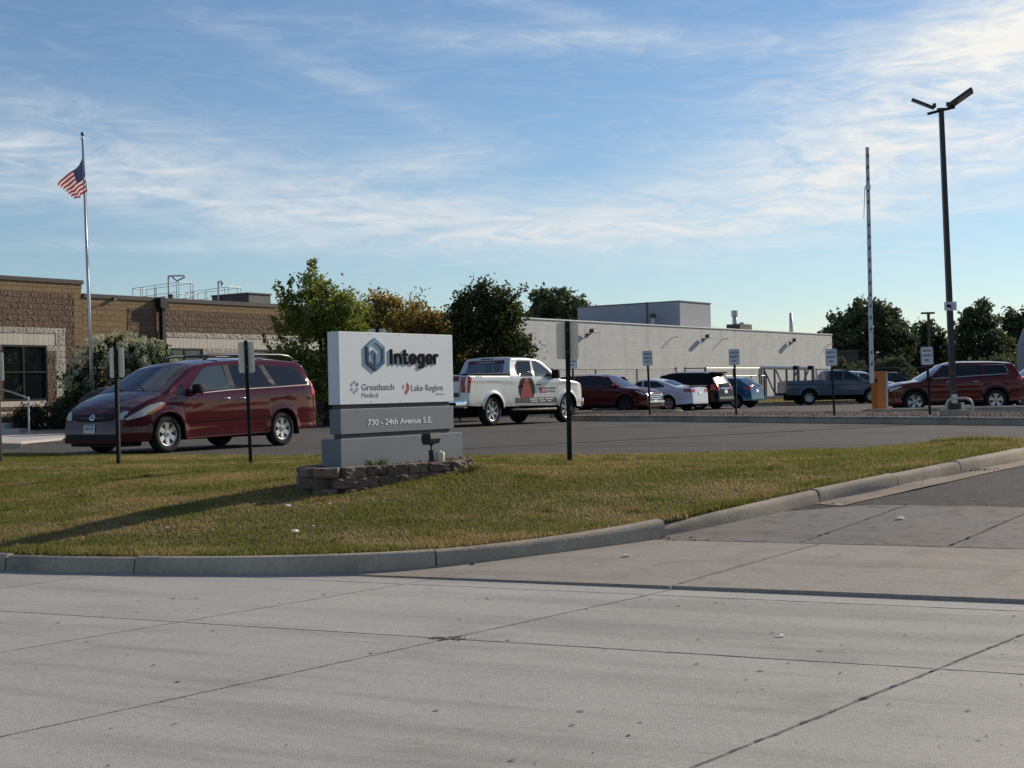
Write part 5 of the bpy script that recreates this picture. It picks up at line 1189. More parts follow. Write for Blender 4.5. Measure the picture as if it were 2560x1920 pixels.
MB().box(-4.24, 22.0, -.06, .5, 5.30, 5.45).build('coping', COPE, bl)
MB().box(22.0, 64.06, -.05, .4, 5.385, 5.45).build('coping', M('pale_coping', (.62, .60, .56), .35, metal=.5), bl)
# blocks, one by one
def split_mesh(seed, amp):
    rs = random.Random(seed); b = MB(); nx, nz = 5, 3; g = {}
    for i in range(nx + 1):
        for j in range(nz + 1):
            e = i in (0, nx) or j in (0, nz); g[i, j] = len(b.v)
            b.v.append((-.5 + i / nx + (0 if e else rs.uniform(-.05, .05)), (-.2 - amp * (.25 + .35 * rs.random()) if e else -.2 - amp * rs.random()), -.5 + j / nz + (0 if e else rs.uniform(-.08, .08))))
    for i in range(nx):
        for j in range(nz):
            q = (g[i, j], g[i + 1, j], g[i + 1, j + 1], g[i, j + 1])
            for tri in ((q[0], q[1], q[2]), (q[0], q[2], q[3])): b.f.append(tri); b.m.append(0)
    k = len(b.v); b.v += [(-.5, .5, -.5), (.5, .5, -.5), (.5, .5, .5), (-.5, .5, .5)]; c4 = (g[0, 0], g[nx, 0], g[nx, nz], g[0, nz])
    for a in range(4): b.f.append((c4[a], k + a, k + (a + 1) % 4, c4[(a + 1) % 4])); b.m.append(0)
    return b
def smooth_block(): b = MB(); b.add([(-.5, -.2, -.5), (.5, -.2, -.5), (.5, -.2, .5), (-.5, -.2, .5), (-.5, .5, -.5), (.5, .5, -.5), (.5, .5, .5), (-.5, .5, .5)], [(0, 1, 2, 3), (0, 4, 5, 1), (1, 5, 6, 2), (2, 6, 7, 3), (3, 7, 4, 0)]); return b
SPV = [split_mesh(i, .30) for i in range(9)]
cache = {}
def bmesh_for(mat, split):
    if (mat.name, split) not in cache:
        cache[mat.name, split] = [q.mesh('block', mat, fix=True) for q in (SPV if split else [smooth_block()])]
    return cache[mat.name, split]
jobs = []
CH = .2032
def region(x0, x1, z0, z1, mat, split, bw=.4064, ch=CH, stag=True):
    k = round((z1 - z0) / ch); ch = (z1 - z0) / k
    for r_ in range(k):
        x = x0 - (bw / 2 if (stag and r_ % 2) else 0)
        while x < x1 - .02:
            a, c_ = max(x, x0), min(x + bw, x1)
            if c_ - a > .05: jobs.append((a, c_, z0 + r_ * ch, z0 + (r_ + 1) * ch, mat, split))
            x += bw
E5 = -9.2
# left part
region(E5, -4.29, 5.42, 5.77, TAN, False, ch=.175); region(-4.64, -4.29, .9, 5.42, TAN, False); region(E5, -4.64, 4.20, 5.42, BRN, True); region(-5.03, -4.64, .9, 4.20, BRN, True)
region(E5, -5.03, 3.99, 4.20, WHS, True); region(-5.45, -5.03, 1.48, 3.99, WHS, True, stag=False); region(E5, -5.45, 3.58, 3.99, WHT, False, .203, .41, False)
region(-5.83, -5.45, 3.38, 3.58, WHS, True); region(-5.83, -5.45, 1.48, 3.38, BRN, True); region(E5, -5.45, 1.48, 1.68, WHT, False, .203, .2, False); region(E5, -4.64, .9, 1.48, BRN, True); region(E5, -7.62, 1.68, 3.58, BRN, True)
# middle
region(-4.29, -2.30, .9, 5.30, TAN, False); region(-2.30, -1.62, 4.17, 4.985, BRN, True); region(-2.30, -.65, 4.985, 5.30, TAN, False, ch=.157); region(-1.62, -.65, 4.17, 4.985, M('tan_block_shaded', (.20, .135, .085), .95, var=.12, vscale=4, rnd=.1), False)  # smooth tan blocks beside the downspout, its shadow put into their colour
region(-2.30, -.65, .9, 4.17, BRN, True)
# right part
X9 = 11.6
region(-.65, X9, 4.985, 5.30, TAN, False, ch=.157); region(-.65, X9, 4.17, 4.985, BRN, True); region(-.65, X9, 3.97, 4.17, WHS, True); region(-.65, X9, 3.56, 3.97, WHT, False, .203, .41, False)
for (x0, x1) in ((-.65, -.31), (1.34, 1.72), (2.76, 4.04), (6.2, 7.2), (8.9, X9)): region(x0, x1, 3.15, 3.56, WHS, True); region(x0, x1, 1.4, 3.15, BRN, True)
region(1.72, 2.76, 3.35, 3.56, WHS, True)
jobs.sort(key=lambda j: -(j[1] - j[0]) * (j[3] - j[2]) / (60 + j[0]) ** 2 * (1.0 if j[3] > 1.6 else .2) * (1.25 if j[5] else 1) * (.4 if -4.2 < j[0] < -2.4 and j[3] < 4 else 1))
GAP = .010
rest = {}
for i, (a, c_, z0, z1, mat, split) in enumerate(jobs):
    if i < 300:
        link('block', random.choice(bmesh_for(mat, split)), bl, ((a + c_) / 2, 0, (z0 + z1) / 2), None, ((c_ - a) - GAP, .10, (z1 - z0) - GAP))
    else:
        rb_ = rest.setdefault(mat.name, MB()); src = random.choice(SPV) if split else smooth_block(); sx, sz = (c_ - a) - GAP, (z1 - z0) - GAP
        rb_.add([((a + c_) / 2 + p[0] * sx, p[1] * .10, (z0 + z1) / 2 + p[2] * sz) for p in src.v], src.f)
for k_, rb_ in rest.items():
    o = rb_.build('blocks', MAT[k_], bl); o['kind'] = 'stuff'
# windows
WG = M('window_glass', (.010, .013, .016), .03, spec=.9); WF = M('window_frame_dark', (.02, .02, .022), .4)
def window(x0, x1, z0, z1, mull=(), tran=(), blind=False):
    f_ = MB(); w = .05
    f_.box(x0, x0 + w, -.02, .05, z0, z1).box(x1 - w, x1, -.02, .05, z0, z1).box(x0 + w, x1 - w, -.02, .05, z1 - w, z1).box(x0 + w, x1 - w, -.02, .05, z0, z0 + w)
    for m_ in mull: f_.box(m_ - .03, m_ + .03, -.018, .05, z0 + w, z1 - w)
    ms = [x0 + w] + [q for m_ in mull for q in (m_ - .03, m_ + .03)] + [x1 - w]
    for t_ in tran:
        for i in range(0, len(ms), 2): f_.box(ms[i], ms[i + 1], -.016, .05, t_ - .025, t_ + .025)
    o = f_.build('window', WF, bl); zs = [z0 + w] + [q for t_ in tran for q in (t_ - .025, t_ + .025)] + [z1 - w]
    for i in range(0, len(ms), 2):
        for j in range(0, len(zs), 2):
            MB().box(ms[i], ms[i + 1], .018, .026, zs[j], zs[j + 1]).build('pane', WG, o)
            if blind:
                s_ = MB(); z = zs[j] + .03
                while z < zs[j + 1]: s_.box(ms[i] + .01, ms[i + 1] - .01, .004, .012, z, z + .02); z += .05
                s_.build('blind', M('blind_slats', (.10, .105, .11), .5), o)
window(-7.60, -5.83, 1.70, 3.57, (-6.76,), (2.66,)); window(-.31, 1.34, 1.6, 3.55, (.44,), (), True); window(1.74, 2.74, 1.6, 3.34, (), (), True); window(4.04, 6.18, 1.6, 3.55, (4.92,), (), True); window(7.2, 8.9, 1.6, 3.55, (8.05,), (), True)
# scupper and downspout, small wall fitting
b = MB(); b.prism([(-.98, 5.42), (-.78, 5.46), (-.52, 5.05), (-.56, 5.02), (-.92, 5.02), (-.98, 5.10)], -.34, -.03, 0, xf=lambda a, c_, h: (a, h, c_)); b.box(-.86, -.70, -.28, -.08, .9, 5.02); b.build('downspout', M('black_metal', (.010, .010, .011), .45), bl)
MB().box(-2.98, -2.90, -.16, -.03, 5.25, 5.37).tube([(-2.94, -.1, 5.3), (-2.99, -.32, 5.40)], .02, 6).build('wall_fitting', M('galvanised', (.36, .37, .38), .4, metal=.7), bl)
# wall lamps on the white part
WL = M('lamp_housing', (.05, .047, .045), .45)
for x, z in ((29.46, 4.82), (43.2, 4.80), (56.45, 4.79)):
    l_ = MB(); l_.box(x - .10, x + .10, -.05, 0, z - .25, z - .05); l_.tube([(x, -.05, z - .15), (x, -.20, z - .12), (x, -.26, z + .02)], .04, 6); l_.box(x - .14, x + .26, -.48, -.20, z - .04, z + .18, tx=.8, ty=.9); o = l_.build('wall_lamp', WL, bl)
    MB().box(x - .10, x + .22, -.495, -.481, z - .01, z + .13).build('lens', M('lamp_lens_white', (.7, .7, .68), .2), o)
for x, z in ((39.2, 4.72), (45.9, 4.73), (63.3, 4.66), (55.8, 4.70)):
    MB().tube([(x, 0, z), (x, -.32, z + .04), (x + .02, -.38, z - .02)], .03, 6).build('wall_bracket', WCM, bl)
# rooftop: cabinet units, rails, pipes
def rooftop_box(name, u0, uc, u1, v0, vc, v1, D, mats, zbase, label):
    pc_ = np.array(W(uc, vc, D)); d1 = np.array([.5736, .8192]); d2 = np.array([-.8192, .5736])
    def along(dv, u):
        best = None
        for q in np.linspace(0, 40, 4001):
            p = (pc_[0] + dv[0] * q, pc_[1] + dv[1] * q, pc_[2]); r_ = np.array(p) - CAM; uu = 1280 + FPX * (r_ @ _R) / (r_ @ _F)
            if best is None or abs(uu - u) < best[0]: best = (abs(uu - u), q)
        return best[1]
    a, e = along(d1, u1), along(d2, u0)
    t = thing(name, label, 'rooftop unit', (pc_[0], pc_[1], zbase), A35)
    h = pc_[2] - zbase; MB().box(0, a, 0, e, 0, h - .06).build('casing', mats[0], t); MB().box(-.05, a + .05, -.05, e + .05, h - .06, h).build('cap', mats[1], t); return t, a, e, h
PEN = M('penthouse_panel', (.27, .285, .32), .75, var=.06, vscale=1); PCP = M('penthouse_cap', (.06, .065, .075), .5)
t, a, e, h = rooftop_box('roof_penthouse', 1444, 1699, 1776, 773, 751, 758, 89.5, (PEN, PCP), 5.2, 'large blue-grey metal penthouse on the roof of the white wing')
MB().box(-.03, 0, e * .30, e * .30 + .14, 0, h + .02).build('seam', PCP, t)
p_ = MB(); p_.tube([(-.5, e * .22, 0), (-.5, e * .22, 1.0)], .10, 10); p_.build('vent_pipe', M('pale_pipe', (.55, .56, .58), .5), t, smooth=True); MB().lathe([(.12, .95), (.2, 1.0), (.22, 1.12), (.1, 1.22), (0, 1.22)], 12, 'z', (-.5, e * .22, 0)).build('vent_cap', COPE, t)
DRT = M('unit_metal_shaded', (.035, .038, .045), .5); LRT = M('unit_metal_lit', (.16, .155, .15), .35, metal=.6, var=.2, vscale=1.5)  # one metal in two tones: casing painted as shaded, one side as lit
t, a, e, h = rooftop_box('rooftop_unit', 530, 620, 676, 741, 731, 735, 64, (DRT, COPE), 5.2, 'metal air handling unit on the brown roof, coloured with a lit and a shaded side')
MB().box(.03, a - .03, -.012, 0, .05, h - .12).build('lit_side', LRT, t); MB().box(-.02, 0, e * .65, e * .65 + .30, h * .3, h * .62).build('round_hatch', M('hatch_ring', (.2, .2, .2), .5), t)
STL = M('rail_steel', (.45, .46, .47), .45, metal=.6)
def roof_rail(u0, u1, v0, v1, D, label, posts):
    A_, B_ = np.array(W(u0, v0, D + 3.0)), np.array(W(u1, v1, D)); t = thing('roof_railing', label, 'railing', (0, 0, 0)); b = MB(); zb = 5.3; A_[2] = B_[2] = (A_[2] + B_[2]) / 2; zt = A_[2]; dn = np.array((.45, .7, 0))
    for off in (np.zeros(3), dn):
        for k_ in (0, .42, .62): b.tube([(*(A_ + off)[:2], zt - k_), (*(B_ + off)[:2], zt - k_)], .013, 6)
        for p in posts: q = A_ + off + (B_ - A_) * p; b.tube([(q[0], q[1], zb), (q[0], q[1], zt)], .016, 6)
    for q in (A_, B_): b.tube([(q[0], q[1], zt), tuple(q + dn)], .022, 6); b.tube([(q[0], q[1], zt - .5), (q[0] + dn[0], q[1] + dn[1], zt - .5)], .022, 6)
    b.tube([(A_[0], A_[1], zt - .55), (A_[0] - .55, A_[1] + .3, zb)], .03, 6)
    b.build('rails', STL, t); return t
roof_rail(331, 447, 715, 712, 61, 'galvanised guard rail round the left roof hatch', (0, .18, .22, .5, .95, 1)); roof_rail(463, 571, 726, 723, 66, 'galvanised guard rail round the right roof hatch', (0, .17, .21, .5, .92, 1))
for (u, vt, ua, D, lab) in ((421.5, 690, 455, 60, 'tall roof light bracket rising behind the left guard rail'), (546, 704, 552, 65, 'short roof light bracket behind the right guard rail')):
    x, y, z = W(u, vt, D); xa = XU(ua, D - 1.0); t = thing('roof_light', lab, 'lamp', (x, y, 5.2)); h = z - 5.2
    MB().tube([(0, 0, 0), (0, 0, h)], .05, 6, sq=True).build('pole', STL, t); b = MB(); b.box(0, xa - x, -.06, .06, h - .03, h + .03); b.build('arm', STL, t)
    MB().tube([(.15, 0, h - .05), ((xa - x) * .5, 0, h - .22), (xa - x, 0, h - .06)], .03, 6).build('lamp', COPE, t); MB().box(-.02, .16, -.1, .1, h * .42, h * .42 + .18).build('junction_box', COPE, t)
for (u, vt, D, r_, lab, hat) in ((1836, 776, 96, .13, 'thick galvanised flue pipe with a wider cap on the white wing', True), (1977, 782, 104, .11, 'tall thin flue pipe near the far end of the white wing', False), (1854, 806, 95, .10, 'short roof vent beside the thick flue', True)):
    x, y, z = W(u, vt, D); t = thing('flue_pipe', lab, 'pipe', (x, y, 5.2)); h = z - 5.2
    MB().tube([(0, 0, 0), (0, 0, h)], [r_ * 1.4, r_], 10).build('pipe', STL, t, smooth=True)
    if hat: MB().lathe([(r_, h * .72), (r_ * 1.7, h * .74), (r_ * 1.7, h * .99), (r_ * .9, h), (0, h)], 12).build('cap', STL, t)
MB().build  # noqa
x, y, z = W(1848, 815, 95); t = thing('roof_hatch', 'low dark hatch box on the white wing roof beside the flue', 'roof hatch', (x, y, 5.2), A35); MB().box(-.9, .9, -.5, .5, 0, z - 5.2 + .1).build('lid', COPE, t)

# ------------------------------------------------------------------ chain-link fence and rolling gate before the white wall
FN = M('fence_metal', (.16, .155, .15), .5, metal=.6); FB = M('gate_white_rail', (.66, .66, .64), .35, metal=.3)
def fence(label, pts, h, zb=.8, group=None, sp_=3.0, rail=True, barbs=0):
    t = thing('chain_link_fence', label, 'fence', (0, 0, 0), 0, group); r_ = MB(); w_ = MB()
    for a, c_ in zip(pts, pts[1:]):
        Ln = math.dist(a, c_); k = max(1, int(Ln / sp_))
        for i in range(k + 1):
            q = (a[0] + (c_[0] - a[0]) * i / k, a[1] + (c_[1] - a[1]) * i / k); MB().tube([(*q, zb - .2), (*q, zb + h + (.08 if i % 3 == 0 else 0))], .045, 6).build('post', FN, t)
        r_.tube([(*a, zb + h), (*c_, zb + h)], .035, 6); 
        for k_ in range(1, 14): w_.tube([(*a, zb + h * k_ / 14), (*c_, zb + h * k_ / 14)], .006, 3)
    r_.build('top_rail', FN, t); w_.build('fence_wire', FN, t); return t
fence('dark chain-link fence before the white wall behind the dark red crossover', [(W(1380, 930, 74)[0], 74), (W(1690, 922, 80)[0], 80)], 1.95)
fence('chain-link fence panel behind the black SUV with higher posts', [(W(1712, 923, 80.5)[0], 80.5), (W(1762, 921, 81)[0], 81)], 1.95, sp_=4)
fence('chain-link fence run between the black SUV and the rolling gate', [(W(1764, 922, 81)[0], 81), (W(1898, 925, 86)[0], 86)], 1.95, sp_=2.6)
fence('lower chain-link fence at the foot of the white wall behind the blue hatchback', [(W(1800, 940, 84)[0], 84), (W(1915, 940, 88)[0], 88)], 1.5, sp_=1.4)
fence('long low chain-link fence under the far trees on the right', [(W(2040, 922, 100)[0], 100), (W(2360, 922, 100)[0], 100), (48, 100)], 1.95)
gt = thing('rolling_gate', 'rolling chain-link gate with bright white top and bottom rails', 'gate', (0, 0, 0)); D = 88
def gp(u, v): p = W(u, v, D); return p
MB().tube([gp(1901, 919), gp(2024, 921)], .11, 8).build('top_rail', FB, gt); MB().tube([gp(1904, 993), gp(2012, 991)], .09, 8).build('bottom_rail', FB, gt)
for u in (1903, 1910, 1936, 1966, 1985, 2013): MB().tube([gp(u, 921), gp(u + 1.5, 1000 if u in (1910, 1936) else 990)], .07, 6).build('upright', FN, gt)
for a, c_ in (((1911, 926), (1937, 984)), ((1940, 926), (1966, 984)), ((1994, 924), (1983, 950)), ((2021, 926), (2010, 950))): MB().tube([gp(*a), gp(*c_)], .05, 6).build('brace', FN, gt)
for u in (1995, 2032):
    x, y, z = W(u, 915, 86.5); t = thing('gate_post', 'gate roller post with black roller, %s' % ('left of the pair' if u < 2000 else 'right of the pair'), 'post', (x, y, .8)); MB().tube([(0, 0, -.1), (0, 0, z - .8)], .10, 8).build('post', FN, t); MB().lathe([(0, -.08), (.14, -.08), (.14, .08), (0, .08)], 12, 'y', (-.18, 0, z - .9)).build('roller', DARKP, t)

# ------------------------------------------------------------------ flag pole and flag
FD = 44.0
xb, yb, zb = W(231, 985, FD); xt, _, zt = W(206, 346, FD); FX = lambda z: xb + (xt - xb) * (z - zb) / (zt - zb)
fp = thing('flag_pole', 'tall aluminium flag pole with a ball on top before the brown building', 'flag pole', (0, 0, 0)); POLE = M('pole_aluminium', (.50, .51, .52), .3, metal=.75)
MB().tube([(FX(.6), FD, .6), (FX(4), FD, 4), (FX(zt), FD, zt)], [.062, .056, .028], 12).build('pole', POLE, fp, smooth=True)
bx, _, bz = W(206, 335, FD); MB().sphere((bx, FD, bz), .065, 12, 8).build('ball', M('ball_metal', (.2, .2, .21), .25, metal=.8), fp, smooth=True); MB().tube([(FX(zt), FD, zt - .02), (bx, FD, bz)], .02, 6).lathe([(.05, zt - .03), (.05, zt + .04), (0, zt + .05)], 8, 'z', (FX(zt), FD, 0)).build('truck', POLE, fp)
MB().tube([(FX(zt) + .035, FD - .05, zt - .1), (FX(8) + .07, FD - .06, 8), (FX(6) + .06, FD - .07, 6), (FX(4.6) + .085, FD - .07, 4.6), (FX(3.6) + .06, FD - .07, 3.6), (FX(2.0) + .07, FD - .07, 2.0)], .007, 5).build('halyard', M('rope', (.35, .34, .32), .8), fp)
# flag: 13 stripes and a canton, hanging in the light wind; corner points follow the fall of the cloth
FS = [leafmat('flag_red', (.30, .018, .024), (.30, .018, .024), .4), leafmat('flag_white', (.62, .59, .59), (.62, .59, .59), .4), leafmat('flag_blue', (.025, .03, .10), (.025, .03, .10), .4)]
def flag():
    nu, nv = 36, 26; P = {}
    tl, bl_, br_, tr_ = [np.array(W(*q)) for q in ((207.5, 391, FD), (213, 478, FD), (187, 497, FD + .5), (142, 463, FD + .75))]
    b = MB()
    for i in range(nu + 1):
        for j in range(nv + 1):
            s_, t_ = i / nu, j / nv; p = (tl * (1 - t_) + bl_ * t_) * (1 - s_) + (tr_ * (1 - t_) + br_ * t_) * s_
            p = p + np.array([.03 * math.sin(s_ * 7 + t_ * 2.4), .10 * math.sin(s_ * 6 - t_ * 2), 0]); p[2] += -.06 * math.sin(math.pi * s_) * (1 - t_ * .4) + .012 * math.sin(s_ * 16 + t_)
            bulge = math.exp(-((s_ - .16) / .14) ** 2) * t_ * 1.0; p[0] += bulge * .24 * math.sin(min(1, t_ * 1.15) * math.pi * .62) ; p[1] -= bulge * .25
            P[i, j] = len(b.v); b.v.append(tuple(p))
    for i in range(nu):
        for j in range(nv):
            if i >= nu - 2 and (j * 7 + i * 3) % 5 < 2: continue          # frayed fly edge
            b.f.append((P[i, j], P[i + 1, j], P[i + 1, j + 1], P[i, j + 1])); st = j // 2
            b.m.append(2 if (i < nu * .40 and st < 7) else (0 if st % 2 == 0 else 1))
    for a in range(9):
        for q in range(6 if a % 2 == 0 else 5):
            i = int((q + (.6 if a % 2 == 0 else 1.1)) * nu * .40 / 6.2); j = int((a + .7) * 14 / 9.6); p = np.array(b.v[P[i, j]]); k = len(b.v)
            for an in range(5): b.v.append(tuple(p + np.array((.016 * math.cos(an * 1.2566 + 1.57), -.012, .016 * math.sin(an * 1.2566 + 1.57)))))
            b.f.append(tuple(k + x for x in range(5))); b.m.append(1)
    o = b.build('flag', FS, None, smooth=True, fix=False); return setp(o, 'striped red and white flag with blue starred canton drooping from the pole', 'flag')
flag()

# ------------------------------------------------------------------ light pole with two heads
LP = thing('light_pole', 'tall dark bronze square light pole with two lamp heads on the gravel island', 'street lamp', (0, 0, 0)); LD = 34.3
BRZ = M('pole_bronze', (.040, .036, .030), .42, metal=.2, var=.1, vscale=4)
xb, yb, zb = W(2385, 1024, LD); xt, _, zt = W(2353, 277, LD)
MB().tube([(xb, LD, zb), (xt, LD, zt)], [.098, .072], 4, sq=True).build('pole', BRZ, LP)
bb = MB(); bb.box(xb - .27, xb + .30, LD - .29, LD + .29, .62, 1.6 - (1024 - 957.5) / FPX * LD, bev=.02); bb.build('concrete_base', CON_KERB, LP); bt = 1.6 - (1024 - 957.5) / FPX * LD
MB().box(xb - .15, xb + .13, LD - .14, LD + .14, bt, bt + .15).build('base_cover', DBR, LP); MB().box(xb - .10, xb + .03, LD - .20, LD - .12, bt + .15, bt + .36, bev=.015).build('hand_hole_box', M('pale_box', (.55, .55, .53), .5), LP); MB().box(xb + .12, xb + .22, LD - .1, LD + .0, bt, bt + .16).build('conduit_box', MAT['pale_box'], LP)
MB().box(xt - .09, xt + .09, LD - .07, LD + .07, zt, zt + .06).tube([(xt, LD, zt + .01), (xt + .34, LD + .05, zt + .09)], .035, 8).tube([(xt, LD, zt + .01), (xt - .32, LD + .05, zt - .06)], .035, 8).build('cross_arm', BRZ, LP)
def head(p0, p1, wid, tip, label):
    a, c_ = np.array(p0), np.array(p1); d_ = (c_ - a); Ln = np.linalg.norm(d_); d_ /= Ln; sd2 = np.array(tip); sd2 = sd2 - d_ * (sd2 @ d_); sd2 /= np.linalg.norm(sd2); n_ = np.cross(d_, sd2)
    b = MB(); xf_ = lambda s_, w_, h: tuple(a + d_ * s_ + sd2 * w_ + n_ * h)
    b.prism([(0, -wid * .32), (.12, -wid * .5), (Ln * .95, -wid * .5), (Ln, -wid * .45), (Ln, wid * .45), (Ln * .95, wid * .5), (.12, wid * .5), (0, wid * .32)], -.025, .025, 0, xf_); o = b.build('lamp_head', BRZ, LP)
    for k_ in (-1, 1): q = MB(); q.prism([(Ln * .35, -wid * .36), (Ln * .9, -wid * .36), (Ln * .9, wid * .36), (Ln * .35, wid * .36)], k_ * .027, k_ * .032, 0, xf_); q.build('led_panel', M('led_panel', (.22, .20, .17), .3, var=.5, vscale=9), o)
    q = MB(); q.box(-.035, .035, -.035, .035, 0, .10); b2 = [(a[0] + v_[0], a[1] + v_[1], a[2] + v_[2] + .02) for v_ in q.v]; q.v = b2; q.build('photo_cell', BRZ, o)
head(W(2370, 268, LD), W(2431, 225, LD - .15), .30, (.25, -.75, .5), ''); head(W(2336, 271, LD), W(2279, 249, LD + .1), .32, (.1, 1, .12), '')
t = thing('arrow_sign', 'small white sign with a black arrow strapped to the light pole', 'sign', (*W(2376.5, 776, LD - .12)[:2], W(2376.5, 776, LD - .12)[2]), R(-6)); h = 21.5 / FPX * LD
MB().box(-.145, .145, 0, .006, 0, h).build('plate', M('sign_face', (.5, .5, .5), .5), t); MB().prism([(.06, .02), (-.05, .085), (-.05, .055), (-.10, .115), (-.03, .17), (-.035, .135), (.09, .12), (.0, .10)], -.003, 0, 0, xf=lambda a, c_, hh: (a, hh, c_)).build('arrow', BLK, t)
hp_ = thing('pipe_guard', 'pale bent pipe hoop guarding the foot of the light pole', 'guard', (xb, LD - .42, .76))
hw2, hh2 = .315, .47; pts = [(-hw2, 0, 0)] + [(-hw2 + .18 - .18 * math.cos(k), 0, hh2 - .18 + .18 * math.sin(k)) for k in np.linspace(0, math.pi / 2, 6)] + [(hw2 - .18 + .18 * math.sin(k), 0, hh2 - .18 + .18 * math.cos(k)) for k in np.linspace(0, math.pi / 2, 6)] + [(hw2, 0, 0)]
MB().tube(pts, .028, 10).build('hoop', M('hoop_paint', (.45, .44, .42), .5), hp_, smooth=True)

# ------------------------------------------------------------------ barrier gate
BD = 44.7
x0, _, z0 = W(2182, 1018, BD); x1 = XU(2216, BD); zt = W(2195, 931, BD)[2]; ORG = M('orange_paint', (.44, .135, .02), .5, var=.06, vscale=3)
bg = thing('barrier_gate', 'orange parking barrier box with its striped white boom raised upright', 'barrier gate', ((x0 + x1) / 2, BD, .83), R(26)); hgt = zt - .83
MB().box(-.19, .19, -.16, .16, 0, hgt, bev=.012).build('cabinet', ORG, bg); MB().box(.12, .20, -.172, .172, .0, hgt + .01, bev=.01).build('door', M('pale_door', (.42, .40, .36), .5), bg); MB().box(-.195, .20, -.168, .168, hgt, hgt + .03, bev=.01).build('lid', ORG, bg)
A0, A1 = W(2180, 958, BD - .3), W(2168, 368, BD - .3); inv = bg.matrix_basis.copy(); inv = Matrix.LocRotScale(Vector(((x0 + x1) / 2, BD, .83)), bg.rotation_euler, None).inverted()
a0, a1 = inv @ Vector(A0), inv @ Vector(A1); WB = M('boom_white', (.58, .59, .63), .5); RB = M('boom_dark_red', (.07, .018, .018), .5)
ax = (a1 - a0).normalized(); rt = Vector((math.cos(R(-26)), math.sin(R(-26)), 0)); rt = (rt - ax * rt.dot(ax)).normalized(); nb = ax.cross(rt); Ln = (a1 - a0).length
def bpt(s_, w_, h): p = a0 + ax * s_ + rt * w_ + nb * h; return tuple(p)
b = MB(); b.prism([(0, -.068), (Ln * .83, -.055), (Ln, -.05), (Ln, .05), (Ln * .83, .055), (0, .068)], -.025, .025, 0, bpt); bo = b.build('boom', WB, bg)
for k_ in range(19):
    s_ = Ln * (.07 + k_ * .049)
    if k_ in (2, 13): continue
    q = MB()
    for sd3 in (-1, 1): q.prism([(s_, -.034), (s_ + .13, .026), (s_ + .17, .034), (s_ + .17, .026), (s_ + .04, -.034)], sd3 * .0255, sd3 * .028, 0, bpt); q.prism([(s_ + .04, -.024), (s_ + .13, -.024), (s_ + .13, .024), (s_ + .04, .024)], sd3 * .0255, sd3 * .0285, 0, bpt)
    q.build('boom_stripe', RB, bo)
q = MB(); q.prism([(Ln * .82, -.07), (Ln * .84, -.07), (Ln * .84, .07), (Ln * .82, .07)], -.04, .04, 0, bpt); q.build('boom_joint', POLE, bo)
q = MB().tube([bpt(Ln * .835, -.07, 0), bpt(Ln * .83, -.10, 0), bpt(Ln * .70, -.155, -.02)], .012, 6); q.build('tip_support', STL, bo)
MB().tube([(-.30, -.05, hgt * .78), (-.2, -.05, hgt * .78)], .06, 10).build('hinge', DARKP, bg)

# second, far light pole
x, y, z = W(2321, 783, 112); t = thing('light_pole', 'distant plain light pole with a flat T-shaped head among the trees', 'street lamp', (x, y, .6)); MB().tube([(0, 0, 0), (0, 0, z - .6)], .12, 6).build('pole', BRZ, t); MB().box(-.55, .45, -.2, .2, z - .66, z - .52).build('lamp_head', BRZ, t)
# far low buildings
def shed(label, u0, u1, vt, D, col, depth=12, name='far_building', roof=None):
    xa, y, zt = W(u0, vt, D); xc = XU(u1, D, vt); t = thing(name, label, 'building', (xa, y, .5)); h = zt - .5; wl = MB().box(0, xc - xa, 0, depth, 0, h); wl.build('wall', col, t); MB().box(-.1, xc - xa + .1, -.1, depth, h, h + .15).build('roof_edge', COPE, t)
    for k_ in range(max(1, int((xc - xa) / 4))): MB().box(1 + k_ * 4, 2.6 + k_ * 4, -.04, .1, .6, h * .7).build('door', M('far_door', (.07, .065, .06), .7), t)
    return t
shed('dark low shed under the big tree beyond the white wing', 2088, 2146, 880, 118, M('dark_shed', (.055, .05, .048), .8, var=.15, vscale=1)); shed('long brown low building behind the far trees', 2150, 2440, 886, 150, M('far_brown', (.17, .14, .115), .85, var=.15, vscale=.5), 10)
x, y, zt = W(2551, 806, 92); t = thing('round_tank', 'grey rounded storage silo cut by the right edge of the photo', 'silo', (x + 3.2, y, .5)); hh = zt - .5; MB().lathe([(3.3, 0), (3.3, hh - 1.5), (2.9, hh - .4), (1.6, hh + .3), (0, hh + .6)], 28).build('shell', M('silo_grey', (.20, .21, .23), .6, var=.06, vscale=.5), t, smooth=True)

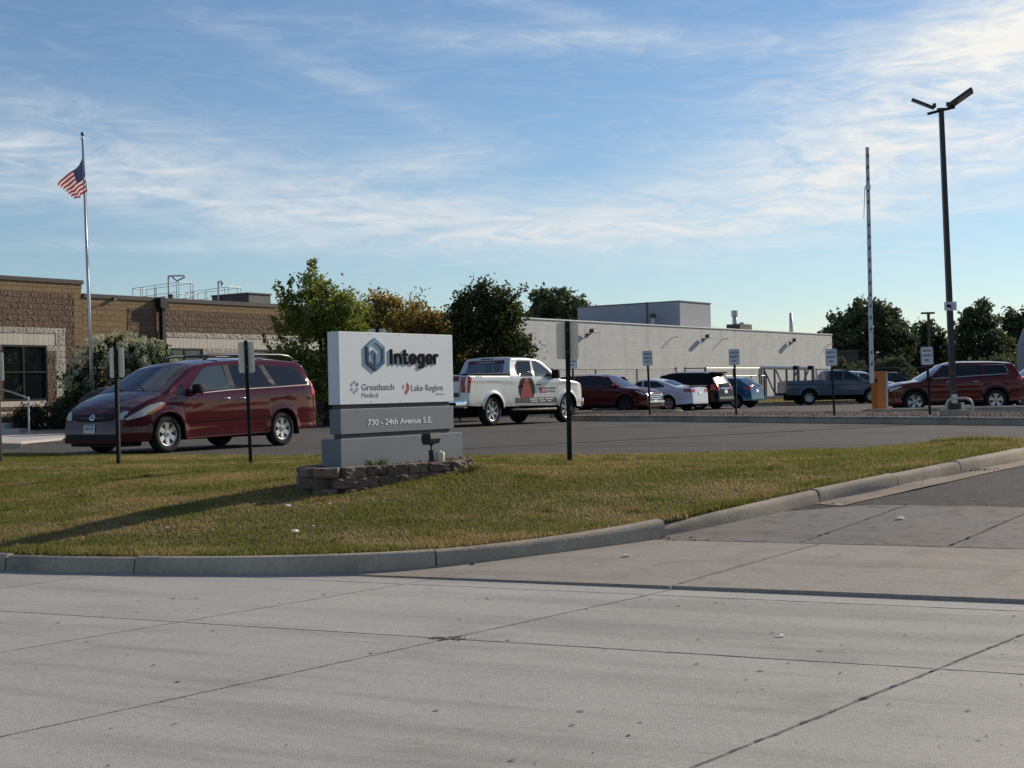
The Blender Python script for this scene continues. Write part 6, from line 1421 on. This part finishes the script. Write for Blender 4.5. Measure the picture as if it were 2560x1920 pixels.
# ------------------------------------------------------------------ plants
BARK = M('bark', (.075, .058, .045), .95, var=.3, vscale=9, bump=1, bscale=25)
def leaf_cloud(P, size, up=.3, fold=.0):
    n = len(P); d = RNG.normal(0, 1, (n, 3)); d /= np.linalg.norm(d, axis=1)[:, None]; a = RNG.normal(0, 1, (n, 3)); a -= d * (a * d).sum(1)[:, None]; a /= np.linalg.norm(a, axis=1)[:, None]
    s = size * RNG.uniform(.6, 1.35, n)[:, None]; w = .62
    v = np.stack([P - d * s, P + a * s * w, P + d * s, P - a * s * w], 1).reshape(-1, 3); return v, np.arange(4 * n).reshape(n, 4)
def tree(name, label, base, H, lobes, nleaf, lsize, mat, trunk=.12, clump=.28, nclump=None, group=None, cat='tree', fork=.35, shell=.55, bare=0, limb_r=.03, sprig=0.0, ws=1, hs=1):
    """lobes: (dx,dy,z,rx,ry,rz) ellipsoids that hold clumps of leaves; limbs run to the lobes"""
    t = thing(name, label, cat, base, 0, group); b = MB(); z0 = H * fork
    top = (0, 0, max(l_[2] for l_ in lobes)); b.tube([(0, 0, -.3), (random.uniform(-.05, .05), 0, z0 * .5), (0, random.uniform(-.06, .06), z0), (random.uniform(-.1, .1), 0, top[2])], [trunk * 1.35, trunk, trunk * .85, trunk * .25], 8)
    vol = np.array([l_[3] * l_[4] * l_[5] for l_ in lobes]) ** .8; vol /= vol.sum(); C_ = []; nc = nclump or max(40, nleaf // 60)
    for l_, f_ in zip(lobes, vol):
        k = max(3, int(nc * f_)); d = RNG.normal(0, 1, (k, 3)); d /= np.linalg.norm(d, axis=1)[:, None]; r_ = RNG.uniform(shell, 1, k) ** .7; cc = np.array(l_[:3]) + d * r_[:, None] * np.array(l_[3:]); C_.append(cc)
        b.tube([(0, 0, min(z0 * random.uniform(.8, 1.3), l_[2])), (l_[0] * .5, l_[1] * .5, (z0 + l_[2]) / 2 - .1), tuple(l_[:3])], [trunk * .5, trunk * .32, trunk * .12], 6)
        for q in cc[:: max(1, k // 9)]: b.tube([tuple(np.array(l_[:3]) * .8 + np.array((0, 0, z0)) * .2), tuple(q)], [limb_r, limb_r * .35], 4)
    b.build('trunk', BARK, t, smooth=True); C_ = np.concatenate(C_); sz = clump * RNG.uniform(.55, 1.35, len(C_)); per = RNG.multinomial(nleaf, sz ** 2 / (sz ** 2).sum())
    P = np.repeat(C_, per, 0) + RNG.normal(0, 1, (nleaf, 3)) * np.repeat(sz, per)[:, None] * np.array([.55, .55, .42])
    if sprig:
        k = int(nleaf * sprig); ct = C_[RNG.integers(0, len(C_), 60)]; dirs = np.stack([RNG.normal(0, .35, 60), RNG.normal(0, .35, 60), RNG.uniform(.5, 1, 60)], 1); idx = RNG.integers(0, 60, k); tt = RNG.uniform(0, 1, k)[:, None]
        P[:k] = ct[idx] + dirs[idx] * tt * clump * 2.6 + RNG.normal(0, .06, (k, 3))
    P[:, 2] = np.maximum(P[:, 2], .1); v, f_ = leaf_cloud(P, lsize); t.scale = (ws, ws, hs); link('crown', np_mesh('crown', v, f_, mat, RNG.uniform(0, 1, nleaf)), t); return t
MAPLE = leafmat('maple_leaf', (.075, .12, .018), (.27, .29, .052), .5, .5); RUST = leafmat('rusty_leaf', (.15, .155, .028), (.40, .25, .06), .5, .7); DKLEAF = leafmat('dark_leaf', (.024, .042, .011), (.085, .10, .024), .35, .5); FARL = leafmat('far_leaf', (.040, .064, .030), (.115, .135, .060), .4, .3)
gT = 'young trees along the building'
tree('maple_tree', 'green maple with spiky top behind the rear of the red minivan', (XU(815, 47.5), 47.5, .78), 5.6, [(0, 0, 3.0, 1.7, 1.6, 1.5), (-.3, 0, 4.3, 1.15, 1.1, 1.0), (.45, -.2, 3.9, 1.1, 1.0, .9), (-.35, 0, 5.05, .45, .45, .75), (.55, .1, 4.75, .40, .4, .55), (-1.3, -.3, 2.3, .9, .9, .7), (1.2, -.2, 2.8, .9, .9, .7), (.1, -.4, 1.6, 1.4, 1.3, .8)], 26000, .066, MAPLE, .10, .36, 360, gT, sprig=.22, ws=.93, hs=.86)
tree('maple_tree', 'short rusty-leaved maple just above the monument sign', (XU(985, 52), 52.0, .8), 4.8, [(0, 0, 2.7, 1.2, 1.1, 1.3), (-.72, 0, 3.95, .5, .5, .8), (.0, 0, 4.15, .42, .4, .65), (.85, 0, 3.9, .3, .3, .55), (.95, 0, 2.5, .9, .8, .9), (.0, -.2, 1.3, 1.5, 1.2, .7)], 26000, .064, RUST, .07, .34, 280, gT, sprig=.12, hs=.95)
tree('maple_tree', 'brown-tinged small maple between the rusty maple and the dark tree', (XU(1085, 50.5), 50.5, .8), 4.2, [(0, 0, 2.4, 1.1, 1.0, 1.2), (-.45, 0, 3.2, .5, .5, .6), (.45, -.1, 2.3, .7, .7, .9), (0, -.2, 1.3, 1.2, 1.1, .7)], 22000, .064, leafmat('brown_leaf', (.16, .14, .028), (.36, .20, .06), .45, .8), .06, .30, 160, gT, sprig=.1)
tree('dark_tree', 'dark green upright tree behind the silver pickup', (XU(1214, 49.5), 49.5, .8), 5.4, [(0, 0, 2.6, 1.45, 1.4, 1.5), (-.35, 0, 3.9, .9, .9, .9), (.5, 0, 3.7, .8, .8, 1.0), (.15, 0, 4.7, .38, .38, .6), (-.55, 0, 4.5, .35, .35, .6), (.72, 0, 4.55, .33, .33, .5), (1.0, -.2, 2.4, .7, .7, .9), (0, 0, 1.2, 1.3, 1.2, .8)], 30000, .064, DKLEAF, .10, .34, 380, gT, sprig=.22, ws=.96, hs=.90)
sp_t = thing('bare_sapling', 'nearly leafless thin sapling top poking above the rusty maple', 'tree', (XU(1031, 56), 56, .8), 0, gT); b = MB(); top = W(1031, 727, 56)[2] - .8
b.tube([(0, 0, -.1), (.02, 0, top * .5), (0, 0, top)], [.05, .03, .008], 6)
for k_ in range(9): z = top * (.72 + .03 * k_); a_ = k_ * 2.4; b.tube([(0, 0, z), (.22 * math.cos(a_), .2 * math.sin(a_), z + .3)], [.012, .004], 4)
b.build('trunk', BARK, sp_t)
P = RNG.normal(0, 1, (60, 3)) * np.array([.16, .16, .25]) + np.array([.42, 0, top - .35]); v, f_ = leaf_cloud(P, .06); link('crown', np_mesh('crown', v, f_, DKLEAF, RNG.uniform(0, 1, 60)), sp_t)
gF = 'far trees beyond the lot'
tree('far_tree', 'rounded distant tree above the roof between the dark tree and the penthouse', (XU(1388, 128), 128, .5), 11, [(0, 0, 7.5, 3.2, 2.8, 2.6), (-2.0, 0, 6.5, 2, 2, 2), (1.9, 0, 7.2, 1.7, 1.7, 2.0), (0, 0, 9.2, 1.8, 1.8, 1.3)], 9000, .20, FARL, .3, .6, 230, gF)
tree('far_tree', 'big spreading dark tree behind the raised barrier boom', (XU(2172, 122), 122, .5), 9.5, [(0, 0, 5.6, 3.4, 3, 2.2), (-2.4, 0, 5.2, 1.7, 1.7, 1.5), (2.3, 0, 4.6, 1.9, 1.8, 1.6), (-.2, 0, 7.4, 1.7, 1.6, 1.2), (1.3, 0, 6.4, 1.5, 1.5, 1.4)], 10000, .19, FARL, .32, .55, 230, gF, fork=.30)
tree('far_tree', 'lower dark tree to the left of the light pole', (XU(2318, 128), 128, .5), 7.6, [(0, 0, 4.3, 1.7, 1.7, 2.3), (-1.4, 0, 3.4, 1.3, 1.3, 1.7), (1.3, 0, 3.0, 1.2, 1.2, 1.8)], 6500, .19, FARL, .22, .5, 150, gF)
tree('far_tree', 'tall egg-shaped tree to the right of the light pole', (XU(2452, 124), 124, .5), 8.8, [(0, 0, 4.6, 2.0, 1.9, 2.9), (0, 0, 6.8, 1.3, 1.3, 1.5), (-1.6, 0, 3.4, 1.3, 1.3, 1.8), (1.5, 0, 3.6, 1.2, 1.2, 1.8)], 8500, .19, FARL, .25, .5, 190, gF)
tree('far_tree', 'tree cut by the right edge of the photo beyond the silo', (XU(2550, 130), 130, .5), 8.6, [(0, 0, 4.6, 1.9, 1.8, 2.5), (-.8, 0, 6.6, .7, .7, 1.3), (1.2, 0, 6.6, 1.2, 1.2, 1.5)], 6500, .19, FARL, .25, .5, 150, gF)
tree('far_tree', 'small round tree low between the shed and the light pole', (XU(2232, 112), 112, .5), 3.6, [(0, 0, 1.9, 1.5, 1.3, 1.0), (.4, 0, 2.5, .8, .8, .6)], 3500, .16, FARL, .12, .4, 80, gF)
for i, (u, D, h, w_) in enumerate(((2110, 112, 3.2, 2.2), (2290, 135, 4.4, 3.2), (2385, 132, 4.2, 3.0), (2480, 118, 3.4, 2.6), (2560, 122, 4.0, 3.0))):
    tree('bush', ['dark bush against the shed wall beyond the grey pickup', 'bushy growth left of the distant light pole', 'bushy growth directly behind the tall light pole', 'bushy growth above the roof of the red crossover', 'bushy growth at the right edge below the silo'][i], (XU(u, D), D, .5), h, [(0, 0, h * .5, w_, 1.5, h * .5), (-w_ * .6, 0, h * .4, w_ * .6, 1.2, h * .35)], 3800, .18, FARL, .08, .45, 90, 'bushes under the far trees', 'bush')
# hydrangea with white flower heads
HYL = leafmat('hydrangea_leaf', (.016, .034, .010), (.06, .085, .022), .3, .6); HYF = leafmat('hydrangea_bloom', (.40, .45, .25), (.74, .73, .54), .3, 1.5)
hx, hy = XU(300, 45.5), 45.5
hy_o = tree('hydrangea', 'large hydrangea bush covered in creamy white flower heads behind the minivan', (hx, hy, .78), 3.0, [(0, 0, 1.55, 1.55, 1.25, 1.35), (-.75, -.1, 1.1, .95, .9, .95), (.8, 0, 1.75, .9, .9, .9)], 9000, .075, HYL, .06, .26, 260, None, 'shrub', shell=.5)
P = []; Q = []
for l_, k in (((0, 0, 1.55, 1.6, 1.3, 1.42), 150), ((-.78, -.1, 1.1, 1.0, .95, 1.0), 55), ((.85, 0, 1.75, .95, .95, .98), 65)):
    d = RNG.normal(0, 1, (k, 3)); d[:, 1] = -np.abs(d[:, 1]) * .9 + .25; d[:, 2] = np.abs(d[:, 2]) * 1.0 - .35; d /= np.linalg.norm(d, axis=1)[:, None]; P.append(np.array(l_[:3]) + d * np.array(l_[3:]) * RNG.uniform(.96, 1.06, (k, 1)))
P = np.concatenate(P); P = P[P[:, 2] > .15]
fb = MB(); rs = random.Random(4); petal_v = []; 
for p in P:
    r_ = rs.uniform(.075, .125); m_ = 64; d = RNG.normal(0, 1, (m_, 3)); d /= np.linalg.norm(d, axis=1)[:, None]; petal_v.append(p + d * r_ * np.array([.85, .85, 1.15]))
PV_ = np.concatenate(petal_v); v, f_ = leaf_cloud(PV_, .027); o = link('flower_heads', np_mesh('flower_heads', v, f_, HYF, RNG.uniform(0, 1, len(PV_))), hy_o); o['kind'] = 'stuff'
# boulder, low shrubs, dry grass
bm = bmesh.new(); bmesh.ops.create_icosphere(bm, subdivisions=3, radius=1)
for v_ in bm.verts:
    q = v_.co.copy(); k_ = 1 + .22 * mnoise.noise(q * 1.3 + Vector((3, 1, 2))) + .07 * mnoise.noise(q * 4); v_.co = Vector((q.x * .66 * k_, q.y * .5 * k_, max(-.6, q.z * .72 * k_ + (.16 * q.x))))
me = bpy.data.meshes.new('boulder'); bm.to_mesh(me); bm.free(); me.materials.append(M('dark_stone', (.048, .042, .042), .85, var=.25, vscale=4, bump=.8, bscale=12))
x, y, z = W(256, 1010, 41.5); o = link('boulder', me, None, (XU(258, 40.5), 40.5, 1.36)); setp(o, 'dark landscape boulder in front of the hydrangea', 'boulder')
def shrub(label, u, v, D, w_, h, n, mat, ls=.05): return tree('shrub', label, (XU(u, D), D, .75), h, [(0, 0, h * .45, w_, w_ * .6, h * .5), (w_ * .5, -.1, h * .4, w_ * .5, w_ * .5, h * .4), (-w_ * .5, 0, h * .4, w_ * .5, w_ * .5, h * .4)], n, ls, mat, .03, .14, max(60, n // 40), 'low shrubs along the building', 'shrub', fork=.1, shell=.3)
JUN = leafmat('juniper', (.010, .020, .009), (.032, .048, .018), .2, 1.2); DRY = leafmat('dry_leaf', (.14, .085, .035), (.30, .19, .09), .3, 1)
shrub('dark low juniper behind the front of the minivan', 120, 1040, 42.5, 1.1, .95, 4500, JUN, .045); shrub('green leafy shrub between the juniper and the hydrangea', 188, 1010, 43.5, .55, 1.5, 2500, leafmat('mid_shrub', (.022, .04, .012), (.075, .09, .025), .3, 1), .06)
shrub('low juniper behind the rear bumper of the minivan', 735, 1030, 48, 1.3, .95, 4000, leafmat('blue_juniper', (.018, .036, .022), (.055, .085, .055), .2, 1), .05); shrub('juniper just left of the monument sign base', 800, 1030, 49, 1.0, .8, 3000, MAT['blue_juniper'], .05)
shrub('dark undergrowth below the upright tree behind the pickup', 1150, 1020, 50.5, 1.6, 1.0, 4000, JUN, .05); shrub('flowering low shrub under the maple near the minivan tail lamp', 775, 975, 47, .7, 1.5, 1800, leafmat('pale_flower', (.05, .06, .03), (.34, .28, .24), .3, 2), .05)
tuft('dry_grass', 'clump of dry straw-coloured ornamental grass by the steps', (XU(38, 43.2), 43.2, .75), 500, .78, .75, DRY).scale = (1.2, .8, 1)
tuft('dry_grass', 'second clump of dry straw-coloured grass at the left edge', (XU(2, 43.6), 43.6, .75), 300, .7, .6, DRY)
# steps and hand rail
st = thing('steps', 'three concrete steps at the left edge leading to the building', 'steps', (0, 0, 0)); x1 = XU(66, 42)
for k_ in range(4): MB().box(x1 - 6, x1 - k_ * .55, 41.2 + k_ * .36, 45.5 + .01 * k_, .55, .86 + k_ * .16, bev=.012).build('step', WALK, st)
hr = thing('hand_rail', 'grey metal hand rail sloping down beside the steps', 'railing', (0, 0, 0)); pa, pb2 = W(71, 995, 41), W(2, 972, 43.5); pc2 = W(-40, 960, 45)
MB().tube([pa, pb2, pc2], .028, 8).build('rail', STL, hr, smooth=True); MB().tube([pa, (pa[0], pa[1], .72)], .028, 8).build('post', STL, hr); MB().tube([pc2, (pc2[0], pc2[1], .9)], .028, 8).build('post', STL, hr)

# ------------------------------------------------------------------ litter, leaves, stones
LIT = M('paper_white', (.72, .70, .66), .8); LEAFB = M('dead_leaf', (.10, .055, .03), .9); LEAFD = M('dark_leaf_scrap', (.05, .04, .032), .9)
def scrap(name, label, cat, loc, size, mat, group=None):
    rs = random.Random(hash((round(loc[0], 2), round(loc[1], 2))) % 9999); b = MB(); n = 7; r_ = [rs.uniform(.6, 1.1) for _ in range(n)]; a0 = rs.uniform(0, 6)
    ring = [(size * r_[k_] * math.cos(a0 + k_ * 6.283 / n), size * .6 * r_[k_] * math.sin(a0 + k_ * 6.283 / n), rs.uniform(.002, .4) * size) for k_ in range(n)]
    b.add(ring + [(0, 0, size * .45)], [(k_, (k_ + 1) % n, n) for k_ in range(n)]); b.add([(x_, y_, 0.0) for x_, y_, _ in ring], [tuple(range(n))])
    o = b.build(name, mat, None, loc=loc); return setp(o, label, cat, group)
def pavep(u, v):
    for z in np.linspace(-.02, .66, 137):
        q = G(u, v, z); s = NQ[0] * q[0] + NQ[1] * q[1]; g_ = 0.0 if s < 10.82 else zap(q[0], q[1])
        if g_ <= z + .003: return (q[0], q[1], g_ + .003)
    return G(u, v, .3)
def lawnp(u, v):
    p = None
    for z in np.linspace(.1, .75, 66):
        q = G(u, v, z)
        if zlawn(q[0], q[1]) <= z + .01: p = q; break
    p = p or G(u, v, .4); return (p[0], p[1], zlawn(p[0], p[1]) + .035)
for (u, v, lab, sz, mt) in ((736, 1337, 'larger white paper scrap on the lawn near the kerb', .055, LIT), (813, 1331, 'dark curled leaf with a pale edge on the lawn', .04, LEAFB), (417, 1327, 'tiny white scrap on the lawn right of the sign shadow', .03, LIT), (720, 1271, 'pale flat scrap on the lawn below the planter', .05, LIT), (825, 1268, 'pale thin scrap on the lawn right of the flat scrap', .035, LIT), (532, 1329, 'pale crumb on the shaded lawn edge', .022, LIT), (783, 1323, 'faint pale scrap beside the larger paper scrap', .028, LIT), (110, 1262, 'orange-brown leaf lying on the green lawn at the left', .05, M('orange_leaf', (.28, .12, .03), .9)), (191, 1246, 'white speck of paper on the upper left lawn', .022, LIT)):
    scrap('scrap', lab, 'litter', lawnp(u, v), sz, mt, 'litter on the lawn')
for (u, v, z, lab, sz, mt) in ((1566, 1391, zap(.9, 12.9) + .004, 'pale paper scrap on the driveway apron near the kerb', .05, LIT), (2250, 1298, .27, 'pale stick-like scrap on the upper apron slab', .06, LIT), (1950, 1592, .003, 'flat white scrap on the road slab near the gutter', .035, LIT), (103, 1424, .008, 'crumpled pale leaf in the gutter at the left', .055, M('grey_leaf', (.30, .29, .27), .9)), (2308, 1204, .46, 'white pebble in the driveway gutter', .03, LIT), (2290, 1209, .45, 'second white pebble in the driveway gutter', .025, LIT), (1318, 1388, .06, 'pale scrap against the kerb face', .03, LIT), (1181, 1412, .06, 'brown leaf on the apron beside the kerb joint', .03, LEAFB)):
    scrap('scrap', lab, 'litter', pavep(u, v), sz, mt, 'litter on the pavement')
# dead leaves gathered at the kerb joints
for (cx, cy, cz, n, sp3) in ((1.56, 14.05, .125, 40, .12), (1.9, 13.85, .12, 25, .2), (5.72, 17.5, .51, 60, .12), (5.95, 17.55, .515, 30, .15), (3.45, 15.6, .30, 20, .15)):
    P = np.stack([RNG.normal(cx, sp3, n), RNG.normal(cy, sp3 * .35, n), np.full(n, cz) + RNG.uniform(.0, .015, n)], 1); v, f_ = leaf_cloud(P, .012); o = link('leaf_litter', np_mesh('leaf_litter', v, f_, LEAFB, RNG.uniform(0, 1, n)))
    setp(o, {40: 'reddish dead leaves caught in the notch of the kerb', 25: 'few dead leaves scattered along the apron step', 60: 'clump of dead grass and leaves in the driveway kerb joint', 30: 'dry twigs trailing from the driveway kerb joint', 20: 'dead leaves at the start of the driveway kerb'}[n], 'leaves', None, 'stuff')
# broken slab corner: dark spalled patch with loose chips
spx, spy = spot
b = MB(); rs = random.Random(3); ring = []
for k_ in range(26):
    a_ = k_ / 26 * 6.283; rr_ = (.06 + .04 * rs.random()) * (1.5 if abs(math.cos(a_ + R(25))) > .8 else .55); ring.append((spx + rr_ * math.cos(a_), spy + rr_ * .75 * math.sin(a_), .0045))
b.add(ring + [(spx, spy, .0045)], [(k_, (k_ + 1) % 26, 26) for k_ in range(26)]); o = b.build('spalled_patch', M('spall_dark', (.10, .092, .082), .95, var=.5, vscale=30, bump=1, bscale=80), None, fix=False); setp(o, 'dark crumbling patch where two road joints cross', 'patch')
stones('chip_gravel', [(spx - .2, spy - .05), (spx + .16, spy - .09), (spx + .2, spy + .03), (spx - .12, spy + .08)], lambda x, y: np.full(len(x), .003), 26, (.003, .008), 'loose concrete chips around the crumbling joint', M('chip', (.16, .145, .13), .9))
# crumbs and dark bits on the concrete
n = 380; x = RNG.uniform(-5, 6, n); y = RNG.uniform(5.2, 12, n); k_ = (NQ[0] * x + NQ[1] * y < 10.4); x, y = x[k_], y[k_]; P = np.stack([x, y, np.full(len(x), .004)], 1); d = RNG.normal(0, 1, (len(x), 2)); d /= np.linalg.norm(d, axis=1)[:, None]; s_ = (RNG.uniform(.15, 1, len(x)) ** 3 * .022 + .004)[:, None]; a3 = np.concatenate([d * s_, np.zeros((len(x), 1))], 1); b3 = np.concatenate([np.stack([-d[:, 1], d[:, 0]], 1) * s_ * .45, RNG.uniform(.001, .006, (len(x), 1))], 1)
v = np.stack([P - a3, P + b3, P + a3, P - b3 * np.array([1, 1, -.2])], 1).reshape(-1, 3); o = link('road_debris', np_mesh('road_debris', v, np.arange(len(v)).reshape(-1, 4), LEAFD, RNG.uniform(0, 1, len(x)))); setp(o, 'tiny dark leaf crumbs scattered over the concrete road', 'debris', None, 'stuff')
